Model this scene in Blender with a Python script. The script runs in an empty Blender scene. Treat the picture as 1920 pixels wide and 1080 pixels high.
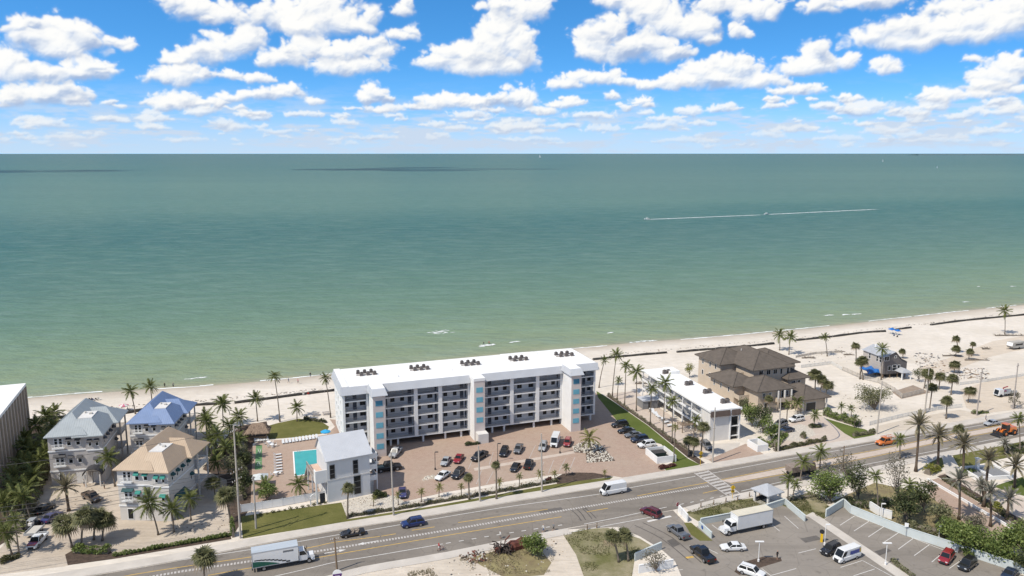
import bpy, bmesh, math, random
import numpy as np
from mathutils import Vector, Matrix
random.seed(7)
R = math.radians
SC = bpy.context.scene
COL = SC.collection

# ------------------------------------------------------------------ camera (a drone 75 m up, tilted 9.9 degrees down)
CAM_H, FPX, PITCH = 75.0, 1450.0, math.atan(253/1450.0)
cd = bpy.data.cameras.new("camera"); cam = bpy.data.objects.new("camera", cd); COL.objects.link(cam)
cam.location = (0, 0, CAM_H); cam.rotation_euler = (math.pi/2-PITCH, 0, 0)
cd.sensor_width = 36; cd.lens = FPX/1920*36; cd.clip_start = 1; cd.clip_end = 200000
SC.camera = cam
# ------------------------------------------------------------------ sun direction, from the shadows on the lawn
SUN_EL = R(52); SUN_AZ = math.atan2(-.80, -.60)          # azimuth as atan2(x, y)
SUN = Vector((math.sin(SUN_AZ)*math.cos(SUN_EL), math.cos(SUN_AZ)*math.cos(SUN_EL), math.sin(SUN_EL)))
sl = bpy.data.lights.new("sun", 'SUN'); so = bpy.data.objects.new("sun", sl); COL.objects.link(so)
sl.energy = 5.0; sl.angle = R(.53); sl.color = (1.0, .935, .83)
so.rotation_euler = SUN.to_track_quat('Z', 'Y').to_euler(); so.location = (-120, -60, 260)
vs = SC.view_settings; vs.view_transform = 'Standard'; vs.look = 'None'; vs.exposure = -0.10; vs.gamma = 1.0; vs.use_curve_mapping = False
SC.cycles.max_bounces = 6; SC.cycles.diffuse_bounces = 2; SC.cycles.glossy_bounces = 3; SC.cycles.transmission_bounces = 3; SC.cycles.transparent_max_bounces = 8
SC.cycles.caustics_reflective = False; SC.cycles.caustics_refractive = False
SC.cycles.use_denoising = True
SC.cycles.sample_clamp_indirect = 6

# ------------------------------------------------------------------ where things stand: a surveyed point of the photograph -> the ground (or height z)
def cam_ray(u, v):
    x = (u-960)/FPX; y = -(v-540)/FPX; c, s = math.cos(PITCH), math.sin(PITCH)
    return (x, c+y*s, -s+y*c)
def G(u, v, z=0.0):
    d = cam_ray(u, v); t = (z-CAM_H)/d[2]
    return (d[0]*t, d[1]*t)
def HT(u0, v0, v1):                                       # height of a point seen at row v1 above the ground point (u0, v0)
    X, Y = G(u0, v0); c, s = math.cos(PITCH), math.sin(PITCH); k = (540-v1)/FPX
    return CAM_H+(k*Y*c-Y*s)/(c+k*s)
def TOP(u0, v0, u1, v1):                                  # (dx, height) of the top at (u1, v1) of something that stands at (u0, v0)
    X, Y = G(u0, v0); h = HT(u0, v0, v1); c, s = math.cos(PITCH), math.sin(PITCH)
    return ((u1-960)/FPX*(Y*c-(h-CAM_H)*s)-X, h)
def PXM(u, v):                                            # photo pixels per metre at a ground point
    X, Y = G(u, v); return FPX/(Y*math.cos(PITCH)+CAM_H*math.sin(PITCH))
def HEAD(a, b):                                           # heading from ground pixel a to ground pixel b
    A, B = G(*a), G(*b); return math.atan2(B[1]-A[1], B[0]-A[0])

# ---- clouds: a table of cumulus heaps; each heap is a few swellings "u v ru rv", farthest heap first
CLOUDS = """200 192 14 6|1010 207 30 8|740 217 22 5|1320 232 26 6|1580 260 40 6|350 262 46 5|700 258 50 5|1000 262 55 6|1280 262 45 6|1750 262 50 5|120 258 46 5|520 247 40 5|860 240 40 6|1130 242 40 8|1620 232 30 5|
90 231 38 9;60 236 20 6|210 223 27 6;225 226 18 5|280 236 25 8;300 241 18 6|480 212 26 6|560 213 30 6;590 215 20 5|420 230 22 11;440 238 26 8|650 231 30 7|820 232 28 7|980 236 50 9;940 240 30 7;1010 226 18 8|1110 216 50 8|1240 236 42 9;1265 228 20 9;1210 240 20 7|1440 252 34 8;1455 243 15 9|1500 241 40 6|1665 245 44 7;1690 240 20 6|1800 216 30 6;1830 210 20 6|1880 211 40 8;1905 203 20 10|880 216 50 7|
1150 180 16 10;1200 190 22 11;1210 200 18 9|1065 193 34 11;1045 196 18 8|1345 206 30 9;1365 200 16 9|1625 203 42 14;1640 196 24 12;1600 208 24 8|590 190 16 9|485 146 28 11;470 150 20 8|735 202 24 9;725 207 30 6|700 172 26 20;685 182 24 13;720 180 20 12|
320 190 46 15;345 186 30 13;295 193 24 11|395 191 38 9;510 176 60 15;540 170 36 14;470 178 40 13;430 182 30 10|35 174 42 17;10 186 30 13|110 172 50 17;90 176 34 14;130 182 34 12|
900 192 70 16;820 191 44 16;850 186 36 16;975 176 36 24;990 184 28 16|1755 182 40 16;1740 174 22 13;1780 178 22 12|1660 126 26 14;1650 118 14 10;1676 130 16 9|1828 112 18 7|1850 178 34 10;1880 165 40 12|
335 142 60 19;350 132 34 16;300 148 32 11;375 142 28 13|430 140 26 9|1060 160 44 11;1110 148 66 16;1135 142 40 16;1090 144 26 14;1170 152 34 10|1218 158 30 10;1270 156 40 13;1250 152 24 11|225 80 23 12;212 74 12 9;236 88 14 8|1500 168 44 10;1470 170 30 10|
1340 142 84 24;1310 134 46 24;1365 118 46 22;1385 126 48 22;1430 150 56 17;1290 150 40 18|1525 122 62 22;1535 98 26 24;1515 118 34 24;1588 116 28 16;1490 130 34 14|1905 118 36 20;1880 138 46 20;1860 156 40 14|
60 136 80 17;20 118 30 26;10 125 36 24;165 124 34 20;140 134 46 17;180 136 28 13|640 125 62 18;690 120 46 17|540 106 44 18;505 112 22 16|600 92 70 24;580 82 44 24;650 92 60 22;700 82 50 18;755 64 44 11;780 54 18 10;720 98 40 16|
1190 90 80 26;1120 70 44 34;1145 52 36 26;1110 94 44 22;1210 82 54 24;1255 92 50 17|1260 40 70 36;1220 22 60 30;1300 50 46 30;1330 74 22 12;1190 10 40 20;1160 6 50 16|830 118 48 18;850 100 44 24;900 126 70 22;940 118 60 26;980 108 30 28|925 74 52 48;900 84 40 34;940 46 34 34;970 86 38 34;950 62 40 40|975 16 46 26;1010 10 30 26;940 12 40 18|
390 98 66 19;430 82 46 24;350 104 44 13;460 72 36 30;320 110 24 10|95 76 70 32;130 54 44 26;60 66 40 26;150 66 34 30;30 50 30 16;60 42 26 10;110 90 60 16|520 30 40 36;490 18 30 34;540 40 46 28|360 16 44 24;420 26 58 22;330 6 34 16;390 40 34 14|620 30 76 38;600 14 60 30;680 44 34 20;570 46 40 24;705 24 22 18|752 18 22 14;765 6 12 14|
1385 58 20 13;1375 52 12 8;1400 66 10 8|1420 14 50 24;1350 6 46 16;1445 26 26 12|1535 8 36 18;1550 18 20 10|1640 2 56 14|1780 12 56 16;1900 14 56 20|1750 70 130 20;1690 56 66 24;1640 72 46 14;1770 52 60 26;1820 42 50 26;1880 48 54 30;1850 64 70 20"""
def vnoise(x, y, seed):
    xi = np.floor(x).astype(np.int64); yi = np.floor(y).astype(np.int64); fx = x - xi; fy = y - yi
    fx = fx*fx*fx*(fx*(fx*6-15)+10); fy = fy*fy*fy*(fy*(fy*6-15)+10)
    def h(a, b):
        n = (a*374761393 + b*668265263 + seed*974711) & 0xffffffff
        n = ((n ^ (n >> 13))*1274126177) & 0xffffffff
        return ((n ^ (n >> 16)) & 0xffff)/65535.0
    a = h(xi, yi)*(1-fx) + h(xi+1, yi)*fx; b = h(xi, yi+1)*(1-fx) + h(xi+1, yi+1)*fx
    return a*(1-fy) + b*fy
def worley(x, y, seed):
    xi = np.floor(x).astype(np.int64); yi = np.floor(y).astype(np.int64); best = np.full(x.shape, 9.0)
    def h(a, b, s):
        n = (a*374761393 + b*668265263 + s*974711) & 0xffffffff
        n = ((n ^ (n >> 13))*1274126177) & 0xffffffff
        return ((n ^ (n >> 16)) & 0xffff)/65535.0
    for i in (-1, 0, 1):
        for j in (-1, 0, 1):
            a, b = xi+i, yi+j
            best = np.minimum(best, (a+h(a, b, seed)-x)**2 + (b+h(a, b, seed+7)-y)**2)
    return np.sqrt(best)
def blur(a, r):
    w = np.exp(-.5*(np.arange(-int(3*r)-1, int(3*r)+2)/r)**2); w /= w.sum()
    for ax in (0, 1):
        p = np.pad(a, [(len(w)//2,)*2 if i == ax else (0, 0) for i in range(2)], mode='edge'); a = sum(w[i]*np.take(p, range(i, i+a.shape[ax]), ax) for i in range(len(w)))
    return a
def smooth(x, lo, hi):
    t = np.clip((x-lo)/(hi-lo), 0, 1); return t*t*(3-2*t)
def cloud_panel(NX, NY, AZ, EL):
    col = np.zeros((NY, NX, 3)); alp = np.zeros((NY, NX)); sx = (NX-1)/(2*AZ); sy = (NY-1)/EL
    rnd = random.Random(21); low = []
    for i in range(150):                                           # countless small heaps towards the horizon
        v = 275-92*rnd.random()**1.25; u = rnd.uniform(-40, 1960); w = (6+22*rnd.random()**1.6)*(1.25-(v-180)/150); h = w*rnd.uniform(.26, .42)
        low.append((v, ';'.join('%.0f %.1f %.1f %.1f' % (u+rnd.uniform(-.8, .8)*w*j, v-abs(rnd.gauss(0, .35))*h*j, w*(1-.25*j), h*(1-.1*j)) for j in range(3))))
    low = [c for v, c in sorted(low, reverse=True)]
    for ci, cl in enumerate(low+CLOUDS.replace('\n', '').split('|')):
        E = []
        for s in cl.split(';'):
            u, v, ru, rv = map(float, s.split()); d = cam_ray(u, v)
            E.append((math.degrees(math.atan2(d[0], d[1])), math.degrees(math.atan2(d[2], math.hypot(d[0], d[1])))-rv*.008, ru/25.0, rv/21.5))
        big = max(e[3] for e in E); m = .45+.9*big
        x0, x1 = min(e[0]-e[2] for e in E)-m, max(e[0]+e[2] for e in E)+m
        y0, y1 = min(e[1]-e[3] for e in E)-m*.7, max(e[1]+e[3] for e in E)+m
        i0, i1 = max(0, int((x0+AZ)*sx)), min(NX, int((x1+AZ)*sx)); j0, j1 = max(0, int(y0*sy)), min(NY, int(y1*sy))
        if i1-i0 < 3 or j1-j0 < 3: continue
        A = (np.arange(i0, i1)/sx-AZ)[None, :].repeat(j1-j0, 0); L = (np.arange(j0, j1)/sy)[:, None].repeat(i1-i0, 1)
        S = .8/max(.14, big)**.55                                  # smaller heaps have finer billows
        X = A*S + ci*17.3; Y = L*S*1.25
        wx = sum((vnoise(X*f, Y*f, 11+k)-.5)*a for k, (f, a) in enumerate(((.9, .8), (2.0, .42), (4.4, .2), (9.5, .1))))/S
        wy = sum((vnoise(X*f, Y*f, 41+k)-.5)*a for k, (f, a) in enumerate(((.9, .7), (2.0, .38), (4.4, .18), (9.5, .09))))/S
        acc = np.full(A.shape, -4.0); ty = np.zeros(A.shape); tx = np.zeros(A.shape)
        for (ca, ce, ra, re) in E:
            qx = (A+wx*.7-ca)/ra; qy = (L+wy*.5-ce)/re
            q = 1-np.sqrt(qx**2+np.where(qy < 0, qy*1.35, qy)**2)
            k = .22; w = np.clip(.5+.5*(q-acc)/k, 0, 1)
            acc = np.where(w > 0, acc*(1-w)+q*w+k*w*(1-w), acc); ty = ty*(1-w)+qy*w; tx = tx*(1-w)+qx*w
        bl = [1-worley((X+wx*S*.6)*f, (Y+wy*S*.6)*f, 60+k) for k, f in enumerate((1.6, 3.4, 7.2, 15.))]
        lo = (bl[0]*1.0+bl[1]*.6)/1.6; hi = (bl[0]+bl[1]*.6+bl[2]*.30+bl[3]*.12)/2.02
        up = smooth(ty, -.7, .3)
        h = acc*1.1+(hi-.50)*(.55+.65*up)
        wisp = sum(vnoise(X*f*1.6+3, Y*f*1.2, 150+k)*a for k, (f, a) in enumerate(((1.1, .5), (2.6, .3), (6., .2))))
        h = h+(wisp-.5)*.34; al = smooth(h, 0, .30+.34*smooth(wisp, .4, .7)+.34*(1-up)); al = al*(.75+.25*up)
        g = np.clip(acc*1.0+(lo-.5)*.6+(hi-.5)*.16, -.1, 2)
        gy, gx = np.gradient(g); gx = gx*sx/S; gy = gy*sy/S
        rel = np.clip((gx*.7-gy*.9)*.12, -.3, .3)
        patch = sum(vnoise(X*f+5, Y*f*1.4, 90+k)*a for k, (f, a) in enumerate(((.8, .5), (1.9, .3), (4.2, .2))))
        lit = .80+.34*ty*.6-.07*tx+rel*1.15-.55*smooth(patch, .5, .8)*(1-smooth(ty, -.2, .9))-.42*smooth(-ty, .0, .8)
        lit = smooth(.42*lit+.58*blur(lit, 3.6), -.10, 1.0); al = .6*al+.4*blur(al, 1.6)
        far = np.clip(np.mean([e[1] for e in E])/3.6, 0, 1)**.9
        c = np.stack([.67+.345*lit, .735+.275*lit, .85+.145*lit], -1)
        hz = np.array([.80, .86, .93]); c = c*(.35+.65*far)+hz*(.65-.65*far)
        al = al*(.42+.55*far)
        o = col[j0:j1, i0:i1]; ao = alp[j0:j1, i0:i1]; na = al+ao*(1-al)
        col[j0:j1, i0:i1] = np.where(na[..., None] > 1e-4, (c*al[..., None]+o*(ao*(1-al))[..., None])/np.maximum(na, 1e-4)[..., None], c)
        alp[j0:j1, i0:i1] = na
    # thin veils of far vapour low over the sea
    A = (np.arange(NX)/sx-AZ)[None, :].repeat(NY, 0); L = (np.arange(NY)/sy)[:, None].repeat(NX, 1)
    v = sum(vnoise(A*f*.35, L*f*1.7, 120+k)*a for k, (f, a) in enumerate(((1, .4), (2.2, .28), (4.7, .19), (9.6, .13))))
    v = smooth(v, .40, .72)*np.exp(-((L-2.0)/1.7)**2)*.55+.80*np.exp(-(L/2.6)**2)
    hz = np.array([.79, .86, .945]); na = alp+v*(1-alp)
    col = (col*alp[..., None]+hz*(v*(1-alp))[..., None])/np.maximum(na, 1e-4)[..., None]
    return col, na

# ------------------------------------------------------------------ world: Nishita sky with the cumulus panel round the horizon
W = bpy.data.worlds.new("World"); SC.world = W; W.use_nodes = True
nt = W.node_tree; nt.nodes.clear()
def N(t, **k):
    n = nt.nodes.new(t)
    for a, b in k.items(): setattr(n, a, b)
    return n
def LK(a, b): nt.links.new(a, b)
def MA(op, a, b=None, c=None, clamp=False):
    n = N('ShaderNodeMath', operation=op, use_clamp=clamp)
    for i, x in enumerate((a, b, c)):
        if x is None: continue
        if isinstance(x, (int, float)): n.inputs[i].default_value = x
        else: LK(x, n.inputs[i])
    return n.outputs[0]
tc = N('ShaderNodeTexCoord'); sep = N('ShaderNodeSeparateXYZ'); LK(tc.outputs['Generated'], sep.inputs[0])
vx, vy, vz = sep.outputs
sky = N('ShaderNodeTexSky', sky_type='NISHITA'); sky.sun_disc = False; sky.sun_elevation = SUN_EL; sky.sun_rotation = SUN_AZ
sky.altitude = 75; sky.air_density = 1.0; sky.dust_density = .25; sky.ozone_density = 1.2
zz = MA('ADD', MA('MULTIPLY', MA('MAXIMUM', vz, 0.0), 1.7), .10)
cmb = N('ShaderNodeCombineXYZ'); LK(vx, cmb.inputs[0]); LK(vy, cmb.inputs[1]); LK(zz, cmb.inputs[2])
nrm = N('ShaderNodeVectorMath', operation='NORMALIZE'); LK(cmb.outputs[0], nrm.inputs[0]); LK(nrm.outputs[0], sky.inputs[0])
hsv = N('ShaderNodeHueSaturation'); hsv.inputs['Saturation'].default_value = 1.15; hsv.inputs['Hue'].default_value = .5; hsv.inputs['Value'].default_value = 1.68
tint = N('ShaderNodeMix', data_type='RGBA', blend_type='MULTIPLY'); tint.inputs[0].default_value = 1; LK(sky.outputs[0], tint.inputs[6]); tint.inputs[7].default_value = (.74, 1.05, 1.27, 1); LK(tint.outputs[2], hsv.inputs['Color'])
NX, NY, AZ, EL = 1728, 288, 36.0, 12.0
ccol, calp = cloud_panel(NX, NY, AZ, EL)
img = bpy.data.images.new("cumulus_panel", NX, NY, alpha=True, float_buffer=True)
img.colorspace_settings.name = 'Non-Color'
buf = np.concatenate([np.clip(ccol, 0, 1.06)**2.2, calp[..., None]], -1).astype(np.float32)
img.alpha_mode = 'CHANNEL_PACKED'; img.pixels.foreach_set(buf.ravel()); img.update(); img.pack()
azd = MA('DEGREES', MA('ARCTAN2', vx, vy))
eld = MA('DEGREES', MA('ARCSINE', vz))
pu = MA('DIVIDE', MA('PINGPONG', MA('ADD', azd, AZ), 2*AZ), 2*AZ)
pv = MA('DIVIDE', eld, EL)
puv = N('ShaderNodeCombineXYZ'); LK(pu, puv.inputs[0]); LK(pv, puv.inputs[1])
tex = N('ShaderNodeTexImage', image=img, extension='EXTEND', interpolation='Cubic'); LK(puv.outputs[0], tex.inputs[0])
# above the panel: the same broken cumulus seen from below
hi = MA('MULTIPLY_ADD', MA('MAXIMUM', vz, .12), 1.0, 0.0)
cu = N('ShaderNodeCombineXYZ'); LK(MA('DIVIDE', vx, hi), cu.inputs[0]); LK(MA('DIVIDE', vy, hi), cu.inputs[1])
nz = N('ShaderNodeTexNoise'); nz.inputs['Scale'].default_value = 1.3; nz.inputs['Detail'].default_value = 5; LK(cu.outputs[0], nz.inputs['Vector'])
al2 = N('ShaderNodeMapRange', interpolation_type='SMOOTHSTEP'); al2.inputs[1].default_value = .44; al2.inputs[2].default_value = .56; LK(nz.outputs[0], al2.inputs[0])
bl = N('ShaderNodeMapRange', interpolation_type='SMOOTHSTEP'); bl.inputs[1].default_value = 10.9; bl.inputs[2].default_value = 12.0; LK(eld, bl.inputs[0])
low = N('ShaderNodeMapRange'); low.inputs[1].default_value = -.15; low.inputs[2].default_value = .02; LK(eld, low.inputs[0])
mixa = N('ShaderNodeMix', data_type='FLOAT'); LK(bl.outputs[0], mixa.inputs[0]); LK(tex.outputs['Alpha'], mixa.inputs[2]); LK(al2.outputs[0], mixa.inputs[3])
mixc = N('ShaderNodeMix', data_type='RGBA'); LK(bl.outputs[0], mixc.inputs[0]); LK(tex.outputs['Color'], mixc.inputs[6]); mixc.inputs[7].default_value = (.50, .505, .52, 1)
SKY_K = .10
csc = N('ShaderNodeVectorMath', operation='SCALE'); LK(mixc.outputs[2], csc.inputs[0]); csc.inputs[3].default_value = 1.07/SKY_K
fin = N('ShaderNodeMix', data_type='RGBA'); LK(MA('MULTIPLY', mixa.outputs[0], low.outputs[0]), fin.inputs[0]); LK(hsv.outputs[0], fin.inputs[6]); LK(csc.outputs[0], fin.inputs[7])
bg = N('ShaderNodeBackground'); bg.inputs[1].default_value = SKY_K; LK(fin.outputs[2], bg.inputs[0])
wo = N('ShaderNodeOutputWorld'); LK(bg.outputs[0], wo.inputs[0])

# ------------------------------------------------------------------ materials
def new_mat(name):
    m = bpy.data.materials.new(name); m.use_nodes = True
    return m, m.node_tree, m.node_tree.nodes['Principled BSDF']
def pmat(name, col, rough=.7, var=.12, scale=1.5, spec=.3, metal=0.0, bump=0.0, bscale=None, detail=4.0, tint=None, coord='Object', streak=None):
    """one base colour broken up by two sizes of noise (wear, dirt), optional relief"""
    m, t, b = new_mat(name); L = t.links.new
    b.inputs['Roughness'].default_value = rough; b.inputs['Specular IOR Level'].default_value = spec; b.inputs['Metallic'].default_value = metal
    if coord == 'World':
        g = t.nodes.new('ShaderNodeNewGeometry'); src = g.outputs['Position']
    else:
        g = t.nodes.new('ShaderNodeTexCoord'); src = g.outputs[coord]
    if streak:
        mp = t.nodes.new('ShaderNodeMapping'); mp.inputs['Scale'].default_value = streak; L(src, mp.inputs[0]); src = mp.outputs[0]
    n = t.nodes.new('ShaderNodeTexNoise'); n.inputs['Scale'].default_value = scale; n.inputs['Detail'].default_value = detail; n.inputs['Roughness'].default_value = .62
    L(src, n.inputs['Vector'])
    r = t.nodes.new('ShaderNodeMapRange'); r.inputs[1].default_value = .3; r.inputs[2].default_value = .7; L(n.outputs[0], r.inputs[0])
    mx = t.nodes.new('ShaderNodeMix'); mx.data_type = 'RGBA'; L(r.outputs[0], mx.inputs[0])
    c2 = tint or col
    mx.inputs[6].default_value = tuple(max(0, x*(1-var)) for x in col)+(1,)
    mx.inputs[7].default_value = tuple(min(.95, x*(1+var*.7)) for x in c2)+(1,)
    L(mx.outputs[2], b.inputs['Base Color'])
    if bump:
        n2 = t.nodes.new('ShaderNodeTexNoise'); n2.inputs['Scale'].default_value = bscale or scale*6; n2.inputs['Detail'].default_value = 3; L(src, n2.inputs['Vector'])
        bp = t.nodes.new('ShaderNodeBump'); bp.inputs['Strength'].default_value = bump; bp.inputs['Distance'].default_value = .1; L(n2.outputs[0], bp.inputs['Height']); L(bp.outputs[0], b.inputs['Normal'])
    return m
def carpaint(name, col, rough=.22):
    m = pmat(name, col, rough=rough, var=.05, scale=.7, spec=.5); b = m.node_tree.nodes['Principled BSDF']
    b.inputs['Coat Weight'].default_value = .6; b.inputs['Coat Roughness'].default_value = .05
    return m
def leafmat(name, c1, c2, scale=.8, trans=.25):
    """foliage: two greens by leaf position, a little light through the leaf"""
    m, t, b = new_mat(name); L = t.links.new
    g = t.nodes.new('ShaderNodeNewGeometry'); n = t.nodes.new('ShaderNodeTexNoise'); n.inputs['Scale'].default_value = scale; n.inputs['Detail'].default_value = 3; L(g.outputs['Position'], n.inputs['Vector'])
    wn = t.nodes.new('ShaderNodeTexWhiteNoise'); wn.noise_dimensions = '1D'; L(g.outputs['Random Per Island'], wn.inputs['W'])
    ad = t.nodes.new('ShaderNodeMath'); ad.operation = 'MULTIPLY_ADD'; ad.inputs[1].default_value = .55; L(wn.outputs[0], ad.inputs[0]); L(n.outputs[0], ad.inputs[2])
    r = t.nodes.new('ShaderNodeMapRange'); r.inputs[1].default_value = .42; r.inputs[2].default_value = 1.1; L(ad.outputs[0], r.inputs[0])
    mx = t.nodes.new('ShaderNodeMix'); mx.data_type = 'RGBA'; L(r.outputs[0], mx.inputs[0]); mx.inputs[6].default_value = c1+(1,); mx.inputs[7].default_value = c2+(1,)
    L(mx.outputs[2], b.inputs['Base Color']); b.inputs['Roughness'].default_value = .5; b.inputs['Specular IOR Level'].default_value = .3
    tr = t.nodes.new('ShaderNodeBsdfTranslucent'); L(mx.outputs[2], tr.inputs[0])
    ms = t.nodes.new('ShaderNodeMixShader'); ms.inputs[0].default_value = trans; L(b.outputs[0], ms.inputs[1]); L(tr.outputs[0], ms.inputs[2])
    L(ms.outputs[0], t.nodes['Material Output'].inputs[0])
    return m
M = {}
M['white'] = pmat('white_stucco', (.74, .73, .71), .75, .06, .4, bump=.05)
M['roofwhite'] = pmat('white_roof_membrane', (.80, .79, .765), .6, .10, .16, detail=6)
M['offwhite'] = pmat('cream_stucco', (.66, .63, .59), .8, .07, .4)
M['pinkwall'] = pmat('pinkish_stucco', (.60, .53, .49), .8, .06, .4)
M['greywall'] = pmat('pale_grey_stucco', (.60, .60, .60), .8, .06, .5)
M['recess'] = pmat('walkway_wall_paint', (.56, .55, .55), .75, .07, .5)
M['rail'] = pmat('grey_railing', (.17, .17, .19), .6, .1, 1.0)
M['slab'] = pmat('concrete_slab', (.62, .60, .57), .8, .1, .6)
M['metal'] = pmat('standing_seam_metal', (.50, .51, .53), .42, .06, .35, spec=.5)
M['glass'] = pmat('dark_window_glass', (.016, .018, .02), .12, .3, .3, spec=.3)
M['door'] = pmat('dark_door_paint', (.045, .055, .075), .4, .2, .5)
M['frame'] = pmat('white_trim', (.78, .78, .77), .5, .04, 1)
M['turq'] = pmat('turquoise_panel', (.15, .40, .50), .5, .12, .5)
M['turqdk'] = pmat('deep_blue_panel', (.05, .20, .30), .4, .15, .5)
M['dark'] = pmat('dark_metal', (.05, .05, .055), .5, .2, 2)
M['black'] = pmat('black_rubber', (.018, .018, .018), .7, .2, 2)
M['steel'] = pmat('galvanised_steel', (.42, .43, .44), .4, .1, 2, metal=.3)
M['concrete'] = pmat('pale_concrete', (.50, .47, .42), .85, .12, .35, coord='World')
M['polec'] = pmat('concrete_pole', (.42, .38, .33), .85, .12, .8)
M['wood'] = pmat('weathered_wood', (.21, .15, .10), .85, .3, 2, streak=(1, 1, .2))
M['greywood'] = pmat('grey_timber', (.36, .32, .29), .85, .25, 2)
M['thatch'] = pmat('palm_thatch', (.26, .19, .14), .95, .35, 3, streak=(1, 1, .25))
M['trunk'] = pmat('palm_trunk', (.20, .165, .13), .9, .3, 3, streak=(1, 1, 3))
M['trunkdk'] = pmat('rough_dark_trunk', (.115, .085, .062), .95, .35, 3)
M['bark'] = pmat('grey_bark', (.19, .16, .13), .9, .3, 3)
M['frond'] = leafmat('coconut_frond', (.075, .105, .028), (.21, .22, .075))
M['frondy'] = leafmat('yellowing_frond', (.13, .14, .04), (.30, .28, .09))
M['sabal'] = leafmat('sabal_leaf', (.07, .08, .032), (.21, .20, .095))
M['datef'] = leafmat('date_palm_frond', (.13, .125, .075), (.35, .30, .20))
M['dateg'] = leafmat('grey_frond', (.13, .135, .105), (.31, .29, .23))
M['deadf'] = leafmat('dead_frond', (.14, .10, .06), (.27, .21, .14), trans=.1)
M['leaf'] = leafmat('tree_leaf', (.06, .095, .02), (.25, .30, .09))
M['leafdk'] = leafmat('dark_tree_leaf', (.032, .046, .018), (.12, .135, .055))
M['leafgrey'] = leafmat('salt_burnt_leaf', (.10, .095, .065), (.25, .225, .17))
M['leafyel'] = leafmat('yellow_green_leaf', (.11, .13, .02), (.30, .29, .06))
M['seagrape'] = leafmat('sea_grape_leaf', (.085, .095, .04), (.26, .25, .14))
M['hedge'] = leafmat('hedge_leaf', (.05, .055, .025), (.16, .155, .065))
M['redleaf'] = leafmat('red_shrub_leaf', (.09, .03, .025), (.20, .09, .07))
M['grassblade'] = leafmat('grass_blade', (.05, .07, .018), (.15, .16, .05))
M['drygrass'] = leafmat('dry_grass_blade', (.14, .12, .06), (.27, .23, .13))
M['foam'] = pmat('surf_foam', (.85, .87, .86), .9, .05, 1, spec=.1)

# ------------------------------------------------------------------ mesh and object helpers
class MB:
    def __init__(s): s.v = []; s.f = []; s.mi = []
    def add(s, vs, fs, mi=0):
        k = len(s.v); s.v += [tuple(p) for p in vs]; s.f += [tuple(i+k for i in f) for f in fs]; s.mi += [mi]*len(fs); return s
    def box(s, x0, x1, y0, y1, z0, z1, mi=0):
        return s.add([(x0,y0,z0),(x1,y0,z0),(x1,y1,z0),(x0,y1,z0),(x0,y0,z1),(x1,y0,z1),(x1,y1,z1),(x0,y1,z1)],
                     [(0,3,2,1),(4,5,6,7),(0,1,5,4),(1,2,6,5),(2,3,7,6),(3,0,4,7)], mi)
    def frus(s, a, za, b, zb, mi=0):                      # rectangle a (x0,x1,y0,y1) at za to rectangle b at zb
        q = lambda r, z: [(r[0],r[2],z),(r[1],r[2],z),(r[1],r[3],z),(r[0],r[3],z)]
        return s.add(q(a, za)+q(b, zb), [(0,3,2,1),(4,5,6,7),(0,1,5,4),(1,2,6,5),(2,3,7,6),(3,0,4,7)], mi)
    def prism(s, poly, z0, z1, mi=0):
        n = len(poly)
        ar = sum(poly[i][0]*poly[(i+1) % n][1]-poly[(i+1) % n][0]*poly[i][1] for i in range(n))
        if ar < 0: poly = poly[::-1]
        vs = [(p[0],p[1],z0) for p in poly]+[(p[0],p[1],z1) for p in poly]
        return s.add(vs, [tuple(range(n-1,-1,-1)), tuple(range(n,2*n))]+[(i,(i+1) % n,n+(i+1) % n,n+i) for i in range(n)], mi)
    def prof(s, pts, y0, y1, mi=0):                       # outline in x,z pushed from y0 to y1
        n = len(pts)
        vs = [(p[0],y0,p[1]) for p in pts]+[(p[0],y1,p[1]) for p in pts]
        ar = sum(pts[i][0]*pts[(i+1) % n][1]-pts[(i+1) % n][0]*pts[i][1] for i in range(n))
        fs = [tuple(range(n)), tuple(range(2*n-1,n-1,-1))]+[((i+1) % n,i,n+i,n+(i+1) % n) for i in range(n)]
        if ar < 0: fs = [f[::-1] for f in fs]
        return s.add(vs, fs, mi)
    def tube(s, pts, rad, n=6, mi=0, cap=True):
        pts = [Vector(p) for p in pts]; k = len(pts)
        if not hasattr(rad, '__len__'): rad = [rad]*k
        vs = []
        for i, p in enumerate(pts):
            d = (pts[min(i+1, k-1)]-pts[max(i-1, 0)]).normalized()
            a = d.cross(Vector((0,0,1)) if abs(d.z) < .95 else Vector((1,0,0))).normalized(); b = d.cross(a)
            vs += [p+(a*math.cos(2*math.pi*j/n)+b*math.sin(2*math.pi*j/n))*rad[i] for j in range(n)]
        fs = [(i*n+j, i*n+(j+1) % n, (i+1)*n+(j+1) % n, (i+1)*n+j) for i in range(k-1) for j in range(n)]
        if cap: fs += [tuple(range(n-1,-1,-1)), tuple(range((k-1)*n, k*n))]
        return s.add(vs, [f[::-1] for f in fs], mi)
    def cyl(s, x, y, z0, z1, r, n=10, r2=None, mi=0): return s.tube([(x,y,z0),(x,y,z1)], [r, r if r2 is None else r2], n, mi)
    def disc(s, c, r, axis, w, n=14, mi=0):               # a wheel: cylinder along an axis
        a = Vector(axis)*w/2; return s.tube([Vector(c)-a, Vector(c)+a], r, n, mi)
    def mesh(s, name, mats, smooth=False):
        me = bpy.data.meshes.new(name); me.from_pydata(s.v, [], s.f)
        for m in (mats if isinstance(mats, (list, tuple)) else [mats]): me.materials.append(M[m] if isinstance(m, str) else m)
        if any(s.mi): me.polygons.foreach_set('material_index', s.mi)
        if smooth: me.polygons.foreach_set('use_smooth', [True]*len(me.polygons))
        me.update(); return me
    def obj(s, name, mats, parent=None, smooth=False, loc=None, rz=0):
        return put(name, s.mesh(name, mats, smooth), parent, loc, rz)
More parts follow.
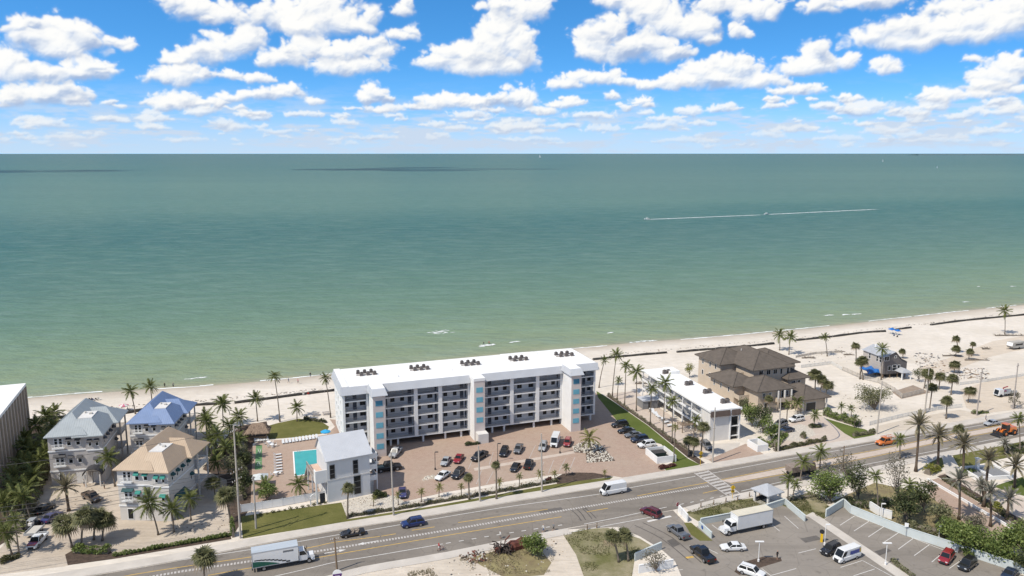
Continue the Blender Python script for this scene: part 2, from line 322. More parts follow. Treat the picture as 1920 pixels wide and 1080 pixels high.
def put(name, me, parent=None, loc=None, rz=0, sc=None):
    o = bpy.data.objects.new(name, me); COL.objects.link(o)
    if parent is not None: o.parent = parent
    if loc is not None: o.location = loc
    if rz: o.rotation_euler = (0, 0, rz)
    if sc is not None: o.scale = (sc,)*3 if not hasattr(sc, '__len__') else sc
    return o
def tag(o, label, cat, group=None):
    o['label'] = label; o['category'] = cat
    if group: o['group'] = group
    return o
def thing(name, label, cat, loc=(0,0,0), rz=0, group=None, sc=None):
    return tag(put(name, None, None, loc if len(loc) == 3 else (loc[0], loc[1], 0), rz, sc), label, cat, group)
def struct(o, kind='structure'): o['kind'] = kind; return o
def clone(root, loc, rz=0, label=None, group=None, sc=None):
    r = root.copy(); COL.objects.link(r); r.location = loc if len(loc) == 3 else (loc[0], loc[1], 0); r.rotation_euler = (0, 0, rz)
    if sc is not None: r.scale = (sc,)*3 if not hasattr(sc, '__len__') else sc
    if label: r['label'] = label
    if group: r['group'] = group
    for ch in KIDS(root):
        c = ch.copy(); COL.objects.link(c); c.parent = r
        for g in KIDS(ch):
            d = g.copy(); COL.objects.link(d); d.parent = c
        
    return r
_kids = {}
def KIDS(o): return list(o.children)
def GP(*pts, z=0): return [G(u, v, z) for u, v in pts]
def sheet(name, pts, mat, z, kind='structure'):           # a flat patch of ground from surveyed corners
    P = GP(*pts); mb = MB(); mb.add([(x, y, z) for x, y in P], [tuple(range(len(P)))])
    o = mb.obj(name, mat)
    if o.data.polygons[0].normal.z < 0: o.data.flip_normals()
    return struct(o, kind)
def smoothpts(P, n=4):                                     # Catmull-Rom through points
    out = []
    for i in range(len(P)-1):
        p0, p1, p2, p3 = (Vector(P[max(i-1, 0)]), Vector(P[i]), Vector(P[i+1]), Vector(P[min(i+2, len(P)-1)]))
        for k in range(n):
            t = k/n; out.append(.5*((2*p1)+(p2-p0)*t+(2*p0-5*p1+4*p2-p3)*t*t+(3*p1-p0-3*p2+p3)*t**3))
    return out+[Vector(P[-1])]
def ribbon(mb, P, w, z, mi=0):
    P = [Vector((p[0], p[1])) for p in P]; vs = []
    for i, p in enumerate(P):
        d = (P[min(i+1, len(P)-1)]-P[max(i-1, 0)]).normalized(); nrm = Vector((-d.y, d.x))*w/2
        vs += [(p.x+nrm.x, p.y+nrm.y, z), (p.x-nrm.x, p.y-nrm.y, z)]
    return mb.add(vs, [(2*i+1, 2*i+3, 2*i+2, 2*i) for i in range(len(P)-1)], mi)
TH = R(20.7)                                              # the road's direction
RD = Vector((math.cos(TH), math.sin(TH))); RN = Vector((math.sin(TH), -math.cos(TH)))   # along the road; from the sea towards the road

# ------------------------------------------------------------------ shore: beach sand and sea share one shoreline
SHORE_PX = [(-160,768),(0,751),(60,745),(150,738),(230,733),(300,728),(400,722),(500,713),(600,703),(720,690),(860,674),(1000,660),(1130,648),(1200,641),(1300,634),(1400,626),(1500,617),(1600,606),(1700,595),(1800,583),(1920,571),(2060,556)]
SH = [Vector(G(u, v, -.5)) for u, v in SHORE_PX]
SH = [p.to_2d() for p in smoothpts(SH, 4)]
_d0, _d1 = (RD*.98-RN*.05).normalized(), (RD-RN*.14).normalized()
SH = [SH[0]-_d0*x for x in (600, 150, 40)]+SH+[SH[-1]+_d1*x for x in (40, 150, 600)]
SHN = len(SH)
def strips(name, rows, mat):                              # rows: (distance inland, z); the shore's bends fade out with distance
    ab = [(p.dot(RD), p.dot(RN)) for p in SH]; b0 = sum(b for _, b in ab)/len(ab)
    far_ = (160000, 60000, 20000, 7000, 2500, 900)
    ab = [(ab[0][0]-x, b0) for x in far_]+ab+[(ab[-1][0]+x, b0) for x in far_[::-1]]
    vs = []; at = []
    for a_, b_ in ab:
        for s, z in rows:
            w = min(1, abs(s)/700); w = w*w*(3-2*w); q = RD*a_+RN*(b_*(1-w)+b0*w+s); vs.append((q.x, q.y, z)); at.append(s)
    k = len(rows); fs = [(i*k+j, i*k+j+1, (i+1)*k+j+1, (i+1)*k+j) for i in range(len(ab)-1) for j in range(k-1)]
    me = bpy.data.meshes.new(name); me.from_pydata(vs, [], fs); me.materials.append(mat)
    a = me.attributes.new('shore', 'FLOAT', 'POINT'); a.data.foreach_set('value', at)
    me.polygons.foreach_set('use_smooth', [True]*len(fs)); me.update()
    o = put(name, me)
    if me.polygons[len(fs)//2].normal.z < 0: me.flip_normals()
    return struct(o)
def nodes(m): return m.node_tree.nodes, m.node_tree.links.new
def noise(t, L, src, scale, detail=4, rough=.6, mapping=None):
    if mapping:
        mp = t.new('ShaderNodeMapping'); mp.inputs['Scale'].default_value = mapping; mp.inputs['Rotation'].default_value = (0, 0, -TH); L(src, mp.inputs[0]); src = mp.outputs[0]
    n = t.new('ShaderNodeTexNoise'); n.inputs['Scale'].default_value = scale; n.inputs['Detail'].default_value = detail; n.inputs['Roughness'].default_value = rough
    L(src, n.inputs['Vector']); return n.outputs[0]
def ramp(t, L, src, stops, interp='LINEAR'):
    r = t.new('ShaderNodeValToRGB'); r.color_ramp.interpolation = interp; e = r.color_ramp.elements
    while len(e) < len(stops): e.new(.5)
    for i, (p, c) in enumerate(stops): e[i].position = p; e[i].color = (c if len(c) == 4 else c+(1,)) if hasattr(c, '__len__') else (c, c, c, 1)
    L(src, r.inputs[0]); return r.outputs[0]
def mixc_(t, L, fac, a, b, mode='MIX'):
    m = t.new('ShaderNodeMix'); m.data_type = 'RGBA'; m.blend_type = mode
    for i, x in ((0, fac), (6, a), (7, b)):
        if isinstance(x, (int, float)): m.inputs[i].default_value = x
        elif isinstance(x, tuple): m.inputs[i].default_value = x+(1,)
        else: L(x, m.inputs[i])
    return m.outputs[2]
def mth(t, L, op, a, b=None, c=None, clamp=False):
    n = t.new('ShaderNodeMath'); n.operation = op; n.use_clamp = clamp
    for i, x in enumerate((a, b, c)):
        if x is None: continue
        if isinstance(x, (int, float)): n.inputs[i].default_value = x
        else: L(x, n.inputs[i])
    return n.outputs[0]
def bumpn(t, L, h, strength, dist, bs):
    b = t.new('ShaderNodeBump'); b.inputs['Strength'].default_value = strength; b.inputs['Distance'].default_value = dist; L(h, b.inputs['Height']); L(b.outputs[0], bs.inputs['Normal'])

def sand_mat(name, base, dark, beach=True):
    m, _, b = new_mat(name); t, L = nodes(m); g = t.new('ShaderNodeNewGeometry').outputs['Position']
    b.inputs['Roughness'].default_value = .95; b.inputs['Specular IOR Level'].default_value = .1
    n1 = noise(t, L, g, .035, 5); n2 = noise(t, L, g, .35, 5, .7); n3 = noise(t, L, g, 1.2, 5, .65, (.16, 1, 1))
    c = mixc_(t, L, ramp(t, L, n1, [(.38, 0), (.66, 1)]), base, dark)
    c = mixc_(t, L, ramp(t, L, n2, [(.35, 0), (.72, .55)]), c, tuple(x*.86 for x in dark))
    c = mixc_(t, L, ramp(t, L, n3, [(.45, 0), (.66, .5)]), c, tuple(x*.8 for x in dark))
    if beach:
        at = t.new('ShaderNodeAttribute'); at.attribute_name = 'shore'; s = at.outputs['Fac']
        s2 = mth(t, L, 'ADD', s, mth(t, L, 'MULTIPLY_ADD', noise(t, L, g, .12, 4), 9.0, -4.5))
        wet = ramp(t, L, mth(t, L, 'DIVIDE', s2, 12.0), [(.05, 1), (.55, .42), (.95, 0)])
        c = mixc_(t, L, wet, c, (.42, .36, .29))
    L(c, b.inputs['Base Color']); bumpn(t, L, mth(t, L, 'ADD', noise(t, L, g, .8, 5, .7), n3), .5, .25, b)
    return m
M['sand'] = sand_mat('beach_sand', (.72, .655, .575), (.61, .545, .46))
land = strips('beach_sand', [(-90, -6), (-25, -2.2), (-6, -.9), (0, -.53), (5, -.28), (12, -.05), (18, 0), (60, 0), (160, 0), (600, 0), (3000, 0)], M['sand'])

def sea_mat():
    m, _, b = new_mat('sea_water'); t, L = nodes(m); g = t.new('ShaderNodeNewGeometry').outputs['Position']
    at = t.new('ShaderNodeAttribute'); at.attribute_name = 'shore'
    d = mth(t, L, 'MULTIPLY', at.outputs['Fac'], -1.0)
    d = mth(t, L, 'MULTIPLY', d, mth(t, L, 'MULTIPLY_ADD', noise(t, L, g, .004, 4, .6, (.35, 1, 1)), .45, .78))
    lg = mth(t, L, 'DIVIDE', mth(t, L, 'LOGARITHM', mth(t, L, 'ADD', mth(t, L, 'MAXIMUM', d, 0.0), 6.0), 10.0), 4.6)
    # depth colours: 0 m .17, 10 m .26, 40 m .36, 100 m .44, 200 m .50, 500 m .59, 2 km .72, 10 km .87
    c = ramp(t, L, lg, [(.169, (.36, .33, .23)), (.22, (.275, .30, .185)), (.30, (.236, .286, .170)), (.38, (.20, .27, .165)), (.455, (.136, .222, .150)), (.53, (.082, .172, .136)), (.585, (.046, .136, .118)), (.607, (.052, .144, .124)), (.635, (.092, .184, .150)), (.70, (.100, .190, .157)), (.78, (.070, .158, .142)), (1.0, (.068, .142, .146))])
    pat = ramp(t, L, noise(t, L, g, .0016, 5, .6, (.25, 1, 1)), [(.40, 0), (.62, 1)])
    c = mixc_(t, L, mth(t, L, 'MULTIPLY', pat, .30), c, (.055, .115, .115))
    rip = noise(t, L, g, .11, 5, .7, (.33, 1, 1))
    c = mixc_(t, L, mth(t, L, 'MULTIPLY', ramp(t, L, rip, [(.45, 0), (.75, 1)]), .5), c, (.20, .29, .24))
    rip2 = noise(t, L, g, .32, 4, .7, (.25, 1, 1))
    c = mixc_(t, L, mth(t, L, 'MULTIPLY', ramp(t, L, rip2, [(.48, 0), (.72, 1)]), .55), c, mixc_(t, L, 1.0, c, (.62, .66, .66), 'MULTIPLY'))
    L(c, b.inputs['Base Color'])
    b.inputs['Roughness'].default_value = .38; b.inputs['Specular IOR Level'].default_value = .06; b.inputs['IOR'].default_value = 1.33
    w = mth(t, L, 'MULTIPLY_ADD', noise(t, L, g, .30, 5, .65, (.35, 1, 1)), 1.0, mth(t, L, 'MULTIPLY', noise(t, L, g, .045, 3, .5, (.3, 1, 1)), 2.0))
    bumpn(t, L, w, 1.0, 1.6, b)
    return m
M['sea'] = sea_mat()
sea = strips('sea', [(3, -.5), (-3, -.5), (-8, -.5), (-16, -.5), (-32, -.5), (-64, -.5), (-130, -.5), (-260, -.5), (-520, -.5), (-1040, -.5), (-2100, -.5), (-4200, -.5), (-9000, -.5), (-20000, -.5), (-45000, -.5), (-90000, -.5)], M['sea'])
# foam of the last small wave along the shore, broken into lengths
fm = MB()
for i in range(3, len(SH)-4):
    a, b = SH[i], SH[i+1]; ln = (b-a).length
    if ln > 60: continue
    k = max(1, int(ln/1.6))
    for j in range(k):
        if vnoise(np.array([(p_ := a.lerp(b, j/k)).dot(RD)*.09]), np.array([.5]), 3)[0] < .40: continue
        p, q = a.lerp(b, j/k), a.lerp(b, (j+1)/k)
        wob = RN*(2.2*(vnoise(np.array([p.dot(RD)*.05]), np.array([9.5]), 5)[0]-.5)); o1, o2 = RN*(-.25-random.random()*.5)+wob, RN*(.12+random.random()*.2)+wob
        fm.add([(*(p+o1), -.475), (*(q+o1), -.475), (*(q+o2), -.455), (*(p+o2), -.455)], [(0,1,2,3)])
struct(fm.obj('shore_foam', 'foam'), 'stuff')
def breaker(u, v, L_, wd, dens):                          # a small wave breaking off the beach: torn flecks of foam
    c = Vector(G(u, v, -.5)); mb = MB()
    for k in range(dens):
        t = random.gauss(0, .35); s = random.gauss(0, .35)
        t = max(-.6, min(.6, t)); s = max(-.7, min(.7, s)); p = c+RD*(t*L_)+RN*(s*wd+abs(t)*.6*wd); a = .3+random.random()*1.1; b2 = .1+random.random()*.25
        ang = TH+random.uniform(-.25, .25); e = Vector((math.cos(ang), math.sin(ang)))*a; f = Vector((-math.sin(ang), math.cos(ang)))*b2
        z = -.47+random.random()*.03
        mb.add([(*(p-e), z), (*(p-f), z+.04), (*(p+e), z), (*(p+f), z+.04)], [(0,1,2,3)])
    return mb
for (u, v, l, w, n) in ((825, 622, 8, 6, 42), (912, 647, 5, 2.0, 60), (1205, 640, 9, 1, 45), (1585, 590, 3, 1, 30), (1605, 589, 4, 1, 30), (1553, 591, 3, 1, 16), (1898, 537, 3, 1, 22), (1810, 566, 3, 1, 16), (965, 641, 3, 1, 14), (1145, 624, 3, 1, 12), (370, 709, 6, 1, 20), (1835, 537, 2, 1, 10)):
    tag(breaker(u, v, l, w, n).obj('breaking_wave', 'foam'), {825: 'wide torn patch of white foam on the green shallows above the condominium roof', 912: 'bright white breaking wave with two bathers beside it', 1205: 'thin white wave curling onto the sand behind the low white apartments'}.get(u, 'small fleck of white foam '+{1585: 'on the shallows behind the mansion, left of two', 1605: 'on the shallows behind the mansion, right of two', 1553: 'left of the pair behind the mansion', 1898: 'far out at the right edge', 1810: 'off the sand right of the blue canopies', 965: 'right of the bathers', 1145: 'off the sea end of the motel palms', 370: 'behind the blue roofed house', 1835: 'far out left of the right edge'}.get(u, '')), 'wave', 'small waves breaking off the beach')

# ------------------------------------------------------------------ roads, pavements, yards, lawns
def asphalt_mat(name, c1, c2):
    m, _, b = new_mat(name); t, L = nodes(m); g = t.new('ShaderNodeNewGeometry').outputs['Position']
    n1 = noise(t, L, g, .10, 4, .6, (.12, 1, 1)); n2 = noise(t, L, g, .9, 5, .7); n3 = noise(t, L, g, .05, 3)
    c = mixc_(t, L, ramp(t, L, n1, [(.35, 0), (.68, 1)]), c1, c2)
    c = mixc_(t, L, ramp(t, L, n2, [(.4, 0), (.75, .35)]), c, tuple(x*.72 for x in c1))
    c = mixc_(t, L, ramp(t, L, n3, [(.45, 0), (.65, .4)]), c, tuple(x*1.18 for x in c2))
    L(c, b.inputs['Base Color']); b.inputs['Roughness'].default_value = .9; b.inputs['Specular IOR Level'].default_value = .2
    n4 = noise(t, L, g, .55, 3, .5); n5 = noise(t, L, g, .22, 3, .5, (.06, 1, 1))
    c = mixc_(t, L, ramp(t, L, n4, [(.60, 0), (.74, .5)]), c, tuple(x*.5 for x in c1)); c = mixc_(t, L, ramp(t, L, n5, [(.50, 0), (.68, .38)]), c, tuple(x*.62 for x in c1))
    # hairline cracks
    vo = t.new('ShaderNodeTexVoronoi'); vo.feature = 'DISTANCE_TO_EDGE'; vo.inputs['Scale'].default_value = .16; L(g, vo.inputs['Vector'])
    cr = ramp(t, L, vo.outputs['Distance'], [(.0, .35), (.012, 0)])
    c2_ = mixc_(t, L, cr, c, tuple(x*.45 for x in c1)); L(c2_, b.inputs['Base Color'])
    return m
M['road'] = asphalt_mat('road_asphalt', (.185, .162, .138), (.235, .208, .178))
M['lot'] = asphalt_mat('car_park_asphalt', (.225, .199, .170), (.265, .236, .204))
M['pave'] = pmat('sidewalk_concrete', (.52, .475, .42), .9, .13, .25, coord='World', spec=.15)
def paver_mat(name, c1, c2, c3, joint):
    """small interlocking pavers, far too small to pick apart: three clay tones and sandy joints"""
    m, _, b = new_mat(name); t, L = nodes(m); g = t.new('ShaderNodeNewGeometry').outputs['Position']
    mp = t.new('ShaderNodeMapping'); mp.inputs['Rotation'].default_value = (0, 0, -R(19.7)); L(g, mp.inputs[0])
    br = t.new('ShaderNodeTexBrick'); L(mp.outputs[0], br.inputs['Vector']); br.inputs['Scale'].default_value = 1; br.inputs['Brick Width'].default_value = .42; br.inputs['Row Height'].default_value = .21; br.inputs['Mortar Size'].default_value = .015
    br.inputs['Color1'].default_value = c1+(1,); br.inputs['Color2'].default_value = c2+(1,); br.inputs['Mortar'].default_value = joint+(1,)
    n1 = noise(t, L, g, .09, 5, .65); n2 = noise(t, L, g, .8, 4)
    c = mixc_(t, L, ramp(t, L, n1, [(.38, 0), (.68, .75)]), br.outputs['Color'], c3)
    c = mixc_(t, L, ramp(t, L, n2, [(.45, 0), (.75, .35)]), c, tuple(x*.8 for x in c1))
    L(c, b.inputs['Base Color']); b.inputs['Roughness'].default_value = .9; b.inputs['Specular IOR Level'].default_value = .15
    return m
M['paver'] = paver_mat('clay_pavers', (.33, .225, .172), (.385, .275, .215), (.385, .305, .24), (.42, .35, .29))
M['paverpale'] = paver_mat('pale_pavers', (.45, .36, .30), (.52, .43, .36), (.54, .47, .40), (.5, .44, .37))
M['mulch'] = pmat('dark_mulch', (.085, .06, .045), .95, .4, 1.2, coord='World', bump=.6, bscale=4)
def lawn_mat(name, a, b_, c_):
    m, _, b = new_mat(name); t, L = nodes(m); g = t.new('ShaderNodeNewGeometry').outputs['Position']
    n1 = noise(t, L, g, .16, 5, .65); n2 = noise(t, L, g, 2.2, 5, .75)
    c = mixc_(t, L, ramp(t, L, n1, [(.36, 0), (.68, 1)]), a, b_); c = mixc_(t, L, ramp(t, L, n2, [(.42, 0), (.75, .7)]), c, c_)
    L(c, b.inputs['Base Color']); b.inputs['Roughness'].default_value = .95; b.inputs['Specular IOR Level'].default_value = .1
    bumpn(t, L, n2, .9, .15, b); return m
M['lawn'] = lawn_mat('lawn_grass', (.10, .105, .03), (.17, .16, .055), (.13, .12, .045))
M['lawngreen'] = lawn_mat('watered_lawn', (.08, .108, .024), (.118, .148, .04), (.13, .14, .045))
M['weedy'] = lawn_mat('weedy_ground', (.13, .13, .05), (.34, .29, .20), (.20, .19, .09))
M['dirt'] = pmat('brown_weedy_soil', (.26, .20, .12), .95, .35, .4, coord='World', tint=(.22, .19, .09), bump=.4)
M['pebble'] = pmat('white_pebble_bed', (.52, .47, .40), .9, .28, 2.0, coord='World', bump=.8, bscale=3)
M['deckdirt'] = pmat('brown_yard_planks', (.30, .235, .18), .9, .2, .6, coord='World')

NE = [(-420,1190),(-200,1145),(0,1108),(213,1073),(333,1052),(467,1025.5),(633,995),(810,967),(939,945),(1069,924),(1174,907),(1300,886),(1482,854.5),(1642,827),(1753,808),(1842,792.5),(1920,778.5),(2100,748)]
SE = [(-420,1300),(-100,1232),(200,1164),(440,1114),(600,1083),(680,1062),(836,1035),(1009,1000),(1160,974),(1262,956),(1314,943),(1360,931),(1420,918),(1473,907),(1614,880),(1714,858),(1798,842),(1920,818),(2100,784)]
NEw = [p.to_2d() for p in smoothpts([(*G(*p), 0) for p in NE], 3)]; SEw = [p.to_2d() for p in smoothpts([(*G(*p), 0) for p in SE], 3)]
rb = MB(); poly = [(p.x, p.y, .02) for p in NEw]+[(p.x, p.y, .02) for p in SEw[::-1]]
rb.add(poly, [tuple(range(len(poly)))]); road = struct(rb.obj('road', 'road'))
if road.data.polygons[0].normal.z < 0: road.data.flip_normals()
# pavement on the sea side: a kerbed strip, walked off in 1.5 m bays by the joints of its concrete
def off(P, d):
    out = []
    for i, p in enumerate(P):
        dd = (P[min(i+1, len(P)-1)]-P[max(i-1, 0)]).normalized(); out.append(p+Vector((-dd.y, dd.x))*d)
    return out
pv_ = MB(); inner, outer = off(NEw, .15), off(NEw, 3.1)
for i in range(len(inner)-1):
    a, b, c, d = inner[i], inner[i+1], outer[i+1], outer[i]
    pv_.add([(*a, -.2), (*b, -.2), (*c, -.2), (*d, -.2), (*a, .12), (*b, .12), (*c, .12), (*d, .12)], [(4,5,6,7), (0,1,5,4), (2,3,7,6)])
struct(pv_.obj('pavement', 'pave'))
ps = MB(); Pn = off(SEw, -.15); Po = off(SEw, -2.6)
for i in range(len(Pn)-1):
    if SEw[i].x > G(1040, 995)[0] and SEw[i].x < G(1268, 956)[0]: continue
    a, b, c, d = Pn[i], Pn[i+1], Po[i+1], Po[i]
    ps.add([(*a, .10), (*b, .10), (*c, .10), (*d, .10), (*a, -.2), (*b, -.2), (*c, -.2), (*d, -.2)], [(3,2,1,0), (4,5,1,0), (2,6,7,3)][:1]+[(0,1,5,4),(2,3,7,6)])
struct(ps.obj('pavement', 'pave'))
# side street and the two car parks
sheet('car_park', [(1000,1003),(1160,974),(1262,957),(1296,992),(1312,985),(1330,974),(1440,958),(1470,945),(1512,968),(1545,975),(1582,945),(1660,975),(1740,1006),(1812,1038),(1935,1085),(2150,1180),(2250,1400),(1350,1400),(1290,1110),(1266,1053),(1240,1030),(1200,1006),(1160,988),(1056,993)], 'lot', .012)
# painted markings
M['paint'] = pmat('white_road_paint', (.62, .60, .57), .8, .18, 2.5, coord='World'); M['yellow'] = pmat('yellow_road_paint', (.56, .36, .09), .8, .22, 1.2, coord='World')
M['paintworn'] = pmat('worn_white_paint', (.46, .43, .40), .85, .3, 2.5, coord='World')
def marking(name, lines, w, mat, z=.028, dash=None, label=None):
    mb = MB()
    for ln in lines:
        P = [p.to_2d() for p in smoothpts([(*G(*p), 0) for p in ln], 4)]
        if dash:
            on, gap = dash; pos = 0; seg = []
            Q = []
            for i in range(len(P)-1):
                k = max(1, int((P[i+1]-P[i]).length/.06))
                Q += [P[i].lerp(P[i+1], j/k) for j in range(k)]
            run = 0; cur = []
            for i in range(len(Q)-1):
                st = (Q[i+1]-Q[i]).length
                if run % (on+gap) < on: cur.append(Q[i])
                elif len(cur) > 1: ribbon(mb, cur, w, z); cur = []
                else: cur = []
                run += st
            if len(cur) > 1: ribbon(mb, cur, w, z)
        else: ribbon(mb, P, w, z)
    o = mb.obj(name, mat)
    return struct(o)
marking('road_edge_line', [[(-100,1121),(133,1081),(467,1031),(633,1003),(680,996),(846,967.5),(965,948.5),(1121,927),(1174,916),(1304,893)], [(1332,888),(1482,860),(1553,848),(1642,831),(1753,812),(1842,797),(1920,783)],
    [(200,1150),(527,1078),(633,1053),(680,1046),(830,1020)], [(1095,983),(1160,970),(1250,951)], [(1060,1000),(1230,968)], [(1390,921),(1473,902),(1614,873),(1719,852),(1830,830),(1920,812)]], .17, 'paint')
marking('road_edge_line', [[(836,1019),(939,1002),(1056,984)], [(1275,946),(1380,925)]], .2, 'paint', dash=(1.0, 1.6))
marking('road_centre_line', [[(100,1112),(247,1078),(467,1045),(580,1027),(627,1017),(712,1006)], [(715,1005.5),(742,1001)], [(772,994.5),(815,988)], [(859,980),(1027,955)], [(390,1079),(470,1065),(593,1046),(680,1031),(820,1007),(1053,969)], [(1195,930),(1330,904)], [(1318,925),(1345,919)], [(1100,960),(1140,953)]], .2, 'yellow')
marking('road_centre_line', [[(1350,900),(1480,874),(1640,844),(1780,815),(1920,789)], [(1370,907),(1466,890),(1640,856),(1780,826),(1920,800)]], .2, 'yellow')
marking('hatched_lane', [[(150,1113),(297,1079),(473,1052),(600,1033),(680,1020),(846,993),(1003,966),(1160,940),(1330,911)]], .75, 'paintworn', dash=(.42, .18))
marking('stop_line', [[(1214,978),(1258,968)]], .6, 'paint')
sheet('paved_median', [(1352,901),(1480,875.5),(1640,845.5),(1780,816.5),(1920,790.5),(1920,798.5),(1780,824.5),(1640,854.5),(1466,888.5),(1370,905.5)], 'paverpale', .024)
# turn arrows
def arrow(u, v, flip=1):
    mb = MB(); pts = [(-2.2,-.12),(.6,-.12),(.6,-.5),(1.9,0),(.6,.5),(.6,.12),(-2.2,.12)]
    c = Vector(G(u, v)); a = TH+(0 if flip > 0 else math.pi); ca, sa = math.cos(a), math.sin(a)
    mb.add([(c.x+x*ca-y*sa, c.y+x*sa+y*ca, .036) for x, y in pts], [tuple(range(7))])
    return struct(mb.obj('turn_arrow', 'paint'))
arrow(688, 1018, -1); arrow(630, 1034, 1)
# older asphalt repairs and skid marks
M['patch'] = asphalt_mat('repaired_asphalt', (.115, .104, .095), (.15, .137, .125)); M['tyremark'] = pmat('tyre_marks', (.10, .09, .082), .9, .3, .8, coord='World')
for q in ([(1010,958),(1052,951),(1056,955.5),(1014,963)], [(560,1046),(612,1036),(617,1040),(566,1050)], [(330,1064),(372,1057),(376,1062),(334,1069)], [(1500,866),(1544,858),(1547,861),(1503,869)], [(1250,1014),(1262,1010),(1275,1021),(1262,1026)], [(1500,1010),(1530,1004),(1541,1011),(1510,1018)], [(1640,1034),(1662,1027),(1672,1033),(1650,1041)]): sheet('asphalt_patch', q, 'patch', .0235)
marking('tyre_mark', [[(1078,952),(1090,963),(1098,975)],[(1088,950),(1101,962),(1110,973)],[(1095,951),(1108,962),(1118,972)],[(1070,955),(1083,967),(1090,977)],[(1190,985),(1240,1010),(1290,1050)],[(1205,980),(1260,1008),(1315,1055)]], .22, 'tyremark', z=.0255)
# ladder crossing
zb = MB()
A0, A1, B0, B1 = Vector(G(1302,887)), Vector(G(1366,931)), Vector(G(1327,882)), Vector(G(1388,926))
ribbon(zb, [A0, A1], .3, .036); ribbon(zb, [B0, B1], .3, .036)
for k in range(9):
    t0 = .05+k*.105; ribbon(zb, [A0.lerp(A1, t0)+(B0-A0).normalized()*.2, B0.lerp(B1, t0)-(B0-A0).normalized()*.2], .75, .036)
struct(zb.obj('crosswalk', 'paintworn'))
# parking bays of the two car parks
marking('parking_line', [[(1471,968),(1497,991)],[(1435,974),(1462,996)], [(1575,985),(1603,967)],[(1601,996),(1630,977)],[(1628,1007),(1658,987)],[(1656,1018),(1686,998)],[(1684,1030),(1713,1009)],[(1714,1042),(1743,1021)],[(1747,1054),(1772,1033)],[(1780,1066),(1806,1048)],
    [(1604,967),(1776,1034)], [(1335,984),(1348,994)], [(1497,1037),(1530,1029)], [(1576,1064),(1617,1051)], [(1600,1080),(1640,1067)], [(1617,1051),(1690,1090)], [(1428,1066),(1446,1080)], [(1446,1079),(1493,1066)], [(1216,1074),(1280,1068)],[(1325,1028),(1346,1038)]], .13, 'paint', z=.020)
marking('lane_arrow', [[(1286,1046),(1300,1044)]], .6, 'yellow', z=.020)

# ------------------------------------------------------------------ building kit
_wc = {}
def window(parent, x, z, w, h, y, side=0, bars=(0, 0), name='window', fm='frame', pm='glass'):
    """a framed window (or door) set proud of a wall: frame part with the pane as its sub-part; side 0 faces -y, 1 -x, 2 +x"""
    key = (round(w, 2), round(h, 2), bars, fm, pm)
    if key not in _wc:
        t = min(.09, w*.12); a = MB()
        a.box(-w/2, w/2, -.07, .02, -t, 0); a.box(-w/2, w/2, -.07, .02, h-t, h); a.box(-w/2, -w/2+t, -.07, .02, 0, h-t); a.box(w/2-t, w/2, -.07, .02, 0, h-t)
        for i in range(bars[0]): xx = -w/2+w*(i+1)/(bars[0]+1); a.box(xx-.03, xx+.03, -.06, .02, 0, h-t)
        for i in range(bars[1]): zz = h*(i+1)/(bars[1]+1); a.box(-w/2+t, w/2-t, -.055, .015, zz-.03, zz+.03)
        p = MB(); p.box(-w/2+t, w/2-t, -.025, .01, 0, h-t)
        _wc[key] = (a.mesh(name, fm), p.mesh('pane', pm))
    fr, pn = _wc[key]; rz = (0, -math.pi/2, math.pi/2, math.pi)[side]
    pos = ((x, y, z), (y, x, z), (y, x, z), (x, y, z))[side]
    o = put(name, fr, parent, pos, rz); put('pane', pn, o); return o
def door(parent, x, z, w, h, y, side=0, mat='door'): return window(parent, x, z, w, h, y, side, (0, 0), 'door', 'frame', mat)
def face(mr, ms, a, b, c, d, step=.45, mi=0):              # sloping roof face a-b eave, d-c top; seams every step metres up the slope
    a, b, c, d = map(Vector, (a, b, c, d)); mr.add([a, b, c, d], [(0,1,2,3)] if (c-d).length > 1e-4 else [(0,1,2)], mi)
    if ms is None: return
    L_ = (b-a).length; e = (b-a)/L_; do = (d-a).dot(e); co = (c-a).dot(e); hv = d-a-e*do; nn = e.cross(hv).normalized()
    if nn.z < 0: nn = -nn
    k = int(L_/step)
    for i in range(1, k):
        s = L_*i/k; t = 1.0
        if do > 1e-4: t = min(t, s/do)
        if L_-co > 1e-4: t = min(t, (L_-s)/(L_-co))
        if t < .06: continue
        p, q = a+e*s, a+e*s+hv*t; w = e*.025; u = nn*.03
        ms.add([p-w, p+w, q+w, q-w, p-w+u, p+w+u, q+w+u, q-w+u], [(4,5,6,7), (0,1,5,4), (1,2,6,5), (3,0,4,7)])
def hip(mr, ms, r, ze, top, zt, step=.45, soffit=True):    # eave rectangle r=(x0,x1,y0,y1) at ze; top rectangle at zt (may shrink to a ridge or a point)
    x0,x1,y0,y1 = r; a0,a1,b0,b1 = top
    A,B,C_,D = (x0,y0,ze),(x1,y0,ze),(x1,y1,ze),(x0,y1,ze); a,b,c,d = (a0,b0,zt),(a1,b0,zt),(a1,b1,zt),(a0,b1,zt)
    face(mr, ms, A, B, b, a, step); face(mr, ms, B, C_, c, b, step); face(mr, ms, C_, D, d, c, step); face(mr, ms, D, A, a, d, step)
    if a1-a0 > .02 and b1-b0 > .02: mr.add([a,b,c,d], [(0,1,2,3)])
    if soffit: mr.box(x0, x1, y0, y1, ze-.2, ze-.004)
def seam_part(ms, parent, mat):
    if ms.v: o = ms.obj('roof_seam', mat, parent); o['kind'] = 'stuff'
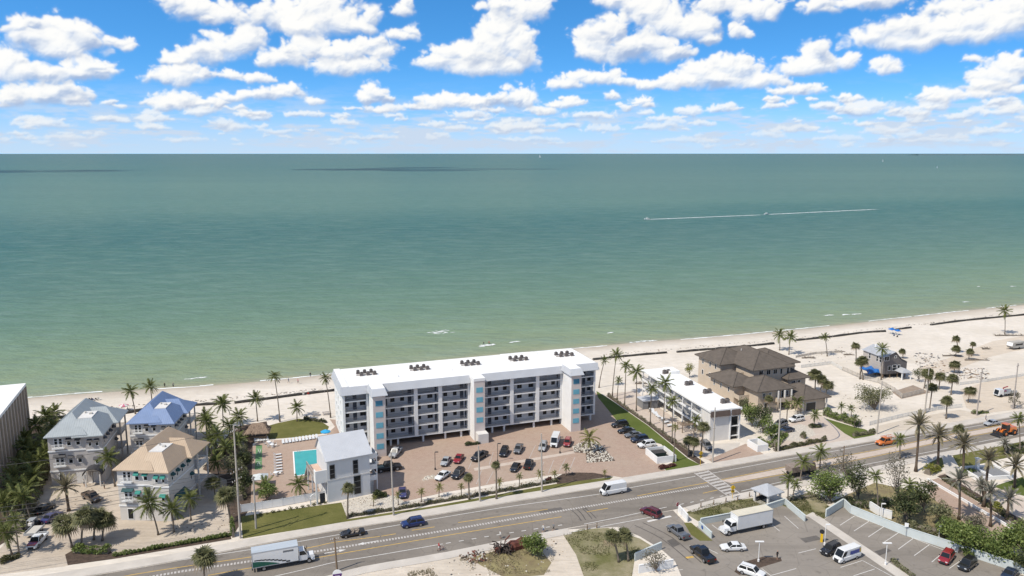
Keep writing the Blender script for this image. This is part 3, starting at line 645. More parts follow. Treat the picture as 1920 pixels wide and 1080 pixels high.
def railing(x0, x1, y, z, h=1.05, step=.16, axis=0, t=.05):
    mb = MB(); k = max(1, int(abs(x1-x0)/step))
    def bx(a, b, za, zb, th):
        if axis == 0: mb.box(a, b, y-th/2, y+th/2, za, zb)
        else: mb.box(y-th/2, y+th/2, a, b, za, zb)
    bx(x0, x1, z+h-.06, z+h, .08); bx(x0, x1, z+.08, z+.14, .05)
    for i in range(k+1):
        c = x0+(x1-x0)*i/k; bx(c-.018, c+.018, z+.14, z+h-.06, .03)
    return mb

# ------------------------------------------------------------------ the five-storey condominium
condo = thing('condominium', 'long white five storey condominium with a flat white roof and three stair towers', 'building', (23.40, 210.59, 0), R(19.7))
LEV = [2.05, 4.85, 7.62, 10.4, 13.2]
for z in LEV: m = MB(); m.box(-70, 0, 0, 17.2, z-.32, z); m.obj('floor_slab', 'white', condo)
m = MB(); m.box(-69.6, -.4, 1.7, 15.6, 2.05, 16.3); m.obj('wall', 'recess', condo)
m = MB(); m.box(-70.15, -69.6, .0, 17.2, 1.7, 15.2); m.obj('end_wall', 'white', condo)
m = MB(); m.box(-.4, .15, .9, 17.2, 1.7, 15.2); m.obj('end_wall', 'white', condo)
for z in LEV: m = MB(); m.box(-69.7, -.3, 15.9, 16.2, z, z+1.0); m.obj('balcony_wall', 'white', condo)
roofm = MB(); roofm.box(-70.2, .35, -.1, 17.4, 16.25, 16.95)
roofm.box(-63.75, -60.45, -5.9, -.1, 16.9, 17.6); roofm.box(-36.9, -33.75, -4.1, -.1, 16.3, 17.05); roofm.box(-10.25, -7.05, -5.9, -.1, 16.9, 17.6)
roofm.box(-70.2, -68.6, -.1, 17.4, 16.95, 17.15); [roofm.box(x, x+.12, .2, 17.1, 16.95, 16.985) for x in np.arange(-66, 0, 4.7)]; roofm.cyl(-24.5, 3.0, 16.95, 18.4, .07, 6); roofm.cyl(-55, 5.0, 16.95, 17.5, .15, 8); roofm.cyl(-12, 14, 16.95, 17.5, .15, 8); roofm.cyl(-40, 6, 16.95, 17.4, .15, 8); roofm.obj('roof', 'roofwhite', condo)
mg = MB(); sg = MB()
for x0, x1 in ((-70.7, -63.75), (-60.3, -36.9), (-33.75, -10.25), (-7.0, .7)):
    face(mg, sg, (x0, -.95, 15.1), (x1, -.95, 15.1), (x1, -.1, 17.0), (x0, -.1, 17.0), .55); mg.box(x0, x1, -.93, -.1, 15.0, 15.1)
face(mg, sg, (-70.9, 17.4, 15.1), (-70.9, -.9, 15.1), (-70.2, -.1, 17.1), (-70.2, 17.4, 17.1), .55)
face(mg, sg, (1.0, -.9, 15.1), (1.0, 17.4, 15.1), (.36, 17.4, 17.0), (.36, -.1, 17.0), .55)
for x0, x1 in ((-63.75, -60.45), (-10.25, -7.05)):
    face(mg, sg, (x0-.45, -7.0, 16.0), (x1+.5, -7.0, 16.0), (x1, -5.9, 17.62), (x0, -5.9, 17.62), .45)
    face(mg, sg, (x0-.45, -.5, 16.0), (x0-.45, -7.0, 16.0), (x0, -5.9, 17.62), (x0, -.5, 17.62), .45)
    face(mg, sg, (x1+.5, -7.0, 16.0), (x1+.5, -.5, 16.0), (x1, -.5, 17.62), (x1, -5.9, 17.62), .45); mg.box(x0-.43, x1+.48, -6.98, -.2, 15.9, 16.0)
mg.obj('mansard', 'metal', condo); seam_part(sg, condo, 'metal')
for x in (-69.9, -63.95, -59.65, -51.45, -44.9, -37.1, -33.65, -24.9, -17.4, -10.35, -6.95, -.15):
    w = .5 if x in (-51.45, -44.9, -24.9, -17.4) else .28
    m = MB(); m.box(x-w, x+w, -.12, 1.65, 1.75, 15.2); m.obj('pilaster', 'white', condo)
TW = ((-63.6, -60.6, -6.4, 16.2, (13.3, 10.35, 7.6, 4.85, 2.1), True), (-36.8, -33.85, -4.0, 16.35, (13.2, 10.55, 7.8, 5.0), False), (-10.1, -7.2, -6.4, 16.2, (13.5, 10.6, 7.9, 5.15, 2.4), True))
for x0, x1, yf, zt, pan, mans in TW:
    m = MB(); m.box(x0, x1, yf, 1.5, 0, zt, 0)
    m.mi = [0, 0, 1, 0, 0, 0]; t = m.obj('stair_tower', ['white', 'pinkwall'], condo)
    for i, z in enumerate(pan):
        pm = MB(); pm.box((x0+x1)/2-.88, (x0+x1)/2+.88, yf-.06, yf+.02, z, z+1.35); pm.obj('wall_panel', 'turqdk' if (i == 0 and mans) else 'turq', condo)
m = MB(); m.box(-36.5, -33.7, -6.5, -4.02, 0, 2.6); m.obj('lobby', 'offwhite', condo)
BAYS = [(-69.55, -64.25, [('w', -68.95, .95), ('d', -66.95, .95), ('W', -64.95, 1.3)]), (-59.35, -52.0, [('d', -59.0, .7), ('w', -57.25, 1.0), ('w', -54.7, .95), ('d', -52.75, .95)]),
    (-50.9, -45.45, [('w', -50.2, .8), ('W', -47.3, 1.25), ('d', -45.75, .5)]), (-44.35, -37.4, [('w', -43.1, .95), ('w', -40.5, .9), ('d', -38.6, .95), ('d', -37.45, .5)]),
    (-33.35, -25.45, [('d', -33.0, .7), ('d', -30.75, .95), ('w', -28.8, .95), ('w', -26.35, .95)]), (-24.35, -17.95, [('W', -22.1, 1.25), ('W', -18.75, 1.25)]),
    (-16.85, -10.65, [('w', -14.55, .95), ('w', -12.1, .98), ('d', -10.5, .9)]), (-6.65, -.45, [('d', -5.4, .9), ('d', -2.7, .9), ('w', -1.1, .9)])]
for x0, x1, it in BAYS:
    for z in LEV:
        for k, x, w in it:
            if k == 'd': window(condo, x, z+.02, w, 2.15, 1.69, 0, (0, 0), 'door', 'dark', 'door')
            else: window(condo, x, z+1.0, w*1.1, 1.12, 1.69, bars=(1, 0), fm='dark')
        railing(x0, x1, .06, z).obj('railing', 'rail', condo)
for z in LEV:
    for y in (4.5, 9.0, 13.0): window(condo, y, z+.9, .8, 1.1, -70.16, 1)
for x in (-68.8, -58.2, -56.3, -49.6, -43.6, -39.2, -30.4, -27.0, -18.3, -13.0, -4.9, -1.0):
    for y in (.55, 6.2, 11.6, 16.4):
        m = MB(); m.box(x-.24, x+.24, y-.24, y+.24, 0, 1.73); m.obj('column', 'white', condo)
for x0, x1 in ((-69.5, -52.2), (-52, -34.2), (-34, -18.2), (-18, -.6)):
    m = MB(); m.box(x0, x1, 9.5, 15.8, 0, 1.72); m.obj('undercroft_shade', 'dark', condo)  # dark blocks below the slab; their colour stands in for deep shade
# rooftop condensers: five clusters of six, each a unit of its own on the roof
a = MB(); a.box(-.42, .42, -.42, .42, .12, .95); a.box(-.5, .5, -.5, .5, 0, .12); b = MB(); b.cyl(0, 0, .95, 1.05, .37, 12); b.box(-.36, .36, -.02, .02, 1.05, 1.08); b.box(-.02, .02, -.36, .36, 1.05, 1.08)
c = MB()
for i in range(5): c.box(-.44, .44, -.435, -.42, .2+i*.15, .26+i*.15); c.box(-.435, -.42, -.44, .44, .2+i*.15, .26+i*.15)
M['acbody'] = pmat('brown_grey_unit', (.235, .20, .185), .6, .2, 2); M['acfan'] = pmat('dark_fan_guard', (.06, .055, .05), .6, .2, 3)
acm, acf, acl = a.mesh('condenser_casing', 'acbody'), b.mesh('fan_guard', 'acfan'), c.mesh('louvre', 'acfan')
def condenser(x, y, z, rz, label, group, sc=1.0):
    o = thing('air_conditioner', label, 'condenser', (x, y, z), rz, group, sc); put('casing', acm, o); put('fan_guard', acf, o); put('louvre', acl, o); return o
def on(root, x, y):                                        # local point of a building -> world
    c, s = math.cos(root.rotation_euler.z), math.sin(root.rotation_euler.z); return (root.location.x+x*c-y*s, root.location.y+x*s+y*c)
ORD = ('first', 'second', 'third', 'fourth', 'fifth')
for ci, cx in enumerate((-62.6, -48.2, -33.8, -19.5, -5.3)):
    pd = MB(); pd.box(-2.6, 3.0, -.9, -.7, 0, .22); pd.box(-2.4, 2.8, 1.3, 1.45, 0, .2)
    q = on(condo, cx, 10.3); put('pipe_rack', pd.mesh('pipe_rack', 'greywood'), None, (q[0], q[1], 16.95), R(19.7)); tag(bpy.context.scene.objects[-1] if False else COL.objects[-1], f'low pipe rack under the {ORD[ci]} condenser cluster counted from the pool end', 'pipe rack', 'pipe racks on the condominium roof')
    for r in range(2):
        for k in range(3):
            p = on(condo, cx-1.9+k*1.75+r*.6, 11.2-r*2.1)
            condenser(p[0], p[1], 16.95+.02, R(19.7), f'{("back", "front")[r]} row {("left", "middle", "right")[k]} condenser of the {ORD[ci]} rooftop cluster from the pool end', 'condensers on the condominium roof', .95)

# ------------------------------------------------------------------ clubhouse beside the pool
club = thing('clubhouse', 'grey and white clubhouse with a pitched metal roof beside the swimming pool', 'building', (-39.98, 157.76, 0), R(27.5))
m = MB(); m.box(0, 9.5, 0, 9.2, 0, 9.75); m.obj('wall', 'greywall', club)
m = MB(); m.prof([(0, 9.75), (9.2, 9.75), (6.0, 13.0)], 0, 9.5); m.v = [(y, x, z) for x, y, z in m.v]; m.f = [f[::-1] for f in m.f]; m.obj('gable', 'white', club)
mr, ms = MB(), MB()
face(mr, ms, (-.35, -.45, 9.62), (10.1, -.45, 9.62), (10.1, 6.05, 13.15), (-.35, 6.05, 13.15), .36); face(mr, ms, (10.1, 9.6, 9.4), (-.35, 9.6, 9.4), (-.35, 6.05, 13.15), (10.1, 6.05, 13.15), .36)
mr.add([(-.35,-.45,9.47),(10.1,-.45,9.47),(10.1,-.45,9.62),(-.35,-.45,9.62)], [(0,1,2,3)]); mr.obj('roof', 'metal', club); seam_part(ms, club, 'metal')
m = MB(); m.box(-.04, 9.55, -.05, 0.05, 4.95, 5.25); m.obj('belt_course', 'slab', club); m = MB(); m.box(5.2, 5.26, -.02, 0, .3, 9.4); m.obj('wall_joint', 'slab', club)
M['greyframe'] = pmat('aluminium_frame', (.22, .22, .22), .5, .1, 2)
window(club, 1.15, 5.4, 1.2, 3.15, 0, bars=(0, 2), fm='greyframe'); window(club, 6.3, 5.6, 1.2, 3.1, 0, bars=(0, 2), fm='greyframe'); window(club, 6.58, .75, 1.65, 4.4, 0, bars=(0, 2), fm='greyframe')
m = MB(); m.box(-2.5, -.01, .1, .3, 4.75, 7.6); m.box(-2.5, -2.3, .3, 1.6, 4.75, 7.6); m.box(-2.5, -2.2, .1, .5, 0, 4.75); m.obj('balcony', 'white', club)
M['peach'] = pmat('peach_deck_paint', (.55, .40, .31), .85, .1, .6)
m = MB(); m.box(-2.3, -.01, .3, 8.8, 5.6, 5.85); m.obj('balcony_floor', 'peach', club)
m = MB(); m.box(-2.5, -2.3, 1.6, 8.8, 5.3, 5.9); m.box(-2.48, -2.36, 1.6, 8.8, 6.75, 6.87); [m.box(-2.47, -2.37, y, y+.1, 5.9, 6.75) for y in np.arange(1.7, 8.8, .78)]; m.obj('balcony_rail', 'greywood', club)
m = MB(); [m.box(-2.4, -2.15, y, y+.25, 0, 5.3) for y in (4.2, 8.4)]; m.obj('balcony_post', 'white', club)
m = MB()
for i in range(16): m.box(-2.4, -1.2, 8.8+i*.3, 9.1+i*.3, 5.45-i*.34, 5.65-i*.34)
m.obj('stair_flight', 'greywood', club)
m = MB(); m.box(-1.6, -.5, .5, .7, 0, 2.2); m.obj('gate', 'dark', club)
m = MB(); m.tube([(-2.9+.75*math.cos(a), .6, 1.5+.9*math.sin(a)) for a in np.linspace(0, math.pi, 9)], .12, 5); m.box(-3.75, -3.55, .5, .7, 0, 1.5); m.box(-2.25, -2.05, .5, .7, 0, 1.5); m.obj('archway', 'white', club)
m = MB()
for z in (2.6, 5.2, 7.8): m.box(9.5, 11.6, 1.2, 4.6, z, z+.25); m.box(11.45, 11.6, 1.2, 4.6, z+.25, z+1.2); m.box(9.5, 11.45, 1.2, 1.35, z+.25, z+1.2)
for y in (1.25, 4.5): m.box(11.4, 11.6, y, y+.2, 0, 8)
m.obj('outside_stair', 'white', club)
for z in (3.0, 5.6, 8.1): door(club, 2.6, z, .9, 1.5, 9.5, 2)

# ------------------------------------------------------------------ swimming pool and its deck
sheet('pool_deck', [(474,838),(484,828),(560,822),(612,815),(628,800),(618,786),(640,788),(700,850),(640,905),(610,930),(470,950)], 'paver', .018)
pool = thing('swimming_pool', 'turquoise swimming pool with pale coping beside the clubhouse', 'pool', G(575, 870))
px = [Vector(p)-Vector(G(575, 870)) for p in GP((550,847.5),(603,842),(640,838),(648,862),(612,884),(553,893.5))]
m = MB(); m.prism([(p.x, p.y) for p in px], .004, .05)
M['pool'] = pmat('pool_water', (.05, .35, .345), .06, .12, .35, spec=.5, bump=.12, bscale=2.5)
m.obj('water', 'pool', pool)
m = MB()
for i in range(6):
    p, q = px[i], px[(i+1) % 6]; d = (q-p).normalized()*.15; n_ = Vector((-d.y, d.x))
    m.add([(*(p-d-n_), .03+.002*i), (*(q+d-n_), .03+.002*i), (*(q+d+n_), .03+.002*i), (*(p-d+n_), .03+.002*i), (*(p-d-n_), .12+.002*i), (*(q+d-n_), .12+.002*i), (*(q+d+n_), .12+.002*i), (*(p-d+n_), .12+.002*i)], [(4,5,6,7)]+[(0,1,5,4),(1,2,6,5),(2,3,7,6),(3,0,4,7)])
m.obj('coping', 'roofwhite', pool)
lad = MB()
for s in (-.25, .25): lad.tube([(px[0].x+1.5+s, px[0].y-.2+s*.3, .05), (px[0].x+1.5+s, px[0].y-.1, .8), (px[0].x+1.6+s, px[0].y-.9, .8), (px[0].x+1.6+s, px[0].y-1, .05)], .03, 5)
lad.obj('ladder', 'steel', pool)
# shuffleboard court
M['court'] = pmat('green_court_paint', (.12, .23, .10), .8, .1, .5)
sheet('shuffleboard_court', [(480,835),(491.5,834.5),(491,880),(478,881)], 'court', .026)
marking('court_line', [[(481,842),(490.5,842)],[(484,843),(486.5,849),(489,843)],[(481,850),(490.5,850)],[(480,866),(490.5,866)],[(482,873),(485,867),(488.5,873)],[(480,873),(490.5,873)]], .12, 'paint', z=.034)

# ------------------------------------------------------------------ white privacy fence, picket fences
def panel_fence(name, label, pts, h, step, mats, post=.1, thick=.05, z0=.02):
    P = [Vector(p) for p in GP(*pts)]; root = thing(name, label, 'fence', P[0]); o = P[0]
    for a, b in zip(P[:-1], P[1:]):
        L_ = (b-a).length; k = max(1, round(L_/step)); d = (b-a)/L_; rz = math.atan2(d.y, d.x)
        pm = MB(); pm.box(.06, L_/k-.06, -thick/2, thick/2, z0+.05, h); pm.box(.06, L_/k-.06, -thick*.9, thick*.9, h-.1, h); pme = pm.mesh('panel', mats)
        qm = MB(); qm.box(-post/2, post/2, -post/2, post/2, 0, h+.1); qm.frus((-post*.7, post*.7, -post*.7, post*.7), h+.1, (-.02, .02, -.02, .02), h+.2); qme = qm.mesh('post', mats)
        for i in range(k+1):
            q = a+d*(L_*i/k)-o; put('post', qme, root, (q.x, q.y, 0), rz)
            if i < k: put('panel', pme, root, (q.x, q.y, 0), rz)
    return root
panel_fence('privacy_fence', 'white panel fence between the pool garden and the roadside lawn', [(452,961),(530,949),(612,933.5)], 1.75, 2.3, 'white')
def picket_fence(name, label, pts, h, mat, post_step=2.4, pk=.14):
    P = [Vector(p) for p in GP(*pts)]; root = thing(name, label, 'fence', P[0]); o = P[0]; pm = MB(); rl = MB(); qm = MB(); qm.box(-.06, .06, -.06, .06, 0, h+.08); qme = qm.mesh('post', mat)
    for a, b in zip(P[:-1], P[1:]):
        L_ = (b-a).length; d = (b-a)/L_; n_ = Vector((-d.y, d.x)); k = int(L_/(pk*2))
        for i in range(k):
            p = a+d*(L_*(i+.5)/k)-o; q0, q1 = p-d*pk/2, p+d*pk/2; hh = h+random.uniform(-.03, .03)
            pm.add([(*q0, .08), (*q1, .08), (*q1, hh), (*q0, hh), (*(q0+n_*.03), .08), (*(q1+n_*.03), .08), (*(q1+n_*.03), hh), (*(q0+n_*.03), hh)], [(0,1,2,3),(7,6,5,4),(3,2,6,7),(0,3,7,4),(1,5,6,2)])
        for z in (.3, h-.25):
            p, q = a-o+n_*.04, b-o+n_*.04; w = n_*.025
            rl.add([(*(p-w), z), (*(q-w), z), (*(q+w), z), (*(p+w), z), (*(p-w), z+.09), (*(q-w), z+.09), (*(q+w), z+.09), (*(p+w), z+.09)], [(4,5,6,7),(0,1,5,4),(2,3,7,6)])
        kk = max(1, round(L_/post_step))
        for i in range(kk+1):
            q = a+d*(L_*i/kk)-o; put('post', qme, root, (q.x, q.y, 0), math.atan2(d.y, d.x))
    x = pm.obj('picket', mat, root); x['kind'] = 'stuff'; rl.obj('rail', mat, root); return root
M['fencegrey'] = pmat('weathered_fence_board', (.46, .42, .37), .85, .2, 1.5); M['fencewhite'] = pmat('white_fence_board', (.66, .64, .60), .8, .12, 1.5)

# ------------------------------------------------------------------ three coastal houses of one pattern, each with its own roof and walls
def awning(parent, x, z, w, y, mat, side=0, d=.6, h=.5):
    m = MB(); m.add([(-w/2,-d,-h),(w/2,-d,-h),(w/2,0,0),(-w/2,0,0),(-w/2,0,-h),(w/2,0,-h),(-w/2,-d,-h-.12),(w/2,-d,-h-.12)], [(0,1,2,3),(3,4,0),(1,5,2),(6,7,1,0)])
    rz = (0, -math.pi/2, math.pi/2)[side]; return put('awning', m.mesh('awning', mat), parent, ((x, y, z), (y, x, z), (y, x, z))[side], rz)
def coastal_house(o, ang, label, roof, wall, awn, base, sc=1.0, porch=True, seed=0):
    h = thing('beach_house', label, 'house', o, R(ang), 'stilt-height beach houses with hipped metal roofs', sc)
    m = MB(); m.box(0, 7.4, 0, 17, 0, 11.1); m.obj('wall', wall, h)
    m = MB(); m.box(7.4, 10.7, -.15, 11.5, 0, 10.75); m.obj('side_wall', wall, h)
    m = MB(); m.box(7.4, 11.6, 11.5, 16.5, 3.0, 3.3); m.box(7.4, 11.6, 11.5, 16.5, 6.4, 6.7); m.box(11.3, 11.6, 16.2, 16.5, 0, 10.7); m.box(11.3, 11.6, 11.6, 11.9, 0, 10.7); m.box(7.4, 7.6, 11.5, 16.4, 0, 10.7); m.obj('porch', wall, h)
    railing(7.5, 11.5, 16.4, 6.7).obj('railing', 'frame', h); railing(11.6, 16.4, 11.5, 6.7, axis=1).obj('railing', 'frame', h)
    for z in (3.1, 7.65):
        m = MB(); m.box(-.12, 7.5, -.12, -.001, z, z+.28); m.box(-.12, -.001, -.001, 17.1, z, z+.28); m.box(7.5, 10.82, -.27, -.151, z-.25, z+.03); m.box(10.701, 10.82, -.15, 11.5, z-.25, z+.03); m.obj('band_course', 'frame', h)
    mr, ms = MB(), MB()
    hip(mr, ms, (-.6, 8.0, -.6, 18.4), 11.25, (3.6, 3.75, 5.0, 15.4), 14.8)
    hip(mr, ms, (4.9, 11.2, -.75, 11.9), 10.9, (5.3, 8.2, 3.0, 8.0), 13.75, .45)
    hip(mr, ms, (5, 12.3, 7.5, 16.6), 10.85, (5.2, 8.8, 11.9, 12.1), 13.5)
    mr.obj('roof', roof, h); seam_part(ms, h, roof)
    m = MB(); m.box(5.35, 8.15, 3.05, 7.95, 13.75, 13.87); m.obj('roof_deck', 'slab', h)
    m = MB(); m.cyl(6.0, 6.6, 13.87, 14.3, .2, 8); m.box(7.0, 7.6, 5.5, 6.1, 13.87, 14.2); m.obj('roof_vent', 'concrete', h)
    for z in (8.7, 4.6):
        window(h, 1.6, z, .78, 2.0, 0, bars=(0, 2)); window(h, 2.52, z, .78, 2.0, 0, bars=(0, 2))
        m = MB(); m.box(.9, 3.3, -.75, -.12, z-.25, z-.08); m.obj('balcony', 'frame', h); railing(.9, 3.3, -.72, z-.08, .85).obj('railing', 'frame', h)
    for x, z in ((4.15, 8.9), (5.95, 8.9), (4.2, 4.9), (6.0, 4.9)): window(h, x, z, .9, 1.6, 0, bars=(0, 1)); awning(h, x, z+1.75, 1.1, -.02, awn)
    for x, z in ((8.3, 8.5), (9.7, 8.5)): window(h, x, z, .7, 1.4, -.15, bars=(0, 1)); awning(h, x, z+1.6, 1.0, -.17, awn)
    window(h, 9.4, 4.3, .75, 1.6, -.15); awning(h, 9.4, 6.0, 1.3, -.17, awn)
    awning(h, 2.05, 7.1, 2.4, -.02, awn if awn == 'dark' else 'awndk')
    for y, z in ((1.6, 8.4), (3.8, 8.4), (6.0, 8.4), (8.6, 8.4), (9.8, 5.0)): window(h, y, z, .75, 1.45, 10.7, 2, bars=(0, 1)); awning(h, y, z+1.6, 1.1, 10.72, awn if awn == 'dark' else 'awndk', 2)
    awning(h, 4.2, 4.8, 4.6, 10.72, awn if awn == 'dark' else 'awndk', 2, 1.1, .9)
    for y, z in ((3, 8.6), (8, 8.6), (13, 8.6), (3, 4.8), (8, 4.8), (13, 4.8)): window(h, y, z, .8, 1.5, 0, 1, bars=(0, 1))
    window(h, 2.2, .35, 1.25, 2.3, 0); m = MB(); m.box(5.0, 7.0, -.05, -.001, .1, 2.5); m.obj('garage_door', base, h)
    if porch:
        m = MB(); m.box(7.3, 7.55, -2.6, -2.35, 0, 2.7); m.box(10.2, 10.45, -2.6, -2.35, 0, 2.7); m.box(8.1, 8.25, -.6, -.16, 0, 2.7); m.box(9.6, 9.75, -.6, -.16, 0, 2.7); m.box(7.4, 10.4, -.5, -.16, 0, .2); m.obj('porch_column', 'offwhite', h)
        m = MB(); k = 8
        for i in range(k):
            a0, a1 = math.pi*i/k, math.pi*(i+1)/k; f = lambda a: (8.87-1.95*math.cos(a), 2.6+1.5*math.sin(a))
            (xa, za), (xb, zb) = f(a0), f(a1); m.add([(xa,-2.9,za),(xb,-2.9,zb),(xb,-.16,zb),(xa,-.16,za),(xa,-2.9,za+.14),(xb,-2.9,zb+.14),(xb,-.16,zb+.14),(xa,-.16,za+.14)], [(0,3,2,1),(4,5,6,7),(0,1,5,4)])
        m.obj('porch_roof', 'dark', h); door(h, 8.87, .2, .95, 2.2, -.15, mat='recess')
    return h
M['roofgrey'] = pmat('grey_metal_roof', (.33, .36, .37), .45, .08, .5, spec=.5); M['roofblue'] = pmat('blue_metal_roof', (.175, .245, .40), .42, .08, .5, spec=.5); M['rooftan'] = pmat('tan_metal_roof', (.44, .335, .235), .5, .07, .5, spec=.4)
M['housegrey'] = pmat('grey_stucco', (.47, .435, .405), .85, .06, .5); M['housepale'] = pmat('pale_stucco', (.58, .55, .51), .85, .06, .5)
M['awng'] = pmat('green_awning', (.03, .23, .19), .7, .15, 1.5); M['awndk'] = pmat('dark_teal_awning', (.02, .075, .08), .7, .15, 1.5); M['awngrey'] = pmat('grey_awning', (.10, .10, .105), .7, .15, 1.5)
coastal_house(G(98, 911), 13, 'pale grey three storey beach house with a grey hipped metal roof and arched porch', 'roofgrey', 'housegrey', 'dark', 'slab', 1.05)
coastal_house((-92.6, 178.6), 7, 'beach house with a blue hipped metal roof near the sand', 'roofblue', 'housepale', 'dark', 'slab', .95, porch=False)
coastal_house((-81.07, 149.75), -2.5, 'beach house with a tan hipped metal roof and green window awnings', 'rooftan', 'housepale', 'awng', 'offwhite', 1.0, porch=False)

# ------------------------------------------------------------------ tall block at the edge of the view
tb = thing('apartment_tower', 'tall beige apartment block with ribbed concrete end wall and white roof', 'building', (-128.3, 196.0, 0), R(21))
M['ribwall'] = pmat('beige_ribbed_concrete', (.40, .335, .265), .85, .15, .35)
m = MB(); m.box(-24, 0, -48, 0, 0, 14.6); m.obj('wall', 'ribwall', tb); m = MB(); m.box(-24.3, .35, -48.3, .3, 14.6, 15.3); m.obj('roof', 'roofwhite', tb)
fm_ = MB(); fm_.box(.001, .5, -.25, .25, 0, 14.6); fme = fm_.mesh('wall_rib', 'ribwall')
for i in range(17): put('wall_rib', fme, tb, (0, -.4-i*2.9, 0))
for i in range(16):
    m = MB(); m.box(.001, .06, -1.15, 1.15, 0, 14.3); put('wall_bay', m.mesh('wall_bay', 'pinkwall') if i == 0 else bpy.data.meshes['wall_bay'], tb, (0, -1.85-i*2.9, 0))

# ------------------------------------------------------------------ white motel-style apartments end-on to the road
mo = thing('motel', 'long low white apartment block with open galleries and a brown capped street end', 'building', (*G(1330, 828.3), 0), R(16.5))
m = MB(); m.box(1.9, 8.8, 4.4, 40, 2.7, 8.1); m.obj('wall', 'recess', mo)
m = MB(); m.box(0, 5.75, 0, 4.4, 0, 8.1); m.obj('stair_block', 'offwhite', mo)
m = MB(); m.box(-.35, 9.2, -.4, 40.6, 8.1, 8.55); m.box(-.35, 9.2, -.4, 0, 8.55, 8.75); m.box(5.8, 9.0, 33, 38, 8.55, 9.5); m.obj('roof', 'roofwhite', mo)
for z in (2.75, 5.6): m = MB(); m.box(-.1, 8.9, 4.41, 40.2, z-.3, z+.25); m.obj('gallery_slab', 'white', mo)
M['brownroof'] = pmat('brown_shingle', (.105, .078, .066), .85, .2, 1.5)
m = MB()
for x0, x1 in ((-.1, 5.6), (6.1, 8.7)): m.add([(x0,-.75,6.9),(x1,-.75,6.9),(x1,-.41,8.4),(x0,-.41,8.4),(x0,0,6.9),(x1,0,6.9)], [(0,1,2,3),(0,4,5,1),(3,4,0),(1,5,2)])
m.obj('mansard', 'brownroof', mo)
m = MB(); m.box(5.76, 6.1, -.3, .1, 0, 8.1); m.box(8.5, 8.85, -.3, .1, 0, 8.1)
for z in (.9, 3.6, 6.4): m.box(6.1, 8.5, -.2, .05, z, z+.2)
m.obj('bay_frame', 'white', mo)
for z, hh in ((0, .9), (1.1, 2.5), (3.8, 2.6)): window(mo, 7.3, z, 2.3, hh, .3, fm='slab')
for i in range(8):
    y = 4.8+i*5.05
    m = MB(); m.box(.02, .32, y-.16, y+.16, 0, 8.1); m.obj('gallery_post', 'white', mo)
    for z in (2.9, 5.76):
        if i < 7:
            railing(y+.2, y+4.85, .12, z+.1, 1.0, .2, axis=1).obj('railing', 'rail', mo)
            window(mo, y+1.3, z+.9, 1.3, 1.2, 1.9, 1, bars=(1, 0)); door(mo, y+3.6, z+.1, .95, 2.05, 1.9, 1, 'recess'); m = MB(); m.box(.35, 1.89, y-.08, y+.08, z+.08, z+2.3); m.obj('gallery_partition', 'white', mo)
    for x in (4.5, 8.4): m = MB(); m.box(x-.2, x+.2, y-.2, y+.2, 0, 2.45); m.obj('column', 'slab', mo)
m = MB(); m.box(5, 8.6, 14, 30, 0, 2.44); m.obj('ground_floor_wall', 'offwhite', mo)
m = MB(); m.box(-.02, 0, 1.4, 1.5, .2, 7.9); m.box(-.03, -.001, 2.6, 3.3, 3.4, 4.6); m.obj('wall_trim', 'slab', mo)
for i, (x, y) in enumerate(((6.4, 4.6), (6.3, 13.6), (5.2, 22.0), (4.6, 34.6))):
    for k in range(2):
        p = on(mo, x+k*1.35, y+.1*k); condenser(p[0], p[1], 8.56, R(16.5), f'{("left", "right")[k]} dark condenser of the {ORD[i]} pair from the street on the white motel roof', 'condenser pairs on the motel roof', 1.15)

# ------------------------------------------------------------------ big brown-roofed house
bh = thing('mansion', 'large beige house with many brown hipped tile roofs and arched terraces', 'house', (71.58, 219.05, 0), R(20))
M['tan'] = pmat('beige_stucco', (.50, .415, .325), .85, .08, .4); M['tile'] = pmat('brown_flat_tile', (.115, .095, .078), .85, .2, .8, bump=.3, bscale=3)
W_ = MB()
for x0, x1, y0, y1, z in ((0, 12.5, 17.5, 29.5, 9.6), (5.5, 19.2, 8.2, 28.5, 9.7), (13, 24.3, 12.2, 26, 9.4), (-3.4, 5, 5.4, 17.5, 6.3), (0, 11.6, -1.5, 9, 6.3), (17, 23.6, 6.2, 15, 6.2), (12.4, 20.6, -6.0, 5, 3.9)): W_.box(x0, x1, y0, y1, 0, z)
W_.obj('wall', 'tan', bh)
mr = MB(); rd = MB()
def hp(r, ze, top, zt):
    hip(mr, None, r, ze, top, zt); x0,x1,y0,y1 = r; a0,a1,b0,b1 = top
    for p, q in (((x0,y0),(a0,b0)),((x1,y0),(a1,b0)),((x1,y1),(a1,b1)),((x0,y1),(a0,b1))): rd.tube([(p[0],p[1],ze+.04),(q[0],q[1],zt+.06)], .12, 4)
    if a1-a0 > .3 or b1-b0 > .3: rd.tube([(a0,b0,zt+.06),(a1,b1,zt+.06)], .12, 4)
hp((-1, 13.6, 16.5, 30.6), 9.65, (6.2, 6.3, 23.4, 23.7), 13.0); hp((4.4, 20.3, 7.2, 29.6), 9.75, (12.3, 12.4, 14.5, 22.4), 13.6); hp((11.8, 25.6, 11.1, 27.0), 9.5, (18.6, 18.7, 18.0, 20.1), 12.6)
hp((-4.6, 6.0, 4.4, 18.4), 6.4, (.6, .7, 9.6, 13.2), 9.0); hp((-1.2, 12.6, -2.6, 10), 6.45, (5.6, 5.8, 3.4, 4.0), 9.2); hp((16, 24.8, 5.2, 16), 6.3, (20.3, 20.5, 9.5, 11.8), 8.4); hp((11.3, 21.8, -7.2, 6), 4.0, (16.5, 16.6, -1.9, .8), 6.6)
mr.obj('roof', 'tile', bh); rd.obj('roof_ridge', 'tile', bh)
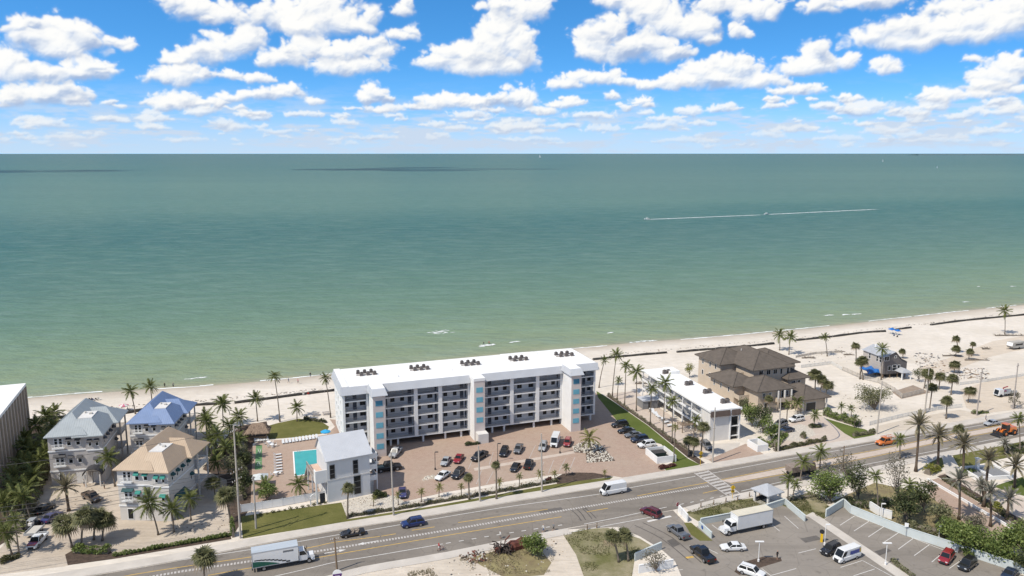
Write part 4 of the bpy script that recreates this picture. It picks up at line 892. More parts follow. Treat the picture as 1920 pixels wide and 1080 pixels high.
m = MB(); m.tube([(13.9, 17, 12.6), (16.6, 17.4, 11.9)], .14, 5); m.tube([(9.4, 20, 12.6), (9.4, 20, 13.2)], .12, 6); m.obj('roof_vent', 'slab', bh)
for x, w in ((2, .9), (4.2, .9), (10.2, 1.1)): window(bh, x, 3.9, w, 1.6, -1.5, bars=(1, 1))
for x in (7, 8.6): window(bh, x, 3.6, .8, 2.2, -1.5, fm='offwhite')
for x in (8.2, 11.0, 13.5): window(bh, x, 7.7, 1.5, 1.5, 8.2, bars=(1, 0), fm='offwhite')
for x in (15.8, 18.3): window(bh, x, 7.4, .9, 1.8, 12.2 if x > 19.3 else 8.2, fm='offwhite')
for x in (20.6, 22.6): window(bh, x, 7.9, .9, 1.2, 12.2); window(bh, x-1.5, 4.6, 1.1, .9, 6.2)
window(bh, 18.6, 4.6, .9, .9, 6.2); window(bh, 15.4, .1, 3.6, 2.6, -6.0, name='garage_door', pm='acfan', fm='offwhite')
window(bh, 8.6, .3, 3.0, 3.0, -1.5, fm='offwhite'); window(bh, 3, .2, 1.6, 2.4, -1.5)
for y in (20, 23, 27): window(bh, y, 7.4, .9, 1.6, 0, 1); window(bh, y, 3.8, .9, 1.6, 0, 1)
for y in (8, 12, 15.5): window(bh, y, 3.9, .8, 1.5, -3.4, 1)
for nm_, (x0, x1, y0, y1, z) in (('balcony', (-3.6, .2, 2.6, 5.4, 3.2)), ('balcony', (.5, 5.6, 13.0, 17.4, 6.7)), ('balcony', (5.9, 10.8, -3.2, -1.5, 3.0))):
    m = MB(); m.box(x0, x1, y0, y1, z-.3, z); m.box(x0, x0+.14, y0, y1, z, z+.95); m.box(x0+.14, x1, y0, y0+.14, z, z+.95); m.box(x0, x0+.3, y0, y0+.3, 0, z-.3); m.box(x1-.3, x1, y0, y0+.3, 0, z-.3); m.obj(nm_, 'tan', bh)
for x, y, za, zb in ((5.9, -3.1, 3.0, 6.2), (8.2, -3.1, 3.0, 6.2), (10.6, -3.1, 3.0, 6.2), (20.3, -6.9, 0, 3.8), (11.7, -6.9, 0, 3.8)): m = MB(); m.box(x, x+.35, y, y+.35, za, zb); m.obj('column', 'offwhite', bh)

# ------------------------------------------------------------------ small dark house on posts with the blue tarpaulin
gh = thing('stilt_house', 'small dark grey house on posts with a pale metal roof and white windows', 'house', (125.13, 252.17, 0), R(13))
M['darkwall'] = pmat('dark_grey_siding', (.145, .13, .125), .8, .15, .5, streak=(.3, .3, 8)); M['siding'] = pmat('sunlit_siding', (.42, .38, .34), .8, .1, .5, streak=(.3, .3, 8)); M['palemetal'] = pmat('pale_metal_roof', (.40, .41, .43), .5, .1, .4, spec=.4)
m = MB(); m.prof([(0, 1.4), (6.2, 1.4), (6.2, 7.1), (4.2, 9.0), (0, 7.5)], 0, 10.5); m.mi = [1, 0]+[0]*(len(m.f)-2); m.obj('wall', ['siding', 'darkwall'], gh) if False else None
m = MB(); m.prof([(0, 1.4), (6.2, 1.4), (6.2, 6.9), (4.2, 8.9), (0, 7.5)], 0, .25); m.obj('front_wall', 'darkwall', gh)
m = MB(); m.prof([(0.02, 1.4), (6.2, 1.4), (6.2, 6.85), (4.2, 8.85), (0.02, 7.45)], .25, 10.5); m.obj('wall', 'siding', gh)  # lighter siding: sunlight on the side wall is put into its colour
m = MB(); m.prof([(6.2, 1.4), (9.2, 1.4), (9.2, 5.3), (6.2, 6.6)], .02, 8); m.obj('side_wing', 'darkwall', gh)
mr, ms = MB(), MB(); face(mr, ms, (-.5, 11, 7.3), (-.5, -.4, 7.3), (4.2, -.4, 9.05), (4.2, 11, 9.05)); face(mr, ms, (6.6, -.4, 6.6), (6.6, 11, 6.6), (4.2, 11, 9.05), (4.2, -.4, 9.05)); face(mr, ms, (9.6, -.3, 5.2), (9.6, 8.3, 5.2), (6.2, 8.3, 6.75), (6.2, -.3, 6.75))
mr.obj('roof', 'palemetal', gh); seam_part(ms, gh, 'palemetal')
window(gh, 1.1, 6.1, 1.9, 1.5, 0, bars=(1, 0)); window(gh, 2.4, 2.7, 1.2, 1.5, 0); window(gh, 4.3, 2.5, 1.6, 2.0, 0, bars=(0, 1)); window(gh, 6.0, 2.7, 1.1, 1.7, .0); window(gh, 4.5, 6.9, .8, .8, 0)
for y in (1.5, 3.2, 7): window(gh, y, 5.2, 1.1, 1.9, 0, 1, bars=(0, 1))
for x in (.3, 3, 6, 9):
    for y in (.3, 4, 8): m = MB(); m.box(x-.15, x+.15, y-.15, y+.15, 0, 1.4); m.obj('post', 'wood', gh)
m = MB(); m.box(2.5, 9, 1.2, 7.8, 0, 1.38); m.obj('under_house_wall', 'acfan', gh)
mr, ms = MB(), MB(); hip(mr, ms, (4.6, 8.6, -3.6, -.02), 2.6, (6.5, 6.6, -2.6, -.4), 3.7, .4); mr.obj('porch_roof', 'palemetal', gh)
for x in (4.9, 8.3): m = MB(); m.box(x-.15, x+.15, -3.4, -3.1, 0, 2.42); m.obj('porch_column', 'frame', gh)
ch_ = MB(); ch_.box(2.9, 3.5, 8, 8.6, 7.6, 9.7); ch_.obj('chimney', 'white', gh)
tp = thing('tarpaulin_shelter', 'blue tarpaulin stretched over a low frame beside the dark stilt house', 'tarpaulin', (*G(1637, 706), 0), R(13))
M['tarp'] = pmat('blue_tarpaulin', (.025, .14, .42), .5, .25, .8, bump=.5, bscale=1.5)
gx, gy_ = 9, 6; m = MB()
vs = [(i*6.0/gx-3, j*4.6/gy_-1.2, 2.7+.35*math.sin(i*1.1)*math.sin(j*1.3)-abs(i-gx/2)*.10-(j == 0)*.9+random.uniform(-.08, .08)) for j in range(gy_+1) for i in range(gx+1)]
m.add(vs, [(j*(gx+1)+i, j*(gx+1)+i+1, (j+1)*(gx+1)+i+1, (j+1)*(gx+1)+i) for j in range(gy_) for i in range(gx)]); m.add([(x, y, z-.04) for x, y, z in vs], [(j*(gx+1)+i, (j+1)*(gx+1)+i, (j+1)*(gx+1)+i+1, j*(gx+1)+i+1) for j in range(gy_) for i in range(gx)]); m.obj('sheet', 'tarp', tp)
for x in (-2.8, 2.8):
    for y in (-1, 3.2): m = MB(); m.cyl(x, y, 0, 2.4, .06, 6); m.obj('pole', 'wood', tp)
sheet('yard', [(1672,735),(1712,722),(1745,736),(1690,748)], 'deckdirt', .02)

# ------------------------------------------------------------------ roadside pavilion, walls of the car parks
gd = thing('pavilion', 'small open pavilion with a pale four sided metal roof beside the car park wall', 'pavilion', (*G(1447, 946), 0), R(30))
mr, ms = MB(), MB(); hip(mr, ms, (-2.6, 2.4, -1.2, 3.8), 2.9, (-.12, -.08, 1.28, 1.32), 4.4, .35); mr.obj('roof', 'palemetal', gd); seam_part(ms, gd, 'palemetal')
for x, y in ((-1.9, -.6), (1.7, -.6), (-1.9, 3.1), (1.7, 3.1)): m = MB(); m.box(x-.2, x+.2, y-.2, y+.2, 0, 2.7); m.obj('column', 'offwhite', gd)
m = MB(); m.box(-1.7, 1.5, 2.6, 3.0, .02, .5); m.box(-1.7, 1.5, 2.9, 3.0, .5, 1.0); m.obj('bench', 'dark', gd)
m = MB(); m.box(-2.1, 1.9, -.8, 3.3, .0, .1); m.obj('floor', 'concrete', gd)
M['lotwall'] = pmat('pale_aqua_wall', (.52, .56, .55), .85, .08, .5, coord='World')
def wall(label, pts, h, mat='lotwall', th=.22):
    P = [Vector(p) for p in GP(*pts)]; o = P[0]; root = thing('garden_wall', label, 'wall', o)
    for i, (a, b) in enumerate(zip(P[:-1], P[1:])):
        L_ = (b-a).length; d = (b-a)/L_; m = MB(); e = -.0 if i % 2 else th/2; m.box(-e if False else (th/2 if i else 0), L_+(0 if i == len(P)-2 else th/2), -th/2, th/2, 0, h)
        m.obj('wall_section', mat, root, False, (a.x-o.x, a.y-o.y, 0), math.atan2(d.y, d.x)); c = MB(); c.box(th*.7, L_-th*.2, -th*.75, th*.75, h, h+.07); c.obj('coping', mat, root, False, (a.x-o.x, a.y-o.y, 0), math.atan2(d.y, d.x))
    return root
wall('low pale wall round the near car park, turning its corner beside the pavilion', [(1313,984),(1366,974),(1437,957),(1471,946),(1509,978)], 1.35)
wall('low white wall at the mouth of the side street beside the stop sign', [(1272,960),(1289,979)], 1.6, 'white'); bw = wall('low pale wall with a round blue mark beside the small grass strip', [(1310,988),(1334,1010)], 1.3)
m = MB(); m.prof([(1.6+.42*math.cos(a), .72+.42*math.sin(a)) for a in np.linspace(0, 2*math.pi, 15)[:-1]], -.128, -.112); dv = Vector(G(1334,1010))-Vector(G(1310,988)); M['bluemark'] = pmat('blue_mark', (.04, .10, .32), .6, .1, 3); m.obj('emblem', 'bluemark', bw, False, None, math.atan2(dv.y, dv.x))
wall('long pale aqua wall behind the row of parking bays', [(1548,970),(1581,949),(1594,962),(1698,1004),(1809,1040),(1960,1090)], 1.7)
wall('low white garden wall running down to the pink paver drive', [(1630,955),(1648,967),(1672,974)], 1.8, 'white'); wall('long white kerb wall between the pink drive and the planted strip', [(1738,900),(1892,990),(1990,1045)], .5, 'white'); wall('white wall stub of the side street below the sabal palms', [(1190,1052),(1240,1030)], 1.5)
wall('white pillar wall behind the leafless shrub', [(1197,1075),(1262,1064)], 1.6, 'white')
def enclosure(label, p, rz, w, d, h, inner=None):
    e = thing('bin_enclosure', label, 'enclosure', (*p, 0), rz, 'white bin enclosures by the road')
    for nm_, b_ in (('front_wall', (0, w, 0, .2)), ('back_wall', (0, w, d-.2, d)), ('side_wall', (0, .2, .2, d-.2)), ('side_wall', (w-.2, w, .2, d-.2))): m = MB(); m.box(*b_, 0, h); m.obj(nm_, 'white', e)
    m = MB(); m.box(.2, w-.2, .2, d-.2, .02, .06); m.obj('floor', 'lot', e); return e
enclosure('white bin enclosure at the end of the parked cars, with a dark green skip inside', G(1232, 870), R(16), 5.2, 6.5, 1.7)
M['skip'] = pmat('dark_green_skip', (.02, .045, .04), .6, .2, 1); c = G(1236, 858); sk = thing('skip', 'dark green rubbish skip inside the white enclosure', 'skip', (*c, .06), R(16)); m = MB(); m.frus((-1.2, 1.6, -.2, 1.6), .1, (-1.4, 1.8, -.4, 1.8), 1.25); m.obj('bin_body', 'skip', sk); m = MB(); m.box(-1.42, 1.82, -.42, 1.82, 1.25, 1.32); m.obj('lid', 'acfan', sk)
enclosure('white bin enclosure beside the motel driveway, in front of the garden trees', G(1420, 848), R(18), 3.2, 4.4, 1.8)
# entrance feature on the right: white framed terrace with grey panels
en = thing('terrace', 'white framed terrace with grey glazed panels among the date palms', 'terrace', (*G(1832, 902), 0), R(8))
m = MB(); m.box(0, 9.5, 0, .3, 0, .9); m.box(0, .3, .3, 6, 0, 1.1); m.box(0, 9.5, 5.7, 6, 0, 1.1); m.box(3.6, 4.1, .3, 5.7, 0, 1.0); m.box(9.2, 9.5, .3, 5.7, 0, 1.0); m.obj('frame_wall', 'white', en)
for x0, x1 in ((.35, 3.55), (4.15, 9.15)): m = MB(); m.box(x0, x1, .35, 5.65, .5, .62); m.obj('panel', 'greyframe', en)
m = MB(); m.box(3.5, 4.2, 4.6, 5.3, 1.0, 3.2); m.box(3.3, 4.4, 4.4, 5.5, 3.2, 3.4); m.obj('pillar', 'white', en)
# thatched hut
tk = thing('tiki_hut', 'small hut with a brown palm thatch roof at the edge of the lawn', 'hut', (*G(466, 826), 0), R(9))
m = MB(); hip(m, None, (-.7, 5.4, -.9, 3.9), 2.1, (.9, 3.8, 1.3, 1.6), 4.2); m.obj('thatch_roof', 'thatch', tk)
fr = MB()
for i in range(260):
    t = random.random(); s = random.choice((0, 1, 2, 3)); x, y = ((-.7+6.1*t, -.9), (-.7+6.1*t, 3.9), (-.7, -.9+4.8*t), (5.4, -.9+4.8*t))[s]; k = random.random()
    cx_, cy_ = (.9+2.9*t, 1.45) if s < 2 else ((.9 if s == 2 else 3.8), 1.45); bx_, by_, bz_ = x+(cx_-x)*k, y+(cy_-y)*k, 2.1+2.1*k
    dx, dy = (x-bx_, y-by_); n_ = math.hypot(x-cx_, y-cy_); ux, uy = (x-cx_)/n_, (y-cy_)/n_; w = .12
    fr.add([(bx_-uy*w, by_+ux*w, bz_+.06), (bx_+uy*w, by_-ux*w, bz_+.06), (bx_+ux*.7, by_+uy*.7, bz_-.45+random.uniform(-.1, .15))], [(0,1,2)])
o = fr.obj('thatch_fringe', 'thatch', tk); o['kind'] = 'stuff'
for x in (0, 4.7):
    for y in (-.3, 3.3): m = MB(); m.cyl(x, y, 0, 2.2, .11, 7); m.obj('post', 'wood', tk)
m = MB(); m.box(0.3, 4.4, -.2, .3, 0, 1.05); m.obj('counter', 'wood', tk)

# ------------------------------------------------------------------ yards and planting beds
sheet('paved_yard', [(636,790),(700,905),(700,948),(745,946),(765,939),(830,924),(950,903),(1046,889),(1075,886.5),(1120,888),(1152,893),(1170,896),(1251,886),(1244,878),(1207,838),(1160,795),(1122,740),(1080,712),(640,765)], 'paver', .014)
sheet('parking_kerb_strip', [(888,878),(1075,846),(1078,850),(890,883)], 'paverpale', .022)
marking('parking_line', [[(1020,866),(1008,893)],[(1038,863),(1028,888)],[(1060,860),(1048,884)],[(1078,857),(1068,881)],[(925,884),(912,908)],[(903,882),(893,908)],[(925,848),(917,872)],[(1004,835),(992,860)],[(890,832+20),(878,880)]], .12, 'paintworn', z=.026)
sheet('lawn', [(655,987),(649,974),(745,959),(800,951),(940,926),(1010,913),(1050,906),(1150,894),(1138,903),(1010,926),(900,946.5),(760,970)], 'lawn', .018)
sheet('pebble_bed', [(640,942),(700,927),(745,931),(760,942),(900,917),(1015,898),(1017,905),(900,927),(745,955),(650,969)], 'pebble', .020)
sheet('mulch_bed', [(1040,897),(1055,888.5),(1080,886),(1112,886.5),(1150,893),(1100,900),(1045,908)], 'mulch', .024)
sheet('lawn', [(452,968),(560,953),(648,941),(652,984),(560,993),(455,1010)], 'lawn', .016)
sheet('lawn', [(497,800),(520,793.5),(560,785),(600,789),(617,800),(612,812),(560,819.5),(500,824)], 'lawn', .026)
sheet('lawn', [(1118,733),(1138,745),(1215,798),(1290,860),(1312,871),(1300,877),(1252,886),(1246,879),(1262,872),(1255,850),(1240,833),(1207,824),(1160,793),(1121,745)], 'lawngreen', .022)
sheet('planting_strip', [(1136,742),(1141,741),(1218,793),(1300,852),(1322,868),(1312,871),(1290,858),(1215,797)], 'mulch', .026)
sheet('patio', [(1143,738),(1190,733),(1330,828),(1340,868),(1300,851),(1218,792)], 'paverpale', .018)
sheet('driveway', [(1328,862),(1398,832),(1440,856),(1345,873)], 'paver', .024); sheet('apron', [(1318,848),(1335,833),(1388,830),(1385,838),(1352,851),(1322,855)], 'pave', .028)
sheet('driveway', [(1452,838),(1466,805),(1500,782),(1535,776),(1562,795),(1580,810),(1603,824),(1520,838.5)], 'paverpale', .018); sheet('pebble_bed', [(1462,824),(1472,804),(1498,795),(1520,800),(1530,815),(1500,828)], 'pebble', .022)
marking('drive_border', [[(1545,783),(1563,800),(1574,815),(1566,823),(1545,828),(1510,832)]], .3, 'rail', z=.026)
sheet('lawn', [(1546,784),(1600,800),(1622,805),(1642,815),(1604,824),(1584,813),(1562,796)], 'lawngreen', .020)
sheet('mulch_bed', [(127,1060),(122,1040),(150,1024),(198,1024),(214,1040),(432,1003),(434,1011),(214,1048)], 'mulch', .016)
sheet('mulch_bed', [(380,880),(400,850),(440,800),(500,790),(505,812),(474,832),(470,950),(440,1000),(430,960),(425,900)], 'mulch', .010)
sheet('planted_ground', [(0,900),(45,800),(100,770),(112,800),(95,880),(60,960),(20,1010),(-60,1060)], 'mulch', .010)
sheet('weedy_ground', [(1056,1003),(1090,992),(1140,990),(1200,1010),(1234,1031),(1190,1050),(1180,1110),(1105,1110),(1080,1040)], 'weedy', .016)
sheet('bare_soil', [(878,1046),(915,1037),(950,1026),(1010,1028),(1034,1055),(1020,1078),(950,1085),(905,1062)], 'dirt', .018)
sheet('weedy_ground', [(1284,962),(1330,946),(1422,932),(1442,946),(1430,957),(1366,972),(1316,982)], 'weedy', .018); sheet('weedy_ground', [(1282,980),(1296,980),(1336,1014),(1312,1014),(1296,1003)], 'lawn', .018)
sheet('weedy_ground', [(1462,946),(1520,922),(1562,955),(1546,973),(1513,966)], 'weedy', .018); sheet('weedy_ground', [(1560,940),(1640,905),(1760,930),(1850,1000),(1930,1080),(1800,1036),(1700,1000)], 'dirt', .010)
sheet('lawn', [(1742,868),(1766,856),(1774,874),(1752,884)], 'lawn', .018); sheet('lawn', [(1784,851),(1852,837),(1920,828),(1925,850),(1872,862),(1830,872),(1806,890)], 'lawn', .018); sheet('lawn', [(1862,912),(1930,890),(1940,935),(1890,922)], 'lawngreen', .018)
sheet('driveway', [(1738,902),(1760,896),(1900,983),(2000,1045),(1960,1060),(1850,1012),(1745,932)], 'paver', .014); sheet('plaza', [(1758,890),(1830,872),(1862,912),(1890,922),(1945,945),(1960,1010),(1910,978)], 'paverpale', .012); sheet('mulch_bed', [(1757,893),(1772,889),(1925,980),(1905,984)], 'mulch', .020)
sheet('footpath', [(1512,966),(1524,960),(1730,1096),(1708,1100)], 'pave', .022); sheet('mulch_bed', [(1377,1072),(1388,1056),(1430,1044),(1464,1046),(1466,1052),(1420,1066),(1386,1078)], 'mulch', .024)
sheet('footpath', [(1766,856),(1783,852),(1806,890),(1776,900)], 'pave', .020)

M['yardsand'] = sand_mat('trodden_yard_sand', (.55, .475, .39), (.44, .37, .295), False); M['vergesand'] = sand_mat('verge_sand', (.66, .58, .485), (.50, .43, .345), False); M['track'] = sand_mat('tan_sand_track', (.63, .545, .445), (.55, .465, .37), False)
sheet('sandy_yard', [(-60,1085),(20,1010),(60,955),(100,870),(112,800),(250,790),(390,775),(430,850),(445,1000),(433,1004),(212,1043),(120,1062)], 'yardsand', .006)
sheet('sandy_verge', [(300,1180),(560,1096),(680,1067),(836,1038),(1009,1003),(1060,1003),(1085,1040),(1110,1120),(900,1300)], 'vergesand', .006)
sheet('sand_track', [(1720,690),(1790,668),(1860,640),(1930,628),(1930,652),(1860,668),(1800,690),(1735,712)], 'track', .006); sheet('sand_track', [(1800,730),(1850,716),(1930,704),(1930,765),(1840,776),(1812,765)], 'track', .006)
sheet('sand_track', [(1640,800),(1700,786),(1800,768),(1850,780),(1920,768),(1920,774),(1842,788),(1753,803),(1650,820)], 'vergesand', .008)
# ------------------------------------------------------------------ palms
def frond_mesh(name, droop, mats, n=15, ll=.30, stiff=False, seed=1):
    rnd = random.Random(seed); mb = MB(); f = lambda t: (t*(1-.12*droop*t), 0, .16*t-droop*t*t)
    prev = None
    for i in range(6):
        t = i/5; x, _, z = f(t); w = .012*(1-t)+.003; mb.v += [(x, -w, z), (x, w, z)]
        if i: k = len(mb.v); mb.f.append((k-4, k-2, k-1, k-3)); mb.mi.append(0)
    for i in range(n):
        t = .12+.86*(i+.5)/n; x, _, z = f(t); L_ = ll*(math.sin(math.pi*min(1, t*.85+.18))**.6)*rnd.uniform(.8, 1.15)
        for s in (-1, 1):
            a = rnd.uniform(.45, .75) if not stiff else rnd.uniform(.5, .7); dz = (-.35 if not stiff else .12)*L_*rnd.uniform(.5, 1.5)
            k = len(mb.v); mb.v += [(x-.03, s*.004, z), (x+.034, s*.004, z), (x+L_*math.cos(a)*.8, s*L_*math.sin(a)*1.05, z+dz)]; mb.f.append((k, k+1, k+2)); mb.mi.append(0)
    return mb.mesh(name, mats)
FR = {k: [frond_mesh('frond', d, m, n, l, st, i) for i, d in enumerate(ds)] for k, (ds, m, n, l, st) in dict(
    c=((.30, .48, .66), 'frond', 22, .34, False), y=((.3, .5, .65), 'frondy', 20, .32, False), d=((.12, .26, .42), 'datef', 24, .20, True), g=((.12, .28, .45), 'dateg', 22, .21, True), x=((.6, .8, .95), 'deadf', 12, .2, False)).items()}
def sabal_crown(seed):
    rnd = random.Random(seed); mb = MB()
    for i in range(46):
        z = 1-1.62*(i+.5)/46; az = i*2.39996+rnd.uniform(-.2, .2); h = math.sqrt(max(0, 1-z*z)); d = Vector((h*math.cos(az), h*math.sin(az), z*.8)).normalized()
        s = d.cross(Vector((0, 0, 1))).normalized() if abs(d.z) < .97 else Vector((1, 0, 0)); u = s.cross(d); L_ = rnd.uniform(.40, .80); root = d*rnd.uniform(.24, .40); dead = z < -.42
        for j in range(9):
            a = (j-4)/4*1.25; v = (d*math.cos(a)+s*math.sin(a)).normalized(); tip = root+v*L_*(1-.12*abs(j-4)/4)*rnd.uniform(.78, 1.08)+Vector((0, 0, -.16-.22*dead)); w = (s*math.cos(a)-d*math.sin(a))*.055
            k = len(mb.v); mid = root+v*L_*.5
            mb.v += [tuple(root), tuple(mid-w), tuple(tip), tuple(mid+w+u*.02)]; mb.f.append((k, k+1, k+2, k+3)); mb.mi.append(1 if dead else 0)
        k = len(mb.v); w = s*.012; mb.v += [tuple(-w), tuple(w), tuple(root+w), tuple(root-w)]; mb.f.append((k, k+1, k+2, k+3)); mb.mi.append(1 if dead else 0)
    return mb.mesh('crown', ['sabal', 'deadf'])
SB = [sabal_crown(i) for i in range(4)]
def crown_small(seed, mats, n=20):
    rnd = random.Random(seed); mb = MB(); kind = {'frond': 'c', 'frondy': 'y', 'datef': 'd', 'dateg': 'g'}[mats]
    for i in range(n):
        me = FR[kind][i % 3]; el = R(78-118*(i/n)**.9+rnd.uniform(-8, 8)); rot = Matrix.Rotation(i*2.39996, 4, 'Z') @ Matrix.Rotation(-el, 4, 'Y'); s = rnd.uniform(.85, 1.1)
        mb.add([tuple(rot @ (v.co*s)) for v in me.vertices], [tuple(p.vertices) for p in me.polygons])
    return mb.mesh('crown', mats)
CS = {m: [crown_small(i+10, m) for i in range(3)] for m in ('frond', 'frondy', 'datef', 'dateg')}
pn_ = [0]
def palm(kind, base, top, rpx, label, group=None, single=None, dead=0):
    """a palm from its foot (ground pixel) to the heart of its crown; single: crown as one mesh (too small to show its fronds)"""
    pn_[0] += 1; rnd = random.Random(pn_[0]*7+1); X, Y = G(*base); dx, h = TOP(*base, *top); r = rpx/PXM(*base)*1.06
    nm = {'c': 'coconut_palm', 'y': 'coconut_palm', 's': 'sabal_palm', 'd': 'date_palm', 'g': 'date_palm'}[kind]
    o = thing(nm, label, 'palm', (X, Y, 0), 0, group); h = max(h, .6); dy = rnd.uniform(-.06, .06)*h
    r0, r1 = {'c': (.17, .10), 'y': (.17, .10), 's': (.19, .16), 'd': (.30, .24), 'g': (.26, .2)}[kind]
    if h < 4: r0 *= .75; r1 *= .75
    b = rnd.uniform(-.5, .5)*.5; pts = []
    for i in range(8):
        t = i/7; q = t*t*(.6)+t*.4+b*t*(1-t)*.35; pts.append((dx*q, dy*q, h*t))
    m = MB(); rad = [r0*(1.55 if i == 0 else 1.0)*(1-i/7)+r1*(i/7) for i in range(8)]
    m.tube(pts, rad, 7); m.obj('trunk', 'trunkdk' if kind in 'dg' else 'trunk', o, True)
    c = pts[-1]
    if kind == 's':
        put('crown', SB[pn_[0] % 4], o, c, rnd.random()*6, r*1.14)
    elif single or (single is None and rpx < 12):
        put('crown', CS[{'c': 'frond', 'y': 'frondy', 'd': 'datef', 'g': 'dateg'}[kind]][pn_[0] % 3], o, c, rnd.random()*6, r*1.05)
    else:
        n = {'c': 22, 'y': 18, 'd': 38, 'g': 30}[kind]
        for i in range(n):
            f = (i+.5)/n; el = R((80-122*f**.9) if kind in 'cy' else (84-120*f))+rnd.uniform(-.14, .14)
            fr = put('frond', FR[kind][min(2, int(rnd.random()*3))], o, c, 0, r*rnd.uniform(.92, 1.16)*(.99 if kind in 'dg' else 1.05)); fr.rotation_euler = (rnd.uniform(-.25, .25), -el, i*2.39996+rnd.uniform(-.25, .25))
        for i in range(dead):
            fr = put('frond', FR['x'][i % 3], o, (c[0], c[1], c[2]-.25), 0, r*rnd.uniform(.7, .95)); fr.rotation_euler = (0, R(rnd.uniform(30, 75)), rnd.random()*6.28)
        if kind in 'dg':
            m = MB(); m.tube([(c[0], c[1], c[2]-1.1), (c[0], c[1], c[2]-.4), (c[0], c[1], c[2]+.2)], [.28, .48, .3], 8); m.obj('crown_boot', 'trunkdk', o)
        elif kind in 'cy':
            m = MB()
            for i in range(5): a = i*1.256; m.tube([(c[0]+.2*math.cos(a), c[1]+.2*math.sin(a), c[2]-.38), (c[0]+.22*math.cos(a), c[1]+.22*math.sin(a), c[2]-.12)], [.05, .12], 5)
            m.obj('coconuts', 'leafyel', o)
    return o
BP = 'palms standing on the beach'; LP_ = 'palms in the gardens'; RP = 'palms right of the dark house'; DP = 'date palms by the drive'
for a in [('c',(254,776),(245,733),16,'coconut palm on the sand in front of the pink beach umbrella, the nearer of two',BP), ('c',(285,752),(281,726),15,'coconut palm at the back of the sand, rising behind the blue roofed house',BP),
 ('c',(525,791),(513,707),13,'very tall thin coconut palm leaning over the kidney shaped lawn',BP), ('c',(483,790),(479,748),16,'coconut palm rising straight behind the thatched hut',BP), ('c',(557,790),(557,764),15,'short upright coconut palm in the middle of the lawn edge',BP), ('c',(620,783),(611,708),12,'tall coconut palm close to the pool end of the condominium',BP),
 ('c',(419,800),(417,758),20,'coconut palm behind the tan house, tallest of its thicket',LP_), ('c',(393,848),(388,790),21,'dense coconut palm beside the back corner of the tan house',LP_), ('c',(432,842),(430,798),20,'coconut palm left of the tall pole behind the pool garden',LP_), ('c',(452,808),(448,780),18,'young coconut palm with raised fronds left of the thatched hut',LP_), ('c',(416,864),(408,818),21,'coconut palm drooping over the yard right of the tan house',LP_), ('c',(405,835),(402,806),18,'small coconut palm squeezed between two taller palms behind the tan house',LP_),
 ('s',(432,980),(424,930),21,'sabal palm beside the utility pole at the corner of the front lawn',LP_), ('s',(652,972),(653,916),13,'slender sabal palm in front of the clubhouse wall',LP_), ('s',(383,1098),(383,1046),24,'round headed sabal palm on the near side of the road',LP_),
 ('c',(500,936),(496,912),20,'low bushy coconut palm at the left of the pool fence',LP_), ('c',(562,936),(560,908),20,'low dark coconut palm in the pool garden beside the pool',LP_),
 ('d',(129,958),(124,912),27,'date palm standing in the sandy yard of the grey roofed house',LP_), ('s',(135,1026),(122,984),24,'leftmost sabal palm of the clump at the drive entrance',LP_), ('s',(153,1025),(158,970),24,'sabal palm in the middle of the clump at the drive entrance',LP_), ('s',(176,1012),(181,970),22,'sabal palm at the back of the clump at the drive entrance',LP_), ('s',(192,1014),(197,976),21,'rightmost sabal palm of the clump at the drive entrance',LP_),
 ('c',(216,912),(204,856),21,'coconut palm by the arched porch of the grey roofed house',LP_,None,4), ('c',(297,1003),(280,944),29,'large coconut palm bending over the front wall of the tan house',LP_,None,5), ('c',(326,998),(324,954),24,'coconut palm with brown fronds at the corner of the tan house',LP_,None,4), ('c',(358,976),(357,934),20,'coconut palm beside the right wall of the tan house',LP_,None,3),
 ('c',(36,1042),(30,974),18,'thin coconut palm beside the parked trucks',LP_), ('c',(22,1040),(8,1000),30,'low arching coconut palm at the left edge of the view',LP_,None,3),
 ('s',(931,936),(930,872),9,'slim cabbage palm on the roadside hedge, tallest of the row',LP_), ('s',(880,936),(878,896),10,'small cabbage palm on the hedge behind the black cars',LP_)]: palm(*a)
for i, (b, t, r) in enumerate([((108,790),(103,772),18), ((78,826),(66,798),22), ((62,846),(48,820),22), ((80,870),(62,846),24), ((98,862),(86,828),20), ((60,898),(42,868),24), ((80,922),(62,892),24), ((44,946),(24,912),24), ((88,900),(76,862),20), ((108,830),(100,798),16), ((58,978),(40,932),24), ((20,980),(4,944),24)]):
    palm('c', b, t, r, f'coconut palm in the thicket along the ribbed tower, {("first", "second", "third", "fourth", "fifth", "sixth", "seventh", "eighth", "ninth", "tenth", "eleventh", "twelfth")[i]} inland from the sand', 'palm thicket along the ribbed tower', None, 2)
for a in [('c',(398,862),(394,826),20,'coconut palm rising in the dark thicket right of the tan house, nearest the wall',LP_), ('c',(428,880),(424,838),20,'coconut palm in the thicket right of the tan house, beside the olive shrubs',LP_), ('c',(446,862),(446,824),18,'coconut palm in the thicket left of the shuffleboard court',LP_), ('c',(412,900),(404,866),20,'low coconut palm in the thicket above the shaded yard',LP_), ('c',(388,818),(384,782),17,'coconut palm behind the back right corner of the tan house roof',LP_), ('s',(404,935),(400,905),16,'sabal palm at the edge of the shaded yard right of the tan house',LP_)]: palm(*a)
for i, (b, t, r) in enumerate([((92,812),(86,780),20), ((54,866),(44,838),24), ((92,884),(84,848),22), ((70,906),(58,874),24), ((34,926),(24,890),24), ((64,952),(54,914),24), ((36,966),(26,930),26)]):
    palm('c', b, t, r, f'pale coconut palm deep in the thicket by the ribbed tower, {("first", "second", "third", "fourth", "fifth", "sixth", "seventh")[i]} from the beach', 'palm thicket along the ribbed tower', None, 2)
YG = 'young palms along the roadside hedge'
